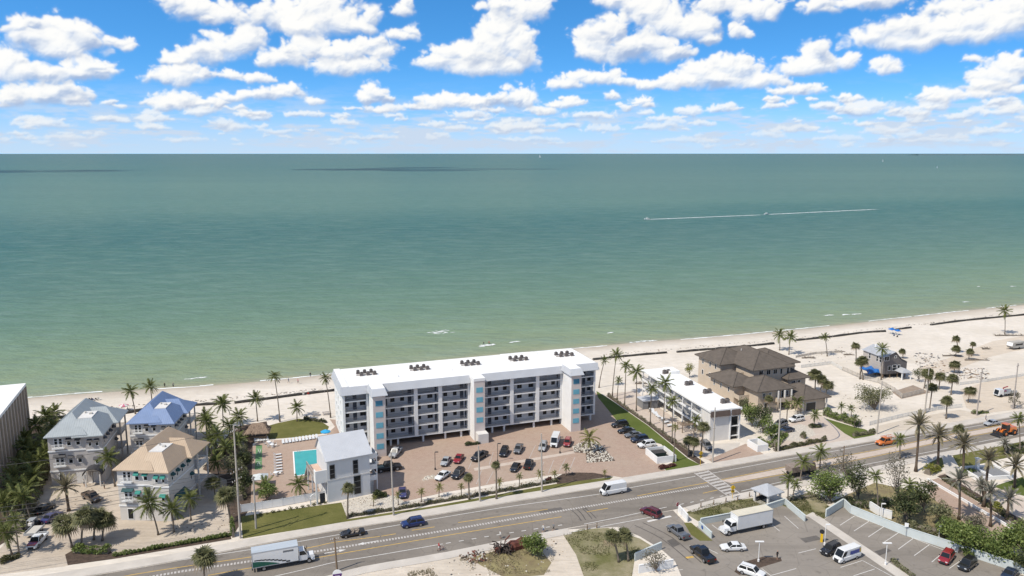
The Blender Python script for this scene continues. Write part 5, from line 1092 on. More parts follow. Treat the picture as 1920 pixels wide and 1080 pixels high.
for i, (b, t, r, k) in enumerate([((974,915),(974,893),8,'c'), ((1061,892),(1062,876),9,'c'), ((823,932),(824,914),10,'y'), ((790,941),(790,922),9,'y'), ((865,931),(865,912),8,'y'), ((936,922),(937,903),9,'y'), ((700,949),(701,934),7,'y'), ((747,947),(746,928),8,'y'), ((1134,897),(1134,885),6,'y'), ((1016,905),(1012,888),9,'y'), ((1041,900),(1040,888),8,'y')]):
    palm(k, b, t, r, f'young thin palm by the roadside hedge, {("between the black convertible and the pole", "by the dark mulch bed", "near the white hatchback", "with dry fronds beside the purple car", "behind the small cabbage palm", "just right of the slim cabbage palm", "nearest the clubhouse", "beside the second pole", "at the driveway mouth", "beside the third pole", "at the left tip of the mulch bed")[i]}', YG)
for a in [('y',(1108,846),(1105,820),20,'bushy yellowing palm in the white stone bed of the car park','palms around the motel'), ('c',(1123,727),(1134,676),10,'coconut palm leaning right at the sea end of the condominium','palms around the motel'), ('c',(1148,744),(1156,666),14,'tall coconut palm, first of the row beside the motel from the sea','palms around the motel'), ('c',(1157,749),(1160,713),9,'short coconut palm between the first two tall ones of the motel row','palms around the motel'), ('c',(1171,761),(1174,686),13,'tall coconut palm, second of the row beside the motel from the sea','palms around the motel'), ('c',(1193,771),(1193,696),16,'broad coconut palm, third of the row beside the motel from the sea','palms around the motel'), ('c',(1219,797),(1221,727),13,'coconut palm, fourth of the row beside the motel from the sea','palms around the motel'), ('c',(1243,813),(1248,718),18,'tallest coconut palm of the motel row, fifth from the sea','palms around the motel'), ('c',(1260,831),(1262,754),14,'coconut palm with a thin crown, sixth of the motel row','palms around the motel'), ('y',(1263,866),(1266,801),9,'ragged thin palm beside the bin enclosure','palms around the motel'), ('c',(1300,822),(1304,788),12,'green palm at the street end of the motel','palms around the motel'), ('s',(1314,855),(1319,800),13,'sabal palm with a dark crown beside the utility pole by the motel','palms around the motel'), ('s',(1291,855),(1292,826),12,'low sabal palm behind the yellow crossing sign','palms around the motel'), ('s',(1299,858),(1303,829),11,'lower sabal palm close beside another behind the crossing sign','palms around the motel'),
 ('c',(1462,657),(1461,627),14,'coconut palm behind the mansion roof, the left of a pair',BP), ('c',(1479,665),(1482,632),14,'coconut palm behind the mansion roof, the right of a pair',BP), ('c',(1551,668),(1546,632),10,'leaning coconut palm alone on the sand right of the mansion',BP), ('s',(1528,735),(1528,703),15,'sabal palm with a broad crown beside the mansion garage, left of two',LP_), ('s',(1548,740),(1553,722),12,'smaller sabal palm beside the mansion garage, right of two',LP_), ('s',(1538,737),(1542,712),11,'sabal palm between the two by the mansion garage',LP_), ('s',(1437,775),(1442,748),9,'small sabal palm in front of the mansion balcony',LP_), ('c',(1496,777),(1496,754),14,'yellow green palm in front of the mansion garage',LP_), ('c',(1526,801),(1528,777),12,'palm in the round bed of the mansion drive',LP_), ('c',(1577,781),(1578,762),9,'small palm on the sand beside the mansion hedge, left of two',LP_), ('c',(1596,783),(1596,766),9,'small palm on the sand beside the mansion hedge, right of two',LP_), ('c',(1602,802),(1603,784),9,'short palm at the end of the mansion lawn',LP_), ('c',(1475,790),(1476,758),10,'slim palm beside the dark car of the mansion',LP_),
 ('s',(1605,677),(1605,649),9,'sabal palm left of the dark stilt house',RP), ('s',(1612,711),(1618,676),12,'sabal palm by the blue tarpaulin',RP), ('s',(1618,712),(1612,680),9,'thinner sabal palm crossing the one by the blue tarpaulin',RP), ('c',(1652,712),(1655,654),13,'tall coconut palm in front of the dark stilt house',RP), ('s',(1693,672),(1692,659),7,'small sabal palm behind the dark stilt house',RP), ('s',(1733,728),(1738,701),11,'sabal palm right of the stilt house yard',RP), ('s',(1744,730),(1744,698),9,'sabal palm close behind the one right of the stilt house yard',RP), ('s',(1760,730),(1763,706),11,'round headed sabal palm on open sand, third from the stilt house',RP), ('s',(1783,740),(1787,710),12,'round headed sabal palm on open sand, fourth from the stilt house',RP), ('s',(1789,699),(1791,684),11,'short sabal palm highest up the open sand',RP), ('s',(1743,768),(1749,727),11,'sparse tall sabal palm behind the pale roadside fence',RP), ('s',(1734,774),(1741,706),8,'thin tall palm beside the slender utility pole',RP), ('s',(1774,785),(1776,752),12,'sabal palm on the verge with a dark round shadow',RP), ('s',(1815,755),(1820,733),12,'sabal palm left of the tall wooden pole',RP), ('s',(1792,669),(1793,654),9,'short sabal palm on the bare beach lot, front of a pair',RP), ('s',(1796,662),(1794,636),8,'taller sabal palm on the bare beach lot, back of a pair',RP), ('s',(1816,675),(1820,660),8,'leaning short sabal palm on the bare beach lot',RP), ('s',(1821,668),(1824,645),6,'tiny headed sabal palm at the far side of the bare beach lot',RP), ('c',(1884,627),(1884,583),13,'lone coconut palm on the beach near the far sand wall',BP),
 ('d',(1717,884),(1724,797),27,'tallest date palm at the roadside, first from the car park',DP,None,4), ('d',(1758,876),(1762,817),25,'date palm with a pale crown, second along the road',DP,None,4), ('d',(1805,892),(1809,834),28,'broad date palm left of the white terrace, third along the road',DP,None,4), ('d',(1844,950),(1857,862),25,'date palm leaning in front of the white terrace',DP,None,5), ('d',(1902,914),(1903,872),27,'date palm on the green lawn at the right edge',DP,None,4), ('g',(1798,974),(1798,900),25,'dark date palm behind the kerb wall of the pink drive',DP,None,3), ('g',(1857,987),(1856,922),23,'green and grey date palm in the planted strip',DP,None,3), ('g',(1887,974),(1893,936),24,'blue grey date palm with hanging fronds beside the plaza',DP,None,4), ('g',(1846,949),(1840,912),20,'grey half dead date palm behind the planted strip',DP,None,4), ('g',(1884,852),(1884,832),15,'grey low date palm beyond the white terrace',DP),
 ('c',(1687,860),(1687,824),14,'small coconut palm at the roadside left of the date palms',LP_), ('s',(1797,824),(1798,805),12,'dark sabal palm at the road edge behind the date palms',LP_), ('c',(1912,849),(1911,786),14,'thin coconut palm in front of the orange loader',LP_), ('c',(1646,962),(1642,892),15,'slim coconut palm behind the garden wall of the car park',LP_), ('c',(1705,977),(1703,908),17,'green coconut palm among the grey shrubs by the car park wall',LP_), ('c',(1537,880),(1538,846),17,'coconut palm at the roadside right of the pavilion',LP_), ('c',(1500,902),(1507,866),17,'coconut palm by the roadside in front of the brown truck',LP_), ('c',(1477,942),(1478,898),15,'coconut palm standing against the pavilion roof',LP_), ('c',(1487,928),(1493,909),12,'short coconut palm right beside the pavilion',LP_),
 ('s',(1178,1052),(1172,1006),17,'sabal palm on the weedy corner, right of two',LP_), ('s',(1160,1054),(1147,1006),16,'sabal palm on the weedy corner, left of two',LP_)]: palm(*a)

# ------------------------------------------------------------------ broadleaf trees, shrubs, hedges
def leaves(mb, pts, size, rnd, mi=0):
    for p in pts:
        a = Vector((rnd.gauss(0, 1), rnd.gauss(0, 1), rnd.gauss(0, 1)+.4)).normalized(); b = a.cross(Vector((rnd.random()-.5, rnd.random()-.5, rnd.random()))).normalized(); s = size*rnd.uniform(.6, 1.3); c = a.cross(b)
        q = Vector(p); k = len(mb.v); mb.v += [tuple(q-b*s), tuple(q+c*s*.45), tuple(q+b*s), tuple(q-c*s*.45)]; mb.f.append((k, k+1, k+2, k+3)); mb.mi.append(mi)
tn_ = [0]
def tree(name, label, base, top, rx, ry, mat, n=1500, size=.32, clumps=14, sparse=.42, cat='tree', group=None, trunk='bark', stems=1):
    """a tree: trunk with limbs to every clump of leaves; crown of leaf-sized faces in uneven clumps"""
    tn_[0] += 1; rnd = random.Random(tn_[0]*13+5); X, Y = G(*base); k = PXM(*base); dx, hc = TOP(*base, *top); rx /= k; ry /= k*.92; hc = max(hc, ry*.75)
    o = thing(name, label, cat, (X, Y, 0), 0, group); C = [Vector((dx+rx*.72*math.cos(i*2.4)*math.sqrt((i+.6)/clumps), rx*.6*math.sin(i*2.4)*math.sqrt((i+.6)/clumps), hc+ry*rnd.uniform(-.55, .75)*(1-.5*(i/clumps)))) for i in range(clumps)]
    m = MB(); fork = Vector((dx*.35, 0, max(.25, (hc-ry)*.8+.2))); r0 = max(.05, rx*.05)
    for s in range(stems): m.tube([(rnd.uniform(-.3, .3)*(s > 0), rnd.uniform(-.3, .3)*(s > 0), 0), tuple(fork*.6), tuple(fork)], [r0*1.4, r0, r0*.8], 6)
    for c in C: m.tube([tuple(fork), tuple(fork.lerp(c, .55)+Vector((rnd.uniform(-.2, .2), rnd.uniform(-.2, .2), .15))), tuple(c)], [r0*.55, r0*.32, r0*.1], 5)
    m.obj('trunk', trunk, o); P = []
    for i in range(n):
        c = C[int(rnd.random()*clumps)]; v = Vector((rnd.gauss(0, 1), rnd.gauss(0, 1), rnd.gauss(0, .8))); v = v.normalized()*(rnd.random()**.45); p = c+Vector((v.x*rx*sparse, v.y*rx*sparse, v.z*ry*sparse*1.05))
        if p.z > .1: P.append(p)
    m = MB(); leaves(m, P, size, rnd); m.obj('crown', mat, o); return o
for a in [('sea_grape', 'wide rounded olive bush on the white sand beside the roadside fence', (1642,768), (1637,742), 38, 27, 'seagrape', 2600, .26, 26, .34),
 ('tree', 'bright green spreading tree right of the pavilion', (1560,942), (1553,905), 37, 32, 'leaf', 3000, .26, 20), ('tree', 'dark sparse tree behind the corner of the bay wall', (1612,940), (1606,895), 24, 36, 'leafdk', 1500, .25, 16), ('tree', 'tall grey thinly leaved tree by the garden wall', (1685,950), (1680,885), 26, 38, 'leafgrey', 700, .22, 20, .38), ('tree', 'dark green round tree behind the long aqua wall', (1700,985), (1697,945), 28, 30, 'leafdk', 2000, .25, 14),
 ('tree', 'grey brown salt burnt tree left of the roadside palms', (1590,900), (1584,868), 24, 24, 'leafgrey', 700, .22, 16), ('tree', 'bare grey shrubby tree at the roadside near the brown truck', (1545,905), (1552,880), 20, 18, 'leafgrey', 420, .2, 14), ('tree', 'dark broad tree left of the pink drive', (1735,960), (1728,925), 26, 28, 'leafdk', 1700, .25, 14), ('tree', 'olive tree with grey twigs over the end of the aqua wall', (1768,985), (1762,962), 26, 22, 'seagrape', 1300, .24, 14),
 ('tree', 'bright green tree overhanging the black parked car', (1830,1040), (1815,1003), 34, 26, 'leaf', 2600, .26, 18), ('tree', 'green tree at the lower right beside the pink drive', (1885,1050), (1872,1022), 42, 32, 'leaf', 3200, .26, 22), ('tree', 'large green tree cut by the right edge of the view', (1925,1048), (1915,1005), 34, 30, 'leaf', 2400, .26, 18), ('tree', 'low green tree behind the red parked car', (1800,1020), (1780,990), 24, 20, 'leaf', 1500, .24, 12), ('tree', 'grey olive tree between the pink drive and the green trees', (1830,1000), (1826,978), 24, 16, 'leafgrey', 1100, .22, 12),
 ('tree', 'dark tree over the car parked in the corner', (1930,1080), (1935,1050), 30, 26, 'leafdk', 1500, .26, 12), ('tree', 'green leafy tree at the left of the mansion front', (1412,800), (1408,770), 20, 26, 'leaf', 1600, .26, 12), ('tree', 'dark green tree in front of the mansion balcony', (1432,812), (1430,785), 20, 26, 'leafdk', 1600, .26, 12), ('tree', 'green tree beside the mansion utility pole', (1448,826), (1446,800), 18, 24, 'leaf', 1300, .26, 10), ('tree', 'olive tree beside the bin enclosure of the motel drive', (1400,790), (1396,760), 13, 18, 'seagrape', 700, .24, 8),
 ('tree', 'yellow green young tree behind the motel roof', (1293,708), (1293,691), 10, 12, 'leafyel', 420, .24, 8), ('tree', 'grey thin branched shrub in front of the pillar wall', (1232,1072), (1226,1046), 26, 24, 'leafgrey', 420, .2, 20, .34), ('tree', 'dense green bush beside the rusty wreck', (1004,1042), (1002,1022), 28, 24, 'leaf', 1700, .24, 18, .38),
 ('tree', 'olive shrubby tree in the thicket behind the pool garden', (440,905), (438,875), 24, 26, 'seagrape', 1300, .25, 14), ('tree', 'dark shrubby tree beside the shuffleboard court', (462,880), (458,860), 16, 24, 'leafdk', 1100, .25, 10), ('tree', 'dark tree left of the shuffleboard court, lower one', (462,930), (460,905), 15, 24, 'leafdk', 1100, .25, 10), ('tree', 'green flowering shrub at the pool fence', (500,942), (502,918), 20, 18, 'leaf', 1200, .22, 12), ('tree', 'sparse dark shrub near the stilt house', (1724,716), (1722,698), 13, 14, 'leafdk', 420, .22, 8),
 ('tree', 'grey shrub at the foot of the roadside pole on the right', (1902,766), (1904,748), 14, 14, 'leafgrey', 500, .22, 8)]: tree(*a)
def hedge(name, label, pts, wpx, hpx, mat, n, size=.2, cat='hedge', core=True):
    P = [Vector(p) for p in GP(*pts)]; k = PXM(*pts[0]); w = wpx/k; h = hpx/k; rnd = random.Random(len(label)); o = thing(name, label, cat, P[0]); m = MB(); c = MB(); Q = [p-P[0] for p in P]
    for a, b in zip(Q[:-1], Q[1:]):
        d = (b-a); L_ = d.length; d /= L_; s = Vector((-d.y, d.x)); kk = int(n*L_/sum((y-x).length for x, y in zip(Q[:-1], Q[1:])))
        pts_ = []
        for i in range(kk):
            t = rnd.random(); bump_ = .75+.35*math.sin((a+d*L_*t).length*1.7)*math.sin((a+d*L_*t).length*.6+1); u = rnd.uniform(-1, 1); z = h*bump_*math.sqrt(max(0, 1-u*u*.75))*rnd.uniform(.35, 1.08); q = a+d*(L_*t)+s*(u*w*.5); pts_.append((q.x, q.y, max(.05, z)))
        leaves(m, pts_, size, rnd)
        e = w*.3; c.add([(*(a-s*e), 0), (*(b-s*e), 0), (*(b+s*e), 0), (*(a+s*e), 0), (*(a-s*e*.6), h*.55), (*(b-s*e*.6), h*.55), (*(b+s*e*.6), h*.55), (*(a+s*e*.6), h*.55)], [(4,5,6,7),(0,1,5,4),(2,3,7,6),(1,2,6,5),(3,0,4,7)])
    m.obj('foliage', mat, o)
    if core: c.obj('stems', 'bark', o)  # solid core added inside the leaves to block light, no separate stems
    return o
for a in [('hedge', 'brown green hedge along the front of the condominium car park', [(652,970),(745,956),(830,941),(920,926),(1012,909),(1046,903)], 7, 9, 'hedge', 5200, .16), ('hedge', 'silvery hedge in front of the mansion drive', [(1452,846),(1500,836),(1548,826)], 9, 10, 'hedge', 2400, .2), ('hedge', 'deep green shrubbery along the mansion lawn', [(1546,778),(1580,790),(1612,800)], 16, 16, 'leaf', 2600, .24), ('hedge', 'grey green low hedge at the end of the mansion lawn', [(1600,818),(1640,812)], 9, 9, 'seagrape', 1100, .2), ('hedge', 'dark shrubs along the foot of the motel lawn', [(1140,741),(1215,794),(1300,852)], 4, 6, 'hedge', 2200, .16), ('hedge', 'reddish shrubs at the corner of the bin enclosure', [(1236,880),(1266,873)], 8, 8, 'redleaf', 900, .2),
 ('hedge', 'dark shrubs along the side of the clubhouse', [(700,935),(725,930)], 12, 14, 'leafdk', 1100, .22), ('hedge', 'clipped planting at the foot of the middle stair tower', [(872,836),(900,832)], 7, 7, 'leafdk', 700, .2), ('hedge', 'shrubbery along the dunes behind the pool hut', [(440,826),(468,818)], 12, 12, 'seagrape', 900, .22), ('hedge', 'planted bed of small shrubs between the pink drive and the plaza', [(1768,900),(1830,936),(1895,976)], 10, 8, 'hedge', 2200, .2), ('hedge', 'yellow green shrub cluster in the planted strip', [(1862,952),(1880,962)], 14, 14, 'leafyel', 700, .22), ('hedge', 'yellow flowering shrubs at the top of the pink drive', [(1738,890),(1756,880)], 20, 18, 'leafyel', 900, .22), ('hedge', 'dense vine on the edge of the front lawn pole', [(436,1000),(438,1008)], 8, 34, 'leaf', 700, .18), ('hedge', 'shrubs under the sabal clump at the drive entrance', [(140,1034),(205,1036)], 20, 15, 'leaf', 1800, .22), ('hedge', 'shrub bed at the lower left corner', [(0,1058),(35,1044)], 14, 12, 'hedge', 900, .2),
 ('hedge', 'thin shrubs along the divider path of the car park', [(1672,1052),(1712,1082)], 10, 8, 'seagrape', 600, .2), ('hedge', 'low grey shrubs beside the long aqua wall', [(1640,975),(1700,998),(1760,1018)], 14, 10, 'leafdk', 1400, .22), ('hedge', 'green shrubs beside the date palms near the terrace', [(1800,892),(1826,886)], 14, 12, 'leaf', 900, .22), ('hedge', 'dark shrubs at the right edge beyond the terrace', [(1890,850),(1930,842)], 22, 16, 'leafdk', 1400, .22), ('hedge', 'tangled shrubs under the trees by the garden wall', [(1585,945),(1640,952),(1668,940)], 26, 13, 'leafdk', 1600, .24), ('hedge', 'olive undergrowth along the pink drive', [(1700,990),(1760,1002),(1820,1030)], 26, 16, 'seagrape', 2400, .24), ('hedge', 'green undergrowth below the large trees at the lower right', [(1800,1040),(1850,1040),(1920,1060)], 30, 20, 'leaf', 2600, .26), ('hedge', 'sparse grey weeds behind the weedy bank by the pavilion', [(1478,938),(1530,930),(1556,945)], 14, 6, 'seagrape', 600, .2), ('hedge', 'sand shrub behind the motel', [(1290,720),(1312,728)], 10, 8, 'seagrape', 500, .22), ('hedge', 'dark hedge of the pool garden by the beach path', [(570,786),(612,793)], 6, 7, 'leafdk', 900, .2), ('hedge', 'low green shrub at the foot of the wooden pole', [(1822,776),(1852,774)], 9, 7, 'leaf', 500, .2), ('hedge', 'undergrowth in the thicket beside the ribbed tower', [(96,800),(84,860),(60,930),(30,1000)], 30, 18, 'seagrape', 4500, .26), ('hedge', 'undergrowth in the thicket behind the tan house', [(400,860),(430,840),(460,830)], 24, 16, 'leafdk', 2200, .24), ('hedge', 'brown tangle of undergrowth left of the pool deck', [(455,835),(452,880),(450,940)], 20, 16, 'seagrape', 2400, .24),
 ('hedge', 'clipped round shrub in the mansion drive', [(1504,822),(1508,821)], 12, 12, 'seagrape', 500, .18), ('hedge', 'grasses in the round bed of the mansion drive', [(1518,802),(1538,800)], 12, 7, 'leafdk', 600, .2), ('hedge', 'garden shrubs under the mansion balcony', [(1418,830),(1450,838),(1470,815)], 18, 12, 'leaf', 1800, .24), ('hedge', 'red leaved shrub by the hedge near the third pole', [(1024,904),(1034,902)], 7, 8, 'redleaf', 300, .2)]: hedge(*a)
NTH = 'first second third fourth fifth sixth seventh eighth ninth tenth eleventh twelfth thirteenth fourteenth fifteenth sixteenth seventeenth eighteenth nineteenth twentieth twenty-first twenty-second twenty-third twenty-fourth twenty-fifth twenty-sixth'.split()
# a row of small clipped shrubs beside the pavement, each its own plant
A, B = Vector(G(216,1043)), Vector(G(431,1005)); proto = None
for i in range(26):
    q = A.lerp(B, i/25); lb = f'small round shrub in the clipped row along the pavement, {NTH[i]} from the drive entrance'
    if proto is None:
        proto = thing('shrub', lb, 'shrub', q, 0, 'clipped shrub row along the pavement'); rnd = random.Random(3); m = MB(); leaves(m, [(v.x*.5, v.y*.5, .45+v.z*.42) for v in [Vector((rnd.gauss(0,1), rnd.gauss(0,1), rnd.gauss(0,1))).normalized()*(rnd.random()**.3) for _ in range(150)]], .17, rnd); m.obj('foliage', 'leaf', proto); m = MB(); m.cyl(0, 0, 0, .4, .05, 5); m.obj('stem', 'bark', proto)
    else: clone(proto, q, random.random()*6, lb, None, random.uniform(.8, 1.15))
A, B = Vector(G(478,968)), Vector(G(610,944)); proto = None
for i in range(13):
    q = A.lerp(B, i/12)
    if proto is None:
        proto = thing('shrub', 'small dry shrub along the white panel fence, first from the tall pole', 'shrub', q, 0, 'shrubs along the white fence'); m = MB(); leaves(m, [(random.gauss(0, .22), random.gauss(0, .22), abs(random.gauss(.3, .15))) for _ in range(60)], .14, random); m.obj('foliage', 'hedge', proto); m = MB(); m.cyl(0, 0, 0, .25, .03, 5); m.obj('stem', 'bark', proto)
    else: clone(proto, q, random.random()*6, f'small dry shrub along the white panel fence, {NTH[i]} from the tall pole', None, random.uniform(.7, 1.2))
# weeds and grass tufts
def tufts(name, polys, n, h, mats):
    m = MB(); rnd = random.Random(n)
    for pl in polys:
        P = [Vector(p) for p in GP(*pl)]; x0, x1, y0, y1 = min(p.x for p in P), max(p.x for p in P), min(p.y for p in P), max(p.y for p in P); c = 0
        while c < n:
            x, y = rnd.uniform(x0, x1), rnd.uniform(y0, y1); c += 1; ins = False
            for i in range(len(P)):
                a, b = P[i], P[i-1]
                if (a.y > y) != (b.y > y) and x < (b.x-a.x)*(y-a.y)/(b.y-a.y)+a.x: ins = not ins
            if not ins or vnoise(np.array([x*.35]), np.array([y*.35]), 8)[0] < .42: continue
            for j in range(3):
                a = rnd.random()*6.28; hh = h*rnd.uniform(.5, 1.4); k = len(m.v); m.v += [(x-.04*math.sin(a), y+.04*math.cos(a), .01), (x+.04*math.sin(a), y-.04*math.cos(a), .01), (x+.5*hh*math.cos(a), y+.5*hh*math.sin(a), hh)]; m.f.append((k, k+1, k+2)); m.mi.append(1 if rnd.random() < .35 else 0)
    return struct(m.obj(name, mats), 'stuff')
tufts('grass', [[(1056,1003),(1090,992),(1140,990),(1200,1010),(1234,1031),(1190,1050),(1180,1110),(1105,1110),(1080,1040)], [(1284,962),(1330,946),(1422,932),(1442,946),(1366,972)], [(1462,946),(1520,922),(1562,955),(1546,973)]], 5000, .28, ['grassblade', 'drygrass'])
tufts('weeds', [[(720,1072),(800,1060),(830,1090),(750,1100)], [(860,1050),(900,1030),(960,1024),(1040,1040),(1030,1075),(900,1080)], [(1560,940),(1640,905),(1760,930),(1850,1000),(1700,1000)]], 1800, .28, ['drygrass', 'drygrass'])

# ------------------------------------------------------------------ vehicles
PAINT = {n: carpaint('paint_'+n, c) for n, c in dict(white=(.70, .70, .69), silver=(.36, .37, .38), grey=(.13, .135, .145), black=(.016, .016, .018), red=(.26, .018, .022), darkred=(.10, .01, .016), blue=(.014, .03, .115), purple=(.05, .045, .12), orange=(.62, .16, .02), brown=(.10, .07, .05), navy=(.02, .03, .06)).items()}
M['rubber'] = pmat('tyre_rubber', (.02, .02, .02), .8, .2, 4); M['alloy'] = pmat('wheel_alloy', (.38, .38, .39), .35, .1, 4, metal=.6); M['lamp'] = pmat('headlamp_glass', (.62, .63, .62), .1, .05, 4, spec=.7); M['tail'] = pmat('tail_lamp', (.30, .015, .012), .2, .1, 4)
M['trim'] = pmat('black_trim', (.03, .03, .032), .5, .2, 4); M['seat'] = pmat('seat_leather', (.30, .25, .20), .6, .2, 4); M['boxgreen'] = pmat('dark_green_paint', (.02, .10, .07), .4, .1, 1); M['boxroof'] = pmat('translucent_box_roof', (.42, .46, .50), .5, .12, .8, streak=(.2, 2, 1)); M['boxtan'] = pmat('cream_box_roof', (.60, .55, .44), .6, .1, .6)
CT = dict(  # top outline (x, z, half width), belt height, cabin (windscreen foot, roof front, roof rear, rear foot), roof z, wheel x, wheel r
 sedan=([(-2.42,.5,.72),(-2.36,.88,.84),(-1.75,1.0,.90),(-.2,.98,.91),(1.0,.96,.91),(1.85,.86,.88),(2.30,.72,.80),(2.42,.48,.70)], .94, (1.05,.25,-1.05,-1.78), 1.45, (1.42,-1.38), .33),
 suv=([(-2.4,.55,.78),(-2.36,1.08,.88),(-1.8,1.12,.94),(0,1.1,.95),(1.15,1.08,.95),(1.9,1.0,.92),(2.3,.86,.84),(2.4,.5,.76)], 1.06, (1.2,.45,-1.9,-2.32), 1.74, (1.45,-1.42), .37),
 pickup=([(-2.8,.6,.90),(-2.78,1.1,.93),(-1.1,1.12,.95),(.2,1.14,.97),(1.4,1.16,.97),(2.3,1.08,.95),(2.72,.95,.88),(2.8,.55,.82)], 1.1, (1.42,.72,-.62,-1.02), 1.88, (1.75,-1.72), .41),
 van=([(-3.0,.6,.92),(-2.98,1.3,.98),(1.7,1.3,.98),(2.3,1.28,.97),(2.82,1.08,.90),(2.98,.6,.84)], 1.28, (2.55,1.75,-2.93,-2.98), 2.55, (1.95,-1.75), .36),
 convertible=([(-2.42,.5,.74),(-2.36,.92,.86),(-1.5,1.0,.90),(-1.3,.72,.88),(.75,.72,.90),(.95,.98,.91),(1.85,.88,.88),(2.30,.72,.80),(2.42,.48,.70)], .96, None, 1.35, (1.42,-1.38), .33))
_cm = {}
def loft(st, zb):
    mb = MB(); n = 8
    for x, z, w in st:
        b = zb if abs(x) < st[-1][0]-.15 else zb+.12; mb.v += [(x,-w*.88,b),(x,-w,b+.22),(x,-w,max(b+.25,z-.14)),(x,-w*.88,z),(x,w*.88,z),(x,w,max(b+.25,z-.14)),(x,w,b+.22),(x,w*.88,b)]
    k = len(st)
    for i in range(k-1): mb.f += [(i*n+j, (i+1)*n+j, (i+1)*n+(j+1) % n, i*n+(j+1) % n) for j in range(n)]
    mb.f += [tuple(range(n)), tuple(range((k-1)*n+n-1, (k-1)*n-1, -1))]; mb.mi = [0]*len(mb.f); mb.f = [f[::-1] for f in mb.f]; return mb
def quadin(a, b, c, d, m, off):                            # inset copy of a quad, proud by off
    a, b, c, d = map(Vector, (a, b, c, d)); ctr = (a+b+c+d)/4; nn = (b-a).cross(d-a).normalized(); return [p.lerp(ctr, m)+nn*off for p in (a, b, c, d)]
def car_meshes(t, col):
    key = (t, col)
    if key in _cm: return _cm[key]
    st, belt, cab, roof, wx, wr = CT[t]; P = []; L2 = st[-1][0]; mat = PAINT[col]
    P.append(('body', loft(st, wr*.75).mesh('car_body', mat), None)); w = max(s[2] for s in st)
    if cab:
        a0, r0, r1, a1 = cab; wb, wt = w*.9, w*.74 if t != 'van' else w*.88; z0 = belt-.04
        B = [(a1,-wb,z0),(a0,-wb,z0),(a0,wb,z0),(a1,wb,z0)]; T = [(r1,-wt,roof),(r0,-wt,roof),(r0,wt,roof),(r1,wt,roof)]; m = MB(); m.add(B+T, [(4,5,6,7),(0,1,5,4),(1,2,6,5),(2,3,7,6),(3,0,4,7)]); m.frus((r1+.05, r0-.05, -wt*.93, wt*.93), roof, (r1+.2, r0-.2, -wt*.8, wt*.8), roof+.04); P.append(('cabin', m.mesh('cabin', mat), None))
        g = MB(); g.add(quadin(B[1], B[2], T[2], T[1], .10, .012), [(0,1,2,3)]); P.append(('windscreen', g.mesh('windscreen', 'glass'), None))
        if t != 'van': g = MB(); g.add(quadin(B[3], B[0], T[0], T[3], .14, .012), [(0,1,2,3)]); P.append(('rear_window', g.mesh('rear_window', 'glass'), None))
        for s in (0, 1):
            g = MB(); q = (B[0], B[1], T[1], T[0]) if s == 0 else (B[2], B[3], T[3], T[2])
            q = [Vector(p) for p in q]
            parts = ((.04, .47), (.53, .96)) if t in ('sedan', 'suv', 'pickup') else ((.80, .985),) if s == 0 else ((.015, .20),)
            for f0, f1 in parts:
                a, b = q[0].lerp(q[1], f0), q[0].lerp(q[1], f1); c, d = q[3].lerp(q[2], f1), q[3].lerp(q[2], f0); a, b = a.lerp(d, .12), b.lerp(c, .12); c, d = b.lerp(c, .82), a.lerp(d, .82); nn = (b-a).cross(d-a).normalized()*.012; g.add([a+nn, b+nn, c+nn, d+nn], [(0,1,2,3)])
            P.append(('side_window', g.mesh('side_window', 'glass'), None))
        if t == 'suv': m = MB(); m.box(r1+.2, r0-.2, -wt*.85, -wt*.78, roof+.04, roof+.09); m.box(r1+.2, r0-.2, wt*.78, wt*.85, roof+.04, roof+.09); P.append(('roof_rail', m.mesh('roof_rail', 'trim'), None))
        for s in (-1, 1): m = MB(); m.box(a0-.35, a0-.2, s*(wb+.02), s*(wb+.2), belt+.02, belt+.16); P.append(('mirror', m.mesh('mirror', 'trim'), None))
    else:
        m = MB()
        for x in (.2, -.75):
            for y in (-.42, .42): m.frus((x-.25, x+.25, y-.24, y+.24), .73, (x-.3, x+.18, y-.24, y+.24), .9); m.frus((x-.36, x-.22, y-.22, y+.22), .85, (x-.5, x-.38, y-.18, y+.18), 1.28)
        P.append(('seat', m.mesh('seat', 'seat'), None)); m = MB(); m.add([(.98,-.8,.96),(.98,.8,.96),(.5,.66,1.36),(.5,-.66,1.36)], [(0,1,2,3)]); P.append(('windscreen', m.mesh('windscreen', 'glass'), None)); m = MB(); m.box(-1.28,.74,-.8,.8,.7,.725); P.append(('cabin_floor', m.mesh('cabin_floor', 'trim'), None))
    if t == 'pickup':
        m = MB(); m.box(-2.68, -1.12, -.78, .78, 1.085, 1.105); P.append(('load_bed', m.mesh('load_bed', 'trim'), None)); m = MB()
        for y in (-.88, .82): m.box(-2.75, -1.08, y, y+.08, 1.1, 1.2)
        m.box(-2.78, -2.69, -.8, .8, 1.1, 1.2); P.append(('bed_rail', m.mesh('bed_rail', mat), None))
    fz = st[-2][1]-.16
    for s in (-1, 1):
        m = MB(); x = st[-2][0]; m.box(x-.04, x+.06, s*.42, s*(st[-2][2]-.06), fz, fz+.15); P.append(('headlight', m.mesh('headlight', 'lamp'), None))
        m = MB(); x = st[1][0]; zt = st[1][1]-.3; m.box(x-.05, x+.03, s*.55, s*(st[1][2]-.03), zt, zt+.18); P.append(('tail_light', m.mesh('tail_light', 'tail'), None))
    m = MB(); m.box(L2-.12, L2+.02, -.5, .5, wr*.9, fz-.02); P.append(('grille', m.mesh('grille', 'trim'), None))
    a = MB(); a.disc((0,0,0), wr, (0,1,0), .24, 14); b = MB(); b.disc((0,0,0), wr*.62, (0,1,0), .262, 10); wm, rm = a.mesh('wheel', 'rubber'), b.mesh('rim', 'alloy')
    for x in wx:
        for s in (-1, 1): P.append(('wheel', wm, ((x, s*(w-.1), wr), rm)))
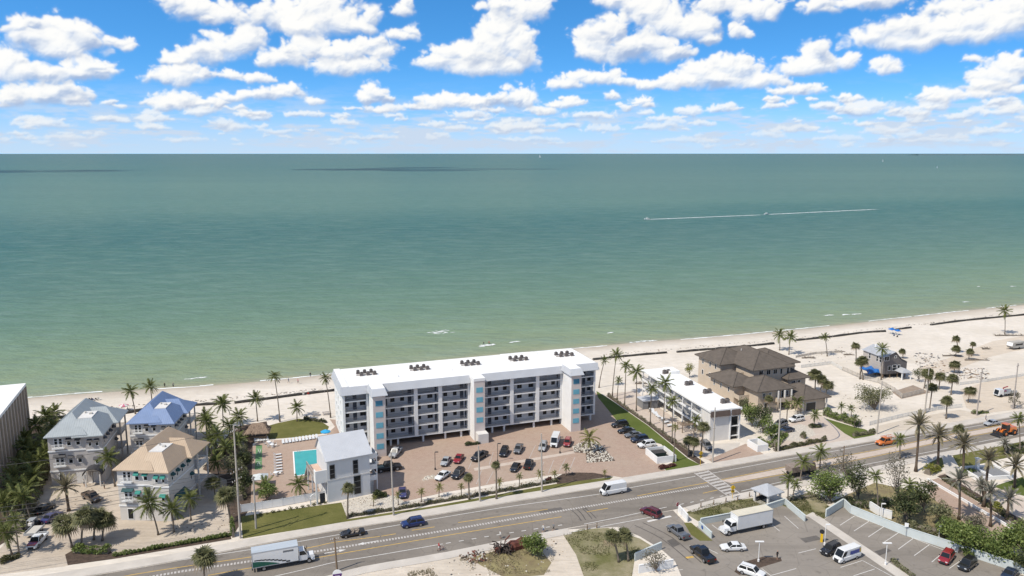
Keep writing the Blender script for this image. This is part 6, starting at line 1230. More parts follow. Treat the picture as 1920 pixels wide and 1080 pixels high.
    _cm[key] = P; return P
def car(t, col, at, head, label, group=None, sc=1.0, z=.03):
    x, y = G(*at); o = thing({'sedan': 'parked_car', 'suv': 'parked_suv', 'pickup': 'pickup_truck', 'van': 'van', 'convertible': 'open_car'}[t], label, {'sedan': 'car', 'suv': 'car', 'pickup': 'pickup', 'van': 'van', 'convertible': 'car'}[t], (x, y, z), head, group, sc)
    for n, me, w in car_meshes(t, col):
        c = put(n, me, o, w[0] if w else None)
        if w: put('rim', w[1], c)
    return o
RT, LT = TH, TH+math.pi
slot = HEAD((1020,866),(1009,892)); CP = 'cars parked in the condominium car park'; SB_ = 'cars parked along the motel lawn'; RDV = 'vehicles on the coast road'; LOT = 'vehicles in the asphalt car parks'
for a in [('sedan','silver',(836,869),slot,'silver sedan parked left of the red sedan in the paved yard',CP), ('sedan','red',(860,864),slot,'bright red sedan in the upper row of the paved yard',CP), ('pickup','black',(899,860),slot-.35,'black pickup parked askew in the upper row of the paved yard',CP), ('suv','black',(945,852),slot,'black suv left of the dark grey pickup in the paved yard',CP), ('pickup','grey',(972,846),slot,'dark grey pickup at the middle of the upper row of the paved yard',CP,.93), ('suv','silver',(1018,842),slot,'silver suv left of the white van in the paved yard',CP), ('van','white',(1041,833),slot,'white passenger van between the silver suv and the red suv',CP), ('suv','red',(1064,834),slot,'red suv next to the white stone bed',CP,.95),
 ('sedan','white',(830,896),slot-.3,'white hatchback at the left end of the lower row',CP), ('suv','black',(859,893),slot-.15,'black car with red tail lamps beside the white hatchback',CP), ('sedan','black',(966,880),slot-.1,'low black car left of the black pickup in the lower row',CP,.95), ('pickup','black',(991,875),slot+math.pi,'black pickup at the right end of the lower row',CP,.93), ('pickup','black',(728,882),R(21),'black pickup in the shade beside the clubhouse',CP,1.15), ('sedan','purple',(755,928),slot+.35,'dark purple sedan at the lower left corner of the paved yard',CP), ('pickup','silver',(742,853),slot,'silver pickup half under the condominium',CP), ('suv','white',(697,865),slot,'white car parked behind the clubhouse stair, upper one',CP), ('sedan','white',(698,879),slot,'white car parked behind the clubhouse stair, lower one',CP),
 ('suv','black',(1162,800),R(200),'black suv at the top of the row along the motel lawn',SB_), ('sedan','black',(1174,811),R(200),'black sedan second in the row along the motel lawn',SB_), ('sedan','grey',(1187,819),R(200),'grey sedan in the middle of the row along the motel lawn',SB_), ('suv','navy',(1199,828),R(200),'dark blue suv fourth in the row along the motel lawn',SB_), ('suv','white',(1212,838),R(200),'white suv next to the white bin enclosure',SB_),
 ('suv','grey',(1325,840),R(-80),'dark grey suv under the palms at the motel front'), ('suv','white',(1493,790),R(205),'white suv on the mansion drive'), ('suv','grey',(1463,799),R(215),'grey suv half behind the mansion utility pole'), ('sedan','navy',(1474,810),R(205),'dark blue sedan in the shade beside the mansion drive'),
 ('convertible','black',(661,1004),LT,'black open convertible driving on the coast road',RDV), ('suv','blue',(774,986),LT,'blue suv driving on the coast road',RDV), ('van','white',(1149,925),LT,'tall white van driving on the coast road',RDV), ('suv','darkred',(1220,966),HEAD((1240,972),(1200,955)),'dark red suv turning at the street mouth',RDV), ('sedan','silver',(1859,797),LT,'silver blue sedan on the far lane of the coast road',RDV),
 ('pickup','grey',(1271,1003),HEAD((1288,1014),(1252,988)),'grey blue pickup leaving the car park by the stop sign',LOT), ('pickup','black',(1317,1045),HEAD((1340,1062),(1295,1025)),'long black pickup in the side street',LOT,1.08), ('sedan','white',(1374,1031),HEAD((1400,1031),(1349,1032)),'white sedan below the white box truck',LOT), ('suv','white',(1409,1078),HEAD((1385,1071),(1430,1086)),'white suv at the lower edge beside the mulch island',LOT), ('suv','black',(1557,1036),HEAD((1577,1024),(1538,1043)),'black suv beside the white van with graphics',LOT), ('suv','red',(1774,1051),HEAD((1785,1034),(1764,1060)),'red suv parked at the foot of the aqua wall',LOT), ('suv','black',(1813,1064),HEAD((1828,1047),(1800,1068)),'black suv under the green tree beside the aqua wall',LOT), ('sedan','navy',(1892,1082),HEAD((1905,1066),(1880,1090)),'dark car in the lower right corner',LOT),
 ('sedan','black',(84,958),R(75),'black sedan in the sandy drive of the grey house'), ('pickup','brown',(172,937),R(-35),'old brown pickup parked askew in the sandy yard'), ('sedan','purple',(98,974),R(80),'bluish car half hidden behind the sabal clump'), ('pickup','white',(71,1020),R(-83),'white pickup with a red bonnet at the drive entrance')]: car(*a)
o = COL.objects[-1]
while o.parent: o = o.parent
m = MB(); m.add([(1.42,-.86,1.20),(2.3,-.82,1.12),(2.72,-.76,1.0),(2.72,.76,1.0),(2.3,.82,1.12),(1.42,.86,1.20)], [(0,1,4,5),(1,2,3,4)]); m.obj('bonnet', PAINT['red'], o)
M['vanblue'] = pmat('blue_print', (.06, .08, .28), .4, .15, 1); M['vanyel'] = pmat('ochre_print', (.50, .36, .10), .4, .2, 1)
v = car('van', 'white', (1587,1049), HEAD((1613,1037),(1558,1056)), 'white delivery van with blue and ochre print on its side', LOT, .95)
for s in (-1, 1):
    m = MB(); m.box(-2.4, .2, s*.955, s*.972, 1.45, 2.15); m.obj('print', 'vanblue', v); m = MB(); m.box(-2.85, -2.42, s*.955, s*.973, 1.4, 2.3); m.obj('print', 'vanyel', v)
# box trucks
def box_truck(at, head, label, length, boxcol, roofcol, group, green=False, z=.03):
    x, y = G(*at); o = thing('box_truck', label, 'truck', (x, y, z), head, group); L2 = length/2; cw = PAINT['white']
    c0 = L2-2.9
    m = MB(); m.frus((c0+.15, L2-1.25, -1.05, 1.05), .75, (c0+.15, L2-1.25, -1.08, 1.08), 1.75); m.frus((L2-1.25, L2, -.85, .85), .7, (L2-1.25, L2-.12, -.75, .75), 1.45); m.box(L2-1.4, L2+.02, -1.08, 1.08, .55, .85); m.obj('bonnet', cw, o)
    a = [(c0+.15,-1.08,1.75),(L2-1.2,-1.08,1.75),(L2-1.2,1.08,1.75),(c0+.15,1.08,1.75)]; b = [(c0+.15,-.95,2.6),(L2-1.75,-.95,2.6),(L2-1.75,.95,2.6),(c0+.15,.95,2.6)]
    m = MB(); m.add(a+b, [(4,5,6,7),(0,1,5,4),(1,2,6,5),(2,3,7,6),(3,0,4,7)]); m.obj('cab', cw, o)
    for n, q in (('windscreen', (a[1], a[2], b[2], b[1])), ('side_window', (a[0], a[1], b[1], b[0])), ('side_window', (a[2], a[3], b[3], b[2]))): m = MB(); m.add(quadin(*q, .14, .015), [(0,1,2,3)]); m.obj(n, 'glass', o)
    m = MB(); m.box(-L2, c0, -1.22, 1.22, 1.0, 3.85); m.obj('cargo_box', boxcol, o); m = MB(); m.box(-L2-.02, c0+.02, -1.24, 1.24, 3.85, 3.93); m.obj('box_roof', roofcol, o)
    m = MB()
    for s in (-1, 1): m.box(-L2-.03, c0+.03, s*1.2, s*1.25, .95, 1.05); m.box(-L2-.03, c0+.03, s*1.2, s*1.25, 3.75, 3.86); m.box(-L2-.04, -L2+.06, s*1.19, s*1.255, 1.05, 3.75)
    m.obj('box_edge', 'steel', o); m = MB(); m.box(-L2+.3, L2-1, -.45, .45, .6, .98); m.box(-L2-.1, -L2+.1, -1.1, 1.1, .5, .6); m.obj('chassis', 'trim', o)
    if green:
        for s in (-1, 1):
            k = 9; top = [(-L2+.1+4.6*i/k, 2.15-1.0*(i/k)**1.6) for i in range(k+1)]; m = MB(); m.prof([(-L2+.1, 1.08)]+[(px_, 1.08) for px_, pz in top[1:]][::-1][:1]+top[::-1], s*1.222, s*1.236); m.obj('print', 'boxgreen', o)
            m = MB()
            for i in range(k): (xa, za), (xb, zb) = (-L2+.4+6.2*i/k, 2.3-1.2*(i/k)**1.8), (-L2+.4+6.2*(i+1)/k, 2.3-1.2*((i+1)/k)**1.8); m.box(xa, xb, s*1.224, s*1.238, min(za, zb), max(za, zb)+.14*(1-i/k)+.02)
            m.obj('print', 'trim', o); m = MB(); m.box(c0-2.7, c0-.8, s*1.224, s*1.234, 3.05, 3.12); m.box(c0-2.7, c0-.8, s*1.224, s*1.234, 3.3, 3.37)
            for i in range(9): m.box(c0-2.62+i*.2, c0-2.5+i*.2, s*1.224, s*1.236, 3.14, 3.28)
            m.obj('lettering', 'trim', o)
    a = MB(); a.disc((0,0,0), .5, (0,1,0), .3, 16); b = MB(); b.disc((0,0,0), .28, (0,1,0), .33, 10); wm, rm = a.mesh('wheel', 'rubber'), b.mesh('rim', 'alloy')
    for xx in (L2-1.0, -L2+2.0):
        for s in (-1, 1): w = put('wheel', wm, o, (xx, s*.98, .5)); put('rim', rm, w)
    for s in (-1, 1): m = MB(); m.box(L2-.1, L2+.03, s*.62, s*.95, .95, 1.2); m.obj('headlight', 'lamp', o); m = MB(); m.box(L2-1.2, L2-1.1, s*1.1, s*1.35, 1.8, 2.3); m.obj('mirror', 'trim', o)
    return o
box_truck((532,1059), RT, 'white box truck with a green swoosh on its side, driving on the coast road', 11.0, PAINT['white'], 'boxroof', RDV, True)
box_truck((1397,993), HEAD((1445,986),(1350,1006)), 'plain white box truck with a cream roof in the near car park', 11.4, PAINT['white'], 'boxtan', LOT)
# orange flat-nosed pickup with ladder rack
o = car('pickup', 'orange', (1660,833), LT, 'orange service pickup with a ladder rack on the coast road', RDV)
m = MB()
for y in (-.8, .8): m.box(-2.6, 1.2, y-.04, y+.04, 2.02, 2.1); [m.box(x, x+.07, y-.03, y+.03, 1.1, 2.02) for x in (-2.5, -1.1)]
for x in (-2.4, -1.2, 0, 1.0): m.box(x, x+.06, -.8, .8, 2.1, 2.16)
m.obj('ladder_rack', PAINT['orange'], o); m = MB(); m.box(-2.7, -1.15, -.86, -.5, 1.1, 1.75); m.box(-2.7, -1.15, .5, .86, 1.1, 1.75); m.obj('tool_locker', 'offwhite', o)
# wheel loader
ld = thing('wheel_loader', 'orange wheel loader standing on the coast road at the right', 'loader', (*G(1885,815), .03), LT, RDV)
OR = PAINT['orange']; m = MB(); m.frus((-3.0, -.4, -1.0, 1.0), 1.0, (-2.8, -.6, -.85, .85), 2.2); m.obj('engine_cover', OR, ld); m = MB(); m.box(-.4, 1.6, -.7, .7, .8, 1.3); m.obj('chassis', OR, ld)
m = MB(); m.frus((-.6, .9, -.8, .8), 1.3, (-.5, .7, -.7, .7), 3.0); m.obj('cab', 'glass', ld); m = MB(); m.box(-.7, .9, -.85, .85, 3.0, 3.15); m.obj('cab_roof', OR, ld)
m = MB()
for y in (-.6, .6): m.tube([(.6, y, 1.7), (2.0, y, 1.9), (3.1, y, .7)], .14, 6)
m.obj('lift_arm', OR, ld); m = MB(); m.prof([(2.9,.15),(4.1,.12),(4.15,.3),(3.2,.45),(3.1,1.3),(2.9,1.3)], -1.35, 1.35); m.obj('bucket', 'trim', ld)
a = MB(); a.disc((0,0,0), .78, (0,1,0), .55, 18); b = MB(); b.disc((0,0,0), .4, (0,1,0), .58, 10); wm, rm = a.mesh('wheel', 'rubber'), b.mesh('rim', OR)
for x in (-1.8, 1.5):
    for s in (-1, 1): w = put('wheel', wm, ld, (x, s*1.05, .78)); put('rim', rm, w)
m = MB(); m.box(-3.3, -3.0, -1.0, 1.0, .7, 1.4); m.obj('counterweight', 'trim', ld)
# brown tipper behind the palms, white work truck on the sand, trailers
tpd = thing('tipper_truck', 'brown tipper truck with a loaded body behind the roadside palms', 'truck', (*G(1500,889), .03), RT, RDV)
m = MB(); m.frus((-3.4, 1.6, -1.15, 1.15), 1.1, (-3.5, 1.7, -1.25, 1.25), 2.5); m.obj('tipper_body', pmat('muddy_brown_steel', (.26, .21, .175), .7, .2, 1.2), tpd); m = MB(); m.frus((1.9, 3.9, -1.1, 1.1), .8, (1.9, 3.5, -.95, .95), 2.7); m.obj('cab', PAINT['brown'], tpd); m = MB(); m.box(-3.3, 3.8, -.5, .5, .6, 1.09); m.obj('chassis', 'trim', tpd)
m = MB(); m.add(quadin((3.9,-1.1,.8),(3.9,1.1,.8),(3.5,.95,2.7),(3.5,-.95,2.7), .2, .02), [(0,1,2,3)]); m.obj('windscreen', 'glass', tpd)
a = MB(); a.disc((0,0,0), .5, (0,1,0), .34, 14); wm = a.mesh('wheel', 'rubber')
for x in (-2.6, -1.4, 2.7):
    for s in (-1, 1): put('wheel', wm, tpd, (x, s*1.0, .5))
wt = thing('flatbed_truck', 'white work truck with a red hoist on its bed, standing on the tan sand', 'truck', (*G(1882,742), .01), R(197))
m = MB(); m.frus((1.2, 3.3, -1.0, 1.0), .6, (1.2, 2.9, -.95, .95), 2.4); m.obj('cab', PAINT['white'], wt); m = MB(); m.add(quadin((3.3,-1,.6),(3.3,1,.6),(2.9,.95,2.4),(2.9,-.95,2.4), .22, .02), [(0,1,2,3)]); m.add(quadin((1.2,-1,.6),(3.3,-1,.6),(2.9,-.95,2.4),(1.2,-.95,2.4), .3, .02), [(0,1,2,3)]); m.obj('windscreen', 'glass', wt)
m = MB(); m.box(-4.0, 1.1, -1.1, 1.1, .9, 1.15); m.box(-4.0, 1.1, -1.1, -1.02, 1.15, 1.7); m.box(-4.0, 1.1, 1.02, 1.1, 1.15, 1.7); m.obj('flatbed', 'steel', wt); m = MB(); m.tube([(.4,0,1.15),(.5,0,2.6),(-1.2,0,2.9)], .18, 6); m.box(-.2,.9,-.7,.7,1.16,1.9); m.obj('hoist', PAINT['red'], wt)
for x in (-3.0, -1.9, 2.3):
    for s in (-1, 1): put('wheel', wm, wt, (x, s*.95, .5))
cv = thing('camper_trailer', 'white camper trailer with a grey cover standing far up the sand', 'trailer', (*G(1903,654), .01), R(200)); m = MB(); m.prof([(-3.6,.7),(2.6,.7),(3.2,1.5),(2.9,2.9),(-3.3,3.0),(-3.7,2.6)], -1.3, 1.3); m.obj('caravan_body', pmat('grey_cover', (.40, .38, .34), .8, .2, .8, bump=.4), cv); m = MB(); m.add([(3.22,-1.2,1.5),(3.22,1.2,1.5),(2.95,1.2,2.8),(2.95,-1.2,2.8)], [(0,1,2,3)]); m.obj('front_panel', 'frame', cv); m = MB(); m.tube([(2.6,0,.6),(4.6,0,.5)], .08, 5); m.obj('tow_bar', 'trim', cv)
for s in (-1, 1): put('wheel', wm, cv, (-.6, s*1.15, .45)); m = MB(); m.box(-2.2, 1.6, s*1.301, s*1.33, 1.7, 2.3); m.obj('window', 'glass', cv)
ft = thing('flatbed_trailer', 'grey flat trailer between the white pickup and the black sedan', 'trailer', (*G(65,1001), .01), R(97)); m = MB(); m.box(-2, 2, -1.1, 1.1, .6, .75); m.box(-2, 2, -1.12, -1.02, .75, 1.1); m.box(-2, 2, 1.02, 1.12, .75, 1.1); m.box(-2.0, -1.9, -1.02, 1.02, .75, 1.1); m.obj('trailer_bed', 'steel', ft); m = MB(); m.box(-1.8, 1.8, -.95, .95, .76, .9); m.obj('load', 'concrete', ft)
for s in (-1, 1): put('wheel', wm, ft, (0, s*1.3, .45), 0, .8)
ju = thing('buggy', 'dark open buggy heaped with gear behind the flat trailer', 'buggy', (*G(62,989), .01), R(95)); m = MB(); m.frus((-1.6, 1.6, -.8, .8), .45, (-1.5, 1.3, -.7, .7), 1.0); m.obj('body', 'trim', ju); m = MB()
for x in (-1.0, .6):
    m.tube([(x,-.7,1.0),(x,-.6,1.9),(x,.6,1.9),(x,.7,1.0)], .05, 5)
m.box(-1.05, .65, -.62, .62, 1.9, 1.96); m.obj('roll_cage', 'steel', ju); m = MB(); m.box(-1.4, -.3, -.5, .2, 1.0, 1.5); m.box(-.2, .5, -.1, .6, 1.0, 1.4); m.obj('cargo', 'offwhite', ju)
for x in (-1, 1):
    for s in (-1, 1): put('wheel', wm, ju, (x, s*.85, .4), 0, .75)
# a rusty wreck with its heap of torn metal
M['rust'] = pmat('rusty_red_metal', (.13, .045, .032), .8, .45, 1.3, bump=.5); M['char'] = pmat('dark_torn_metal', (.06, .045, .038), .8, .4, 2, bump=.5)
wk = thing('wreck', 'crushed rust red container wreck lying by the roadside with torn metal at one end', 'wreck', (*G(958,1030), 0), HEAD((925,1038),(985,1020))); m = MB()
sec = [(-.6,1.0,1.1),(.4,1.15,1.5),(1.6,1.1,1.25),(2.8,1.2,1.6),(3.9,1.05,1.3),(4.6,.7,.9)]
for i, (x, w, h) in enumerate(sec): m.v += [(x,-w,.05),(x,-w*1.02,h*.6),(x,-w*.7,h),(x,w*.75,h*.92),(x,w,h*.5),(x,w,.05)]
m.f = [(i*6+j, i*6+(j+1) % 6, (i+1)*6+(j+1) % 6, (i+1)*6+j) for i in range(len(sec)-1) for j in range(6)]+[(0,1,2,3,4,5),(35,34,33,32,31,30)]; m.mi = [0]*len(m.f); m.obj('container', 'rust', wk)
m = MB(); rnd = random.Random(4)
for i in range(70):
    p = Vector((rnd.gauss(-2.0, 1.0), rnd.gauss(0, .7), abs(rnd.gauss(.4, .45)))); d = Vector((rnd.gauss(0, 1), rnd.gauss(0, 1), rnd.gauss(0, .6))).normalized()*rnd.uniform(.4, 1.1); m.tube([tuple(p-d), tuple(p+Vector((0, 0, .15))), tuple(p+d)], rnd.uniform(.05, .16), 4)
x = m.obj('torn_metal', ['char'], wk); x['kind'] = 'stuff'
m = MB(); m.tube([(-1.4,.2,.3),(-1.1,.3,2.0),(-.2,.1,2.9)], .12, 6); m.tube([(-2.6,-.3,.2),(-2.4,-.2,1.6)], .14, 6); m.disc((-2.9,.1,.55), .55, (.3,1,0), .35, 12); m.obj('broken_arm', 'rust', wk)

# ------------------------------------------------------------------ people
def person_mesh(name, pose, shirt, legs, hair='hairdk', skin='skin'):
    J = dict(stand=dict(hip=.92, kneeL=(.10,.04,.50), footL=(.11,0,.07), kneeR=(-.10,-.02,.50), footR=(-.11,-.08,.07), elbL=(.27,.02,1.13), hanL=(.28,-.10,.88), elbR=(-.27,.04,1.13), hanR=(-.27,.10,.88), lean=0),
             walk=dict(hip=.92, kneeL=(.10,-.18,.52), footL=(.10,-.26,.09), kneeR=(-.10,.10,.50), footR=(-.10,.36,.13), elbL=(.26,.14,1.14), hanL=(.26,.06,.92), elbR=(-.26,-.12,1.14), hanR=(-.26,-.28,.95), lean=-.04),
             sit=dict(hip=.22, kneeL=(.13,-.42,.42), footL=(.14,-.62,.08), kneeR=(-.13,-.42,.42), footR=(-.14,-.62,.08), elbL=(.27,.12,.42), hanL=(.26,.22,.14), elbR=(-.27,.12,.42), hanR=(-.26,.22,.14), lean=.05))[pose]
    h = J['hip']; ln = J['lean']; V = [(0,0,h),(0,ln*.5,h+.26),(0,ln,h+.48),(0,ln-.01,h+.60),(0,ln-.03,h+.70),(0,ln-.02,h+.82),(.19,ln,h+.47),J['elbL'],J['hanL'],(-.19,ln,h+.47),J['elbR'],J['hanR'],(.10,0,h-.06),J['kneeL'],J['footL'],(-.10,0,h-.06),J['kneeR'],J['footR']]
    E_ = [(0,1),(1,2),(2,3),(3,4),(4,5),(2,6),(6,7),(7,8),(2,9),(9,10),(10,11),(0,12),(12,13),(13,14),(0,15),(15,16),(16,17)]; Rr = [.14,.135,.15,.06,.095,.085,.07,.05,.04,.07,.05,.04,.10,.07,.055,.10,.07,.055]
    for i in (14, 17): V.append((V[i][0], V[i][1]-.17, .045)); E_.append((i, len(V)-1)); Rr.append(.045)
    me = bpy.data.meshes.new(name); me.from_pydata(V, E_, []); ob = bpy.data.objects.new(name, me); COL.objects.link(ob); sk = ob.modifiers.new('s', 'SKIN'); ob.modifiers.new('u', 'SUBSURF').levels = 1
    for i, d in enumerate(me.skin_vertices[0].data): d.radius = (Rr[i], Rr[i]*(.72 if i in (1, 2) else 1)); d.use_root = (i == 0)
    ev = ob.evaluated_get(bpy.context.evaluated_depsgraph_get()); out = bpy.data.meshes.new_from_object(ev); bpy.data.objects.remove(ob); out.materials.clear()
    for k in (skin, shirt, legs, hair): out.materials.append(M[k])
    for p in out.polygons:
        c = p.center; z = c.z-h; mi = 0
        if .0 < z < .58 and abs(c.x) < .30: mi = 1
        if z <= .03 and c.z > (.45 if pose != 'sit' else .1) and abs(c.x) < .24: mi = 2
        if z > .80 or (z > .66 and c.y > ln+.03): mi = 3
        p.material_index = mi; p.use_smooth = True
    return out
M['skin'] = pmat('sunburnt_skin', (.42, .25, .17), .6, .08, 3)
for k, c in dict(hairdk=(.05,.035,.025), cloth_red=(.36,.03,.03), cloth_white=(.62,.61,.58), cloth_black=(.02,.02,.022), cloth_blue=(.06,.10,.22), cloth_grey=(.22,.22,.22), cloth_pink=(.55,.18,.25)).items(): M[k] = pmat(k, c, .85, .15, 3)
_pm = {}
def person(at, rz, pose, shirt, legs, label, group=None, z=.02):
    k = (pose, shirt, legs)
    if k not in _pm: _pm[k] = person_mesh('person', *k)
    x, y = G(*at, z); return tag(put('person', _pm[k], None, (x, y, z), rz), label, 'person', group)
WK = 'people walking along the beach'
for a in [((823,1032),RT+1.5,'walk','cloth_red','cloth_white','person in a red shirt walking beside a bicycle on the verge'), ((938,1010),2.0,'stand','cloth_white','cloth_grey','person in a pale shirt standing behind the wreck'), ((1019,998),TH-1.6,'walk','cloth_white','cloth_blue','person in white on the verge, farther from the bench post'), ((1038,995),TH-1.6,'walk','cloth_grey','cloth_black','person in dark shorts walking on the verge near the green bush',None), ((1457,1048),.6,'stand','cloth_black','cloth_black','person all in black standing behind the mulch island'),
 ((1848,788),1.0,'stand','cloth_blue','cloth_black','person in dark clothes standing on the verge by the silver car'), ((541,718),1.9,'walk','cloth_blue','cloth_grey','person walking at the water line, left of a pair',WK), ((559,719),-1.2,'walk','cloth_pink','cloth_black','person walking at the water line, right of a pair',WK), ((582,707),.4,'stand','cloth_black','cloth_blue','person standing at the edge of the water near the tall palm',WK), ((309,727),0,'stand','cloth_black','cloth_black','bather at the water edge behind the blue roofed house',WK,-.8), ((325,727),1,'stand','cloth_grey','cloth_black','smaller bather farther right behind the blue roofed house',WK,-.8), ((569,741),3.3,'sit','cloth_white','cloth_blue','person sitting by the dark sand barrier, left of two',None), ((578,740),3.3,'sit','cloth_red','cloth_black','person sitting by the dark sand barrier, right of two',None), ((907,648),1.2,'stand','cloth_black','cloth_blue','bather in the breaking wave, left of two',None,-1.0), ((917,647),2.2,'stand','cloth_red','cloth_black','bather in the breaking wave, right of two',None,-1.0),
 ((158,911),.3,'walk','cloth_white','cloth_grey','person in the sandy yard before the arched porch'), ((196,917),2.4,'stand','cloth_grey','cloth_black','person standing in the sandy yard near the tan house'), ((172,751),2.5,'sit','cloth_black','cloth_blue','person sitting on the beach in the group by the water',None), ((240,769),2.5,'sit','cloth_white','cloth_black','person sitting under the pink beach umbrella',None), ((1679,627),2.5,'sit','cloth_white','cloth_blue','person sitting under the blue beach canopy',None), ((897,861),slot,'stand','cloth_white','cloth_blue','person beside the black pickup in the paved yard',None)]: person(*a)
bk = thing('bicycle', 'red bicycle beside the walker on the verge', 'bicycle', (*G(828,1033), .02), TH)
for x in (-.52, .52): m = MB(); m.tube([(x+.33*math.cos(a), 0, .34+.33*math.sin(a)) for a in np.linspace(0, 2*math.pi, 15)], .025, 5, 0, False); m.obj('wheel', 'rubber', bk)
m = MB(); [m.tube(p, .025, 5) for p in ([(-.52,0,.34),(-.1,0,.3),(.38,0,.85),(-.25,0,.82),(-.52,0,.34)], [(-.1,0,.3),(-.28,0,.92)], [(.52,0,.34),(.36,0,.95)])]; m.obj('frame', PAINT['red'], bk); m = MB(); m.box(-.42,-.16,-.08,.08,.92,.98); m.obj('saddle', 'trim', bk); m = MB(); m.tube([(.36,-.28,1.0),(.36,.28,1.0)], .02, 5); m.obj('handlebar', 'steel', bk)

# ------------------------------------------------------------------ poles, wires, lamps, signs
def pole(name, label, base, top, r, mat, arms=(), group=None, cap=True):
    dx, h = TOP(*base, *top); x, y = G(*base); o = thing(name, label, 'pole', (x, y, 0), 0, group); m = MB(); m.tube([(0,0,0),(dx*.5,0,h*.5),(dx,0,h)], [r, r*.85, r*.65], 9); m.obj('shaft', mat, o)
    for f, w, a in arms:
        m = MB(); c, s = math.cos(a), math.sin(a); p = Vector((dx*f, 0, h*f)); m.tube([tuple(p-Vector((c, s, 0))*w), tuple(p+Vector((c, s, 0))*w)], .07, 5); m.obj('crossarm', 'wood', o)
        for k in (-.95, -.45, .45, .95): q = p+Vector((c, s, 0))*w*k; m = MB(); m.cyl(q.x, q.y, q.z+.05, q.z+.3, .06, 6); m.obj('insulator', 'slab', o)
    return o, (x+dx, y, h)
UP = 'concrete utility poles along the coast road'
for b, t, l, ar in [((451,1009),(438,798),'tallest concrete pole, with crossarms, at the corner of the front lawn',[(.60,1.6,1.2),(.52,1.3,1.2),(.95,.9,1.2)]), ((480,991),(475,893),'concrete pole standing on the front lawn',[(.96,.5,1.2)]), ((738,967),(733,848),'concrete pole in front of the paved yard near the purple sedan',[]), ((900,941),(897,836),'concrete pole on the verge below the middle stair tower',[]), ((1016,923),(1015,813),'concrete pole on the verge near the red leaved shrub',[]), ((1336,867),(1341,764),'concrete pole at the street end of the motel',[(.62,.3,0)]), ((1459,847),(1464,747),'concrete pole in front of the mansion',[(.72,.8,1.2)]), ((1644,814),(1654,716),'pale pole beside the rounded sea grape bush',[]), ((1734,775),(1742,690),'thin grey pole among the palms beyond the pale fence',[]), ((1831,779),(1842,692),'tall brown pole on the sandy verge',[(.93,.5,.4)]), ((1899,767),(1909,681),'tall brown pole near the white work truck',[(.94,.5,.4)])]:
    pole('utility_pole', l, b, t, .21, 'polec' if b[0] < 1800 else 'greywood', ar, UP)
pole('utility_pole', 'short dark wooden pole on the near side of the coast road', (632,1070), (627,1008), .19, 'wood', [(.94,.7,TH)], 'wooden poles on the near side of the road'); pole('utility_pole', 'dark wooden pole with a crossarm among the roadside shrubs', (1581,880), (1583,836), .15, 'wood', [(.95,1.0,TH)], 'wooden poles on the near side of the road')
def wire(a, b, sag, label):
    m = MB(); a, b = Vector(a), Vector(b); m.tube([tuple(a.lerp(b, i/12)-Vector((0,0,sag*4*(i/12)*(1-i/12)))) for i in range(13)], .035, 4); return tag(m.obj('overhead_wire', 'dark'), label, 'wire', 'overhead wires left of the tall pole')
x, y = G(451,1009); dx, h = TOP(451,1009,438,798); q = RD*-62
for i, (f, k) in enumerate(((.60,-1.4),(.60,1.4),(.52,-1.1),(.52,1.1),(.95,0))):
    c, s = math.cos(1.2), math.sin(1.2); wire((x+dx*f+c*k, y+s*k, h*f+.25), (x+q.x+c*k, y+q.y+s*k, h*f-.5), 1.1, f'{("upper crossarm wire on the sea side", "upper crossarm wire on the road side", "lower crossarm wire on the sea side", "lower crossarm wire on the road side", "topmost wire")[i]} running left from the tall pole'.replace('running left', 'running past the tan house'))
def lamp(label, base, top, group, mat='white', two=True):
    dx, h = TOP(*base, *top); x, y = G(*base); o = thing('lamp_post', label, 'lamp post', (x, y, 0), 0, group); m = MB(); m.cyl(0, 0, 0, h, .07, 7); m.cyl(0, 0, 0, .5, .2, 8); m.obj('post', mat, o)
    for s in ((-1, 1) if two else (1,)): m = MB(); m.box(min(0, s*.8), max(0, s*.8), -.18, .18, h, h+.14); m.obj('lamp_head', mat, o)
LG = 'lamp posts of the asphalt car parks'
lamp('white twin headed lamp post in the mulch island', (1422,1053), (1424,1016), LG); lamp('white lamp post on the divider path near the lower edge', (1660,1059), (1664,1019), LG); lamp('white lamp post beside the yellow pay station', (1546,1022), (1545,984), LG, two=False); lamp('short white lamp post behind the aqua wall', (1760,1010), (1762,988), LG, two=False); lamp('white slim lamp post by the slim coconut palm', (1651,972), (1651,945), LG, two=False)
DG = 'dark lamp posts in the paved yard'
lamp('dark lamp post beside the silver sedan', (816,881), (815,848), DG, 'dark', False); lamp('dark lamp post behind the black suv', (933,866), (932,832), DG, 'dark', False); lamp('dark lamp post beside the white passenger van', (1050,850), (1051,820), DG, 'dark', False)
M['sred'] = pmat('sign_red', (.42, .02, .02), .5, .06, 2); M['syel'] = pmat('sign_yellow', (.72, .45, .02), .5, .06, 2); M['spur'] = pmat('sign_purple', (.10, .035, .16), .5, .06, 2)
def text(s, size, parent, loc, rz, mat):
    cu = bpy.data.curves.new('lettering', 'FONT'); cu.body = s; cu.size = size; cu.align_x = 'CENTER'; cu.align_y = 'CENTER'; cu.extrude = .004; ob = bpy.data.objects.new('lettering', cu); COL.objects.link(ob); me = bpy.data.meshes.new_from_object(ob.evaluated_get(bpy.context.evaluated_depsgraph_get())); bpy.data.objects.remove(ob); me.materials.clear(); me.materials.append(M[mat])
    o = put('lettering', me, parent, loc); o.rotation_euler = (math.pi/2, 0, rz); return o
ss = thing('stop_sign', 'red stop sign at the mouth of the side street', 'sign', G(1269,972), R(35)); _, h = TOP(1269,972,1268,942); m = MB(); m.cyl(0, 0, 0, h, .04, 6); m.obj('post', 'steel', ss)
def octo(r, y0, y1, z, n=8, a0=math.pi/8): m = MB(); m.prof([(r*math.cos(a0+i*2*math.pi/n), z+r*math.sin(a0+i*2*math.pi/n)) for i in range(n)], y0, y1); return m
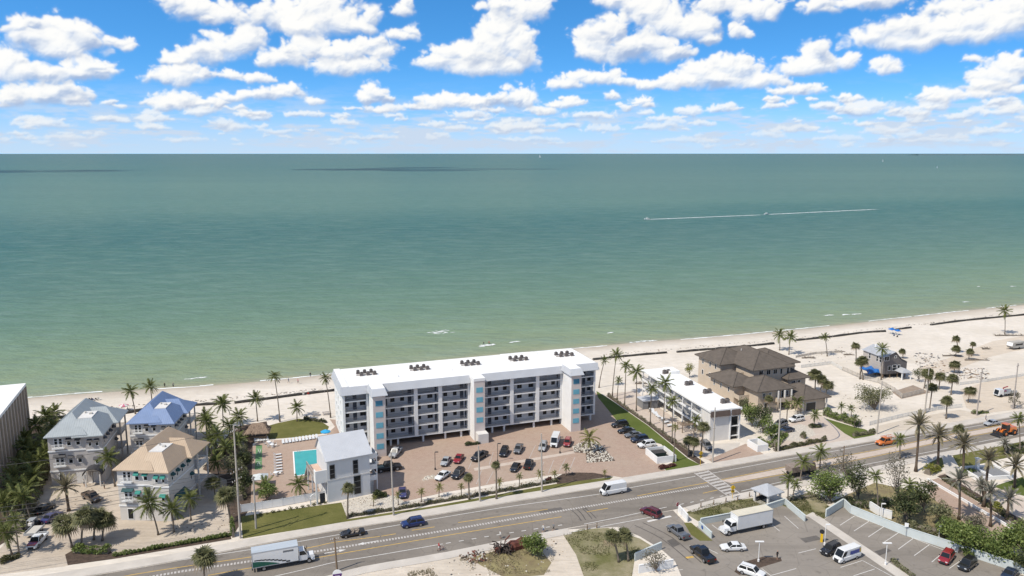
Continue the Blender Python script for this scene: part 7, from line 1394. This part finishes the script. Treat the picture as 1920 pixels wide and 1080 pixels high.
octo(.50, -.07, -.045, h-.4).obj('sign_rim', 'frame', ss); octo(.45, -.09, -.071, h-.4).obj('sign_plate', 'sred', ss); text('STOP', .34, ss, (0, -.095, h-.4), 0, 'frame')
for b, t, l, rz in (((1313,874),(1315,846),'yellow pedestrian crossing sign on the lawn side of the road', R(25)), ((1373,935),(1373,910),'yellow pedestrian crossing sign on the near side of the road', R(10))):
    o = thing('crossing_sign', l, 'sign', G(*b), rz, 'pedestrian crossing signs'); _, h = TOP(*b, *t); m = MB(); m.cyl(0, 0, 0, h, .05, 6); m.obj('post', 'syel', o); octo(.62, -.08, -.05, h-.5, 4, 0).obj('sign_plate', 'syel', o); m = MB(); m.box(-.42, .42, -.08, -.05, h-1.65, h-1.2); m.obj('arrow_plate', 'syel', o)
    m = MB(); m.disc((.02,-.088,h-.28), .07, (0,1,0), .012, 8); m.prof([(-.06,h-.65),(.0,h-.38),(.08,h-.40),(.05,h-.55),(.14,h-.75),(.08,h-.78),(0,h-.60),(-.1,h-.8),(-.16,h-.78)], -.094, -.082); m.prof([(-.3,h-1.38),(.1,h-1.38),(.1,h-1.3),(.32,h-1.43),(.1,h-1.56),(.1,h-1.48),(-.3,h-1.48)], -.094, -.082); m.obj('pictogram', 'trim', o); m = MB(); m.box(-.2, .2, -.12, .05, h-1.15, h-1.02); m.obj('flasher', 'trim', o)
lg = thing('round_sign', 'round white and purple sign on a post at the lower edge beside the wooden pole', 'sign', G(633,1090), R(15)); m = MB(); m.cyl(0, .1, 0, 1.0, .08, 6); m.obj('post', 'slab', lg); octo(.85, -.06, .04, 1.4, 20).obj('sign_plate', 'frame', lg); m = MB(); m.prof([(.8*math.cos(a), 1.38+.8*math.sin(a)) for a in np.linspace(math.pi*.96, math.pi*2.04, 14)], -.09, -.061); m.obj('sign_band', 'spur', lg)
for i in range(4): m = MB(); m.box(-.36+i*.2, -.22+i*.2, -.1, -.091, .95, 1.15); m.obj('lettering', 'frame', lg)
for b, l in ((1663,'white sign'),):
    pass
bs = thing('notice_sign', 'small white notice on a post behind the aqua wall', 'sign', G(1698,1006), R(-25)); m = MB(); m.cyl(0, 0, 0, 2.9, .04, 6); m.obj('post', 'steel', bs); m = MB(); m.box(-.35, .35, -.06, -.03, 2.1, 2.9); m.obj('sign_plate', 'frame', bs)
py_ = thing('pay_station', 'yellow pay station with a round black head beside the black suv', 'pay station', G(1540,1016), R(-20)); m = MB(); m.box(-.22, .22, -.2, .2, 0, 1.7); m.obj('cabinet', 'syel', py_); m = MB(); m.disc((0,0,2.15), .45, (.2,1,0), .16, 14); m.obj('sign_head', 'trim', py_)
a = MB(); a.cyl(0, 0, 0, 1.05, .13, 8); a.cyl(0, 0, 1.05, 1.12, .13, 8, .06); am = a.mesh('bollard', 'wood'); b = MB(); b.cyl(0, 0, .82, .9, .135, 8); bm_ = b.mesh('band', 'slab')
for i, p in enumerate([(1314,952),(1338,947),(1361,942),(1383,938),(1405,932),(1424,929)]):
    o = thing('bollard', f'brown wooden bollard along the weedy bank, {("first","second","third","fourth","fifth","sixth")[i]} from the stop sign', 'bollard', G(*p), 0, 'wooden bollards by the near pavement'); put('shaft', am, o); put('band', bm_, o)
for p, l in (((1101,993),'brown wooden bollard on the weedy corner, nearer the green bush'), ((1119,990),'brown wooden bollard on the weedy corner, nearer the street')): o = thing('bollard', l, 'bollard', G(*p), 0, 'wooden bollards by the near pavement'); put('shaft', am, o); put('band', bm_, o)

# ------------------------------------------------------------------ sand barrier along the beach
M['tubefab'] = pmat('dark_sand_tube', (.045, .042, .038), .85, .3, 1.0)
for pts, l in (([(-60,803),(50,790),(150,781),(224,777),(275,769),(361,761),(430,757)],'long dark sand tube behind the beach houses'), ([(440,756.5),(500,749),(560,741),(627,733)],'dark sand tube above the kidney lawn'), ([(1112,675),(1170,669),(1250,662)],'dark sand tube at the sea end of the motel palms'), ([(1269,661),(1310,657.5),(1352,654)],'short dark sand tube behind the motel roof'), ([(1350,654),(1400,650),(1451,645)],'dark sand tube behind the mansion roof'), ([(1492,639),(1560,632),(1619,624.5),(1660,622)],'dark sand tube left of the blue canopies'), ([(1680,618.5),(1708,615)],'short dark sand tube right of the blue canopies'), ([(1745,610),(1811,601.5),(1920,591),(2000,583)],'dark sand tube behind the lone beach palm')):
    P = [Vector(G(*p)) for p in pts]; o = thing('sand_barrier', l, 'barrier', P[0], 0, 'dark sand barriers along the beach'); m = MB(); Q = smoothpts([((p-P[0]).x, (p-P[0]).y, .22) for p in P], 6); rnd = random.Random(len(l)); m.tube([tuple(q+Vector((0, 0, rnd.uniform(-.06, .06)))) for q in Q], [rnd.uniform(.42, .6) for _ in Q], 7); m.obj('tube', 'tubefab', o, True)
    m = MB()
    for q in Q[::2]: m.tube([(q.x, q.y-.75, .05), (q.x, q.y, .78), (q.x, q.y+.75, .05)], .05, 4)
    m.obj('strap', 'greywood', o)

# ------------------------------------------------------------------ pool furniture, beach furniture
M['sling'] = pmat('white_sling_fabric', (.60, .61, .62), .7, .1, 2); M['umbblue'] = pmat('bright_blue_canvas', (.03, .30, .55), .7, .12, 1.5); M['canvas'] = pmat('pale_canvas', (.55, .58, .58), .8, .1, 1.5)
fr = MB(); fr.box(-.32, -.27, -.95, .95, .28, .33); fr.box(.27, .32, -.95, .95, .28, .33); [fr.box(x, x+.05, y, y+.05, 0, .28) for x in (-.32, .27) for y in (-.85, .4)]; slg = MB(); slg.add([(-.28,-.95,.34),(.28,-.95,.34),(.28,.35,.34),(-.28,.35,.34),(-.28,.95,.82),(.28,.95,.82)], [(0,1,2,3),(3,2,5,4)]); frm, slm = fr.mesh('frame', 'frame'), slg.mesh('sling', 'sling')
def lounger(p, rz, label, group): o = thing('sun_lounger', label, 'sun lounger', (*G(*p), .02), rz, group); put('frame', frm, o); put('sling', slm, o)
for i in range(11): lounger((531+i*6.3, 831-i*.95), R(20), f'white sun lounger in the row along the lawn edge, {("first","second","third","fourth","fifth","sixth","seventh","eighth","ninth","tenth","eleventh")[i]} from the hut', 'loungers along the lawn edge of the pool deck')
for i in range(7): lounger((520+i*.3, 854+i*5.4), R(110), f'white sun lounger in the column left of the pool, {("first","second","third","fourth","fifth","sixth","seventh")[i]} from the sea', 'loungers in a column beside the pool')
for i in range(5): lounger((479+i*5.5, 827.5-i*.6), R(20), f'white deck chair beside the thatched hut, {("first","second","third","fourth","fifth")[i]} from the court', 'deck chairs by the hut')
ta = MB(); ta.cyl(0, 0, .7, .75, .55, 14); ta.cyl(0, 0, 0, .7, .05, 6); tam = ta.mesh('table_top', 'frame'); chm = MB(); chm.box(-.25,.25,-.25,.25,.4,.45); chm.box(-.25,.25,.2,.25,.45,.95); [chm.box(x,x+.04,y,y+.04,0,.4) for x in (-.25,.21) for y in (-.25,.21)]; chm = chm.mesh('chair', 'frame')
for p, l in (((510,838),'round white table with chairs near the hut'), ((517,891),'round white table at the lower end of the loungers'), ((504,833),'round white table between the deck chairs and the loungers')):
    c = G(*p); o = thing('garden_table', l, 'table', (*c, .02), 0, 'white tables on the pool deck'); put('table_top', tam, o)
    for k in range(4): a = k*1.57+.4; q = (c[0]+.95*math.cos(a), c[1]+.95*math.sin(a), .02); tag(put('garden_chair', chm, None, q, a-1.57), f'white chair on the {("sea","tower","road","pool")[k]} side of the '+l.replace('round white ', '').replace('with chairs ', ''), 'chair', 'chairs at '+l)
def umbrella(at, r, h, mat, label, group=None, mat2=None, z=.02):
    x, y = G(*at); o = thing('parasol', label, 'umbrella', (x, y, z), 0, group); m = MB(); m.cyl(0, 0, 0, h+.1, .035, 6); m.obj('pole', 'frame', o); m = MB(); n = 8
    m.v = [(0, 0, h)]+[(r*math.cos(i*2*math.pi/n), r*math.sin(i*2*math.pi/n), h-.55) for i in range(n)]+[(r*.985*math.cos(i*2*math.pi/n), r*.985*math.sin(i*2*math.pi/n), h-.75) for i in range(n)]; m.f = [(0, i+1, (i+1) % n+1) for i in range(n)]+[(i+1, i+1+n, (i+1) % n+1+n, (i+1) % n+1) for i in range(n)]; m.mi = [(i % 2 if mat2 else 0) for i in range(n)]+[(i % 2 if mat2 else 0) for i in range(n)]; m.obj('canopy', [mat, mat2 or mat], o)
    return o
umbrella((611,822), 1.35, 2.5, 'umbblue', 'bright blue parasol at the end of the lounger row')
umbrella((233,770), 1.4, 2.2, 'cloth_pink', 'pink and white beach umbrella behind the houses', None, 'cloth_white', 0)
def canopy(at, label, mat, w=3.0, h=2.3):
    o = thing('beach_canopy', label, 'canopy', (*G(*at), 0), R(15), 'canopies on the beach'); m = MB(); m.frus((-w/2,w/2,-w/2,w/2), h, (-.1,.1,-.1,.1), h+.8); m.obj('canopy_top', mat, o); m = MB(); [m.cyl(x, y, 0, h, .04, 5) for x in (-w/2+.1, w/2-.1) for y in (-w/2+.1, w/2-.1)]; m.obj('leg', 'frame', o)
canopy((1672,626), 'blue beach canopy by the water, left of a pair', 'tarp', 2.6, 1.9); canopy((1683,628), 'blue beach canopy by the water, right of a pair', 'tarp', 2.0, 1.7)
canopy((489,911), 'pale square garden canopy between the court and the pool fence', 'canvas', 3.4, 2.2)
bc = MB(); bc.add([(-.3,-.3,.25),(.3,-.3,.25),(.3,.3,.2),(-.3,.3,.2),(-.3,.55,.85),(.3,.55,.85)], [(0,1,2,3),(3,2,5,4)]); [bc.tube([(x,-.3,0),(x,.35,.3)], .025, 4) for x in (-.3,.3)]
bcm = {c: bc.mesh('beach_chair', c) for c in ('cloth_blue', 'cloth_black', 'cloth_white')}
for i, (p, c) in enumerate([((170,750),'cloth_black'),((176,750.5),'cloth_blue'),((182,750),'cloth_black'),((187,749),'cloth_white'),((232,774),'cloth_black'),((239,773),'cloth_blue'),((243,771),'cloth_black'),((1676,630),'cloth_blue'),((1682,632),'cloth_black')]): tag(put('beach_chair', bcm[c], None, (*G(*p), 0), 2.9), ('low beach chair at the water line behind the grey house, ' if i < 4 else 'low beach chair at the pink beach umbrella, ' if i < 7 else 'low beach chair before the blue canopies, ')+('first','second','third','fourth','first','second','third','first','second')[i]+' from the tower side', 'chair', 'low beach chairs')
for p, l in (((592,779),'grey picnic table on the sand by the beach path, left of two'), ((611,777),'grey picnic table on the sand by the beach path, right of two')):
    o = thing('picnic_table', l, 'table', (*G(*p), 0), R(15), 'picnic tables by the beach path'); m = MB(); m.box(-1,1,-.4,.4,.72,.78); m.obj('table_top', 'greywood', o)
    for s in (-1, 1): m = MB(); m.box(-1,1,s*.75-.14,s*.75+.14,.42,.47); m.obj('seat', 'greywood', o); m = MB(); m.tube([(s*.7,-.8,0),(s*.7,0,.7),(s*.7,.8,0)], .05, 4); m.obj('leg', 'greywood', o)

# ------------------------------------------------------------------ fences on the sand
picket_fence('picket_fence', 'weathered picket fence round the yard of the dark stilt house', [(1580,695),(1616,711),(1646,718),(1677,735),(1691,747),(1731,737)], 1.5, 'fencegrey')
picket_fence('picket_fence', 'pale low fence along the roadside sand', [(1630,798),(1691,783),(1758,769),(1803,764)], 1.2, 'fencewhite'); picket_fence('picket_fence', 'thin fence across the sand behind the mansion garden', [(1502,690),(1558,683),(1578,694)], 1.2, 'fencewhite', 2.0, .07)
picket_fence('picket_fence', 'thin dark fence on the beach behind the mansion', [(1492,671),(1530,664),(1578,661)], .9, 'fencegrey', 2.0, .06); picket_fence('picket_fence', 'pale thin fence on the far sand beside the white work truck', [(1800,722),(1850,716),(1920,705)], 1.0, 'fencewhite', 2.4, .07)

# ------------------------------------------------------------------ stones, debris, fallen branches
def scatter(name, polys, n, s0, s1, mats, zf=.4, kind='stuff', seed=5):
    rnd = random.Random(seed); m = MB(); c = 0
    for pl in polys:
        P = [Vector(p) for p in GP(*pl)]; x0, x1, y0, y1 = min(p.x for p in P), max(p.x for p in P), min(p.y for p in P), max(p.y for p in P); k = 0; tries = 0
        while k < n and tries < n*30:
            tries += 1; x, y = rnd.uniform(x0, x1), rnd.uniform(y0, y1); ins = False
            for i in range(len(P)):
                a, b = P[i], P[i-1]
                if (a.y > y) != (b.y > y) and x < (b.x-a.x)*(y-a.y)/(b.y-a.y)+a.x: ins = not ins
            if not ins: continue
            k += 1; s = rnd.uniform(s0, s1); a = rnd.random()*6.28; ca, sa = math.cos(a)*s, math.sin(a)*s; e = rnd.uniform(.5, 1); mi = rnd.randrange(len(mats)); h = s*zf*rnd.uniform(.6, 1.3)
            m.add([(x+ca, y+sa, 0), (x-sa*e, y+ca*e, 0), (x-ca, y-sa, 0), (x+sa*e, y-ca*e, 0), (x+ca*.45, y+sa*.45, h), (x-sa*e*.5, y+ca*e*.5, h*1.1), (x-ca*.5, y-sa*.5, h), (x+sa*e*.4, y-ca*e*.4, h*.9)], [(4,5,6,7),(0,1,5,4),(1,2,6,5),(2,3,7,6),(3,0,4,7)], mi)
    o = m.obj(name, mats); o['kind'] = kind; return o
M['stone'] = pmat('white_boulder', (.60, .56, .48), .9, .15, 1.5)
stone_bed = [(1074,836),(1095,828),(1122,829),(1154,864),(1100,868),(1098,850),(1076,848)]
scatter('stones', [stone_bed], 520, .14, .34, ['stone', 'stone', 'pebble'], .7)
sheet('mulch_bed', stone_bed, 'mulch', .030); scatter('stones', [[(790,897),(815,890),(818,897),(795,902)]], 60, .15, .35, ['stone', 'pebble'], .7, seed=8); scatter('stones', [[(640,942),(700,927),(745,931),(760,942),(900,917),(1015,898),(1017,905),(900,927),(745,955),(650,969)]], 1300, .08, .2, ['stone', 'pebble', 'stone', 'wood'], .6, seed=9)
scatter('debris', [[(1710,660),(1760,665),(1790,690),(1770,705),(1720,690)], [(1790,690),(1850,690),(1860,715),(1800,712)]], 170, .15, .7, ['wood', 'greywood', 'dark', 'concrete'], .35, seed=11)
scatter('debris', [[(1500,660),(1580,650),(1600,680),(1520,690)], [(1560,740),(1640,700),(1700,760),(1620,790)]], 45, .12, .4, ['wood', 'greywood', 'dark'], .35, seed=12); scatter('debris', [[(700,1062),(880,1040),(1050,1000),(1070,1060),(900,1085),(720,1090)]], 160, .08, .3, ['wood', 'greywood', 'dark', 'stone'], .4, seed=13); scatter('debris', [[(120,910),(210,915),(215,1000),(120,1000)], [(330,990),(440,960),(430,1000),(340,1010)]], 60, .08, .28, ['wood', 'greywood', 'dark'], .4, seed=14); scatter('debris', [[(860,1040),(905,1030),(915,1050),(880,1060)]], 120, .15, .5, ['rust', 'wood', 'char', 'concrete'], .5, seed=15)
scatter('seaweed', [[(60,772),(400,748),(620,726),(620,730),(400,752),(60,777)], [(1130,664),(1500,632),(1900,586),(1900,590),(1500,636),(1130,668)]], 260, .12, .5, ['wood', 'tubefab'], .12, seed=16)
def fallen(label, at, n, L_, seed):
    rnd = random.Random(seed); o = thing('fallen_tree', label, 'fallen tree', (*G(*at), 0), 0, 'fallen trees and driftwood on the sand'); m = MB(); m.tube([(-L_/2,0,.2),(0,.2,.35),(L_/2,-.1,.15)], [.28,.22,.1], 6); m.obj('trunk', 'bark', o); m = MB()
    for i in range(n): x = rnd.uniform(-L_/2, L_/2); a = rnd.uniform(-1.2, 1.2); l = rnd.uniform(.6, 2.0); p = Vector((x, .05, .3)); m.tube([tuple(p), tuple(p+Vector((l*.5*math.sin(a), l*.5*math.cos(a), rnd.uniform(.1,.6)))), tuple(p+Vector((l*math.sin(a), l*math.cos(a)*rnd.choice((-1,1)), rnd.uniform(0,.5))))], [.09,.06,.02], 4)
    m.obj('branch', 'bark', o)
for a in [('bare fallen tree under the lone beach palm', (1893,630), 26, 12, 1), ('fallen trunk at the feet of the palm pair on the bare lot', (1785,668), 10, 7, 2), ('fallen trunk beside the leaning short palms on the bare lot', (1832,676), 10, 9, 3), ('dark driftwood log on the sand, left of two near the mansion', (1575,660), 5, 4, 4), ('dark driftwood log on the sand, right of two near the mansion', (1592,666), 5, 4, 5), ('tangle of driftwood at the fence behind the mansion', (1516,672), 16, 5, 6), ('dark brush heap far up the sand', (1849,655), 20, 3, 7), ('tangle of dead branches by the beach path of the motel', (1205,720), 14, 5, 8)]: fallen(*a)
# furniture and wreckage on the motel patio
rnd = random.Random(2)
for i, (u, v) in enumerate([(1212,764),(1219,771),(1226,776),(1233,782),(1240,788),(1247,794),(1254,800)]):
    o = thing('patio_lounger', f'pale lounger heaped on the motel patio, {("first","second","third","fourth","fifth","sixth","seventh")[i]} from the sea', 'lounger', (*G(u, v), .02), rnd.uniform(0, 3), 'loungers heaped on the motel patio', 1.5); put('frame', frm, o); put('sling', slm, o)
sd = thing('storage_shed', 'grey flat roofed shed on the motel patio', 'shed', (*G(1206,768), .02), R(16.5)); m = MB(); m.box(0, 4.6, 0, 4.2, 0, 2.5); m.obj('wall', 'greyframe', sd); m = MB(); m.box(-.25, 4.85, -.25, 4.45, 2.5, 2.65); m.obj('roof', 'metal', sd); m = MB(); m.box(1.6, 2.6, -.03, 0, .05, 2.1); m.obj('door', 'acfan', sd)
pt = thing('pergola', 'brown timber pergola frame on the motel patio near the street', 'pergola', (*G(1279,812), .02), R(16.5)); m = MB(); [m.box(x, x+.16, y, y+.16, 0, 2.0) for x in (0, 4) for y in (0, 2.6)]; m.obj('post', 'wood', pt)
bmx = MB(); bmx.box(-.08, .08, -.3, 3.1, 2.0, 2.14); bmm = bmx.mesh('slat', 'wood')
for i in range(9): put('slat', bmm, pt, (.05+i*.51, 0, .0))

# ------------------------------------------------------------------ the sea: boats, wakes, sails, far coast, passing clouds
def wake(pts, w0, w1, label, dens):
    P = [Vector(G(u, v, -.45)) for u, v in pts]; m = MB(); rnd = random.Random(dens); tot = (P[-1]-P[0]).length; d = (P[-1]-P[0]).normalized(); n = Vector((-d.y, d.x))
    for i in range(dens):
        t = rnd.random()**1.25; w = w0+(w1-w0)*t; s = rnd.gauss(0, .45)*w*.5; a = rnd.uniform(1.5, 5)*(1+t*1.5); b = rnd.uniform(.2, .5)*(1.25-t)+.06; c = P[0]+d*(t*tot)+n*s
        if rnd.random() < t**2*.55: continue
        m.add([(*(c-d*a), -.47), (*(c-n*b), -.44), (*(c+d*a), -.47), (*(c+n*b), -.44)], [(0,1,2,3)])
    o = m.obj('boat_wake', 'foam'); o['kind'] = 'stuff'; return o
def boat(at, head, label):
    o = thing('motorboat', label, 'boat', (*G(*at, -.5), -.5), head, 'motorboats crossing offshore'); m = MB(); st = [(-3.2,1.1,.9),(-1,1.25,.95),(1.5,1.1,1.1),(3.0,.55,1.35),(3.9,.04,1.5)]
    for x, w, h in st: m.v += [(x,-w*.3,-.1),(x,-w,h),(x,w,h),(x,w*.3,-.1)]
    m.f = [(i*4+j, i*4+(j+1) % 4, (i+1)*4+(j+1) % 4, (i+1)*4+j) for i in range(4) for j in range(4)]+[(0,1,2,3)]; m.mi = [0]*len(m.f); m.obj('hull', 'frame', o); m = MB(); m.box(-.8,.8,-.7,.7,1.0,1.6); m.obj('console', 'slab', o); m = MB(); m.box(-1.2,1.0,-.9,.9,2.5,2.6); [m.cyl(x, y, 1.0, 2.5, .04, 5) for x in (-1.1,.9) for y in (-.8,.8)]; m.obj('canopy', 'frame', o); m = MB(); m.box(-3.8,-3.2,-.3,.3,.2,1.4); m.obj('outboard_motor', 'trim', o)
ha = HEAD((1440,402),(1213,411)); boat((1213,411.5), ha, 'white motorboat at the head of the nearer wake'); boat((1437,402.2), ha, 'white motorboat at the head of the farther wake')
wake([(1216,411.4),(1432,402.6)], 3.5, 6, '', 800); wake([(1440,402),(1650,392)], 3.5, 7, '', 800)
def sail(at, label, hpx):
    x, y = G(*at, -.5); k = hpx/(FPX/math.hypot(x, y)); o = thing('sailboat', label, 'sailboat', (x, y, -.5), .4, 'sails on the horizon'); m = MB(); m.add([(0,0,k*.06),(k*.35,0,k*.1),(0,0,k)], [(0,1,2)]); m.add([(-.02*k,0,k*.1),(-.3*k,0,k*.1),(-.02*k,0,k*.95)], [(0,1,2)]); m.obj('sail', 'foam', o); m = MB(); m.prof([(-.3*k,.06*k),(.35*k,.06*k),(.28*k,0),(-.25*k,0)], -.06*k, .06*k); m.obj('hull', 'frame', o); m = MB(); m.cyl(0, 0, 0, k, .012*k, 5); m.obj('mast', 'steel', o)
sail((1012,295.5), 'small white sail on the horizon above the condominium roof end', 6); sail((1655,303), 'small white sail on the horizon above the mansion', 4.5); sail((1757,315), 'white boat sail nearer than the horizon at the right', 4)
m = MB(); D = 30000.0; rnd = random.Random(3); k = 40; us = [1700+i*12 for i in range(k+1)]; hs = [18+rnd.random()*26*(1 if i > 6 else .4) for i in range(k+1)]
for i, u in enumerate(us): a = math.atan((u-960)/FPX/math.cos(PITCH)); m.v += [(D*math.tan(a), D, -1), (D*math.tan(a), D, hs[i]), (D*math.tan(a), D+900, -1)]
m.f = [q for i in range(k) for q in ((i*3, i*3+3, i*3+4, i*3+1), (i*3+1, i*3+4, i*3+5, i*3+2))]; m.mi = [0]*len(m.f); struct(m.obj('far_coast', pmat('hazy_far_shore', (.20, .26, .29), .9, .1, .001)))
# three cumulus clouds overhead, beyond the top of the picture, whose shadows lie on the open sea
M['cloud'] = pmat('cloud_white', (.9, .9, .9), 1.0, .02, .002, spec=0)
_t, _L = nodes(M['cloud']); _x = _t.new('ShaderNodeMixShader'); _x.inputs[0].default_value = .82; _r = _t.new('ShaderNodeBsdfTransparent'); _L(_t['Principled BSDF'].outputs[0], _x.inputs[1]); _L(_r.outputs[0], _x.inputs[2]); _L(_x.outputs[0], _t['Material Output'].inputs[0])
def cloud(at, alt, rx, ry):
    x, y = G(*at); q = Vector((x, y, 0))+SUN*(alt/SUN.z); bm = bmesh.new(); rnd = random.Random(int(x))
    for i in range(16):
        a = rnd.random()*6.28; r = rnd.random()**.6; s = rnd.uniform(.25, .45); bmesh.ops.create_icosphere(bm, subdivisions=2, radius=1, matrix=Matrix.Translation((q.x+rx*r*math.cos(a), q.y+ry*r*math.sin(a), q.z+rnd.uniform(0, .25)*min(rx, ry))) @ Matrix.Diagonal((rx*s, ry*s, min(rx, ry)*s, 1)))
    me = bpy.data.meshes.new('cloud'); bm.to_mesh(me); bm.free(); me.materials.append(M['cloud']); me.polygons.foreach_set('use_smooth', [True]*len(me.polygons)); o = put('cloud', me); o['kind'] = 'stuff'
cloud((770,317), 1000, 520, 420); cloud((60,321), 1000, 330, 300); pass
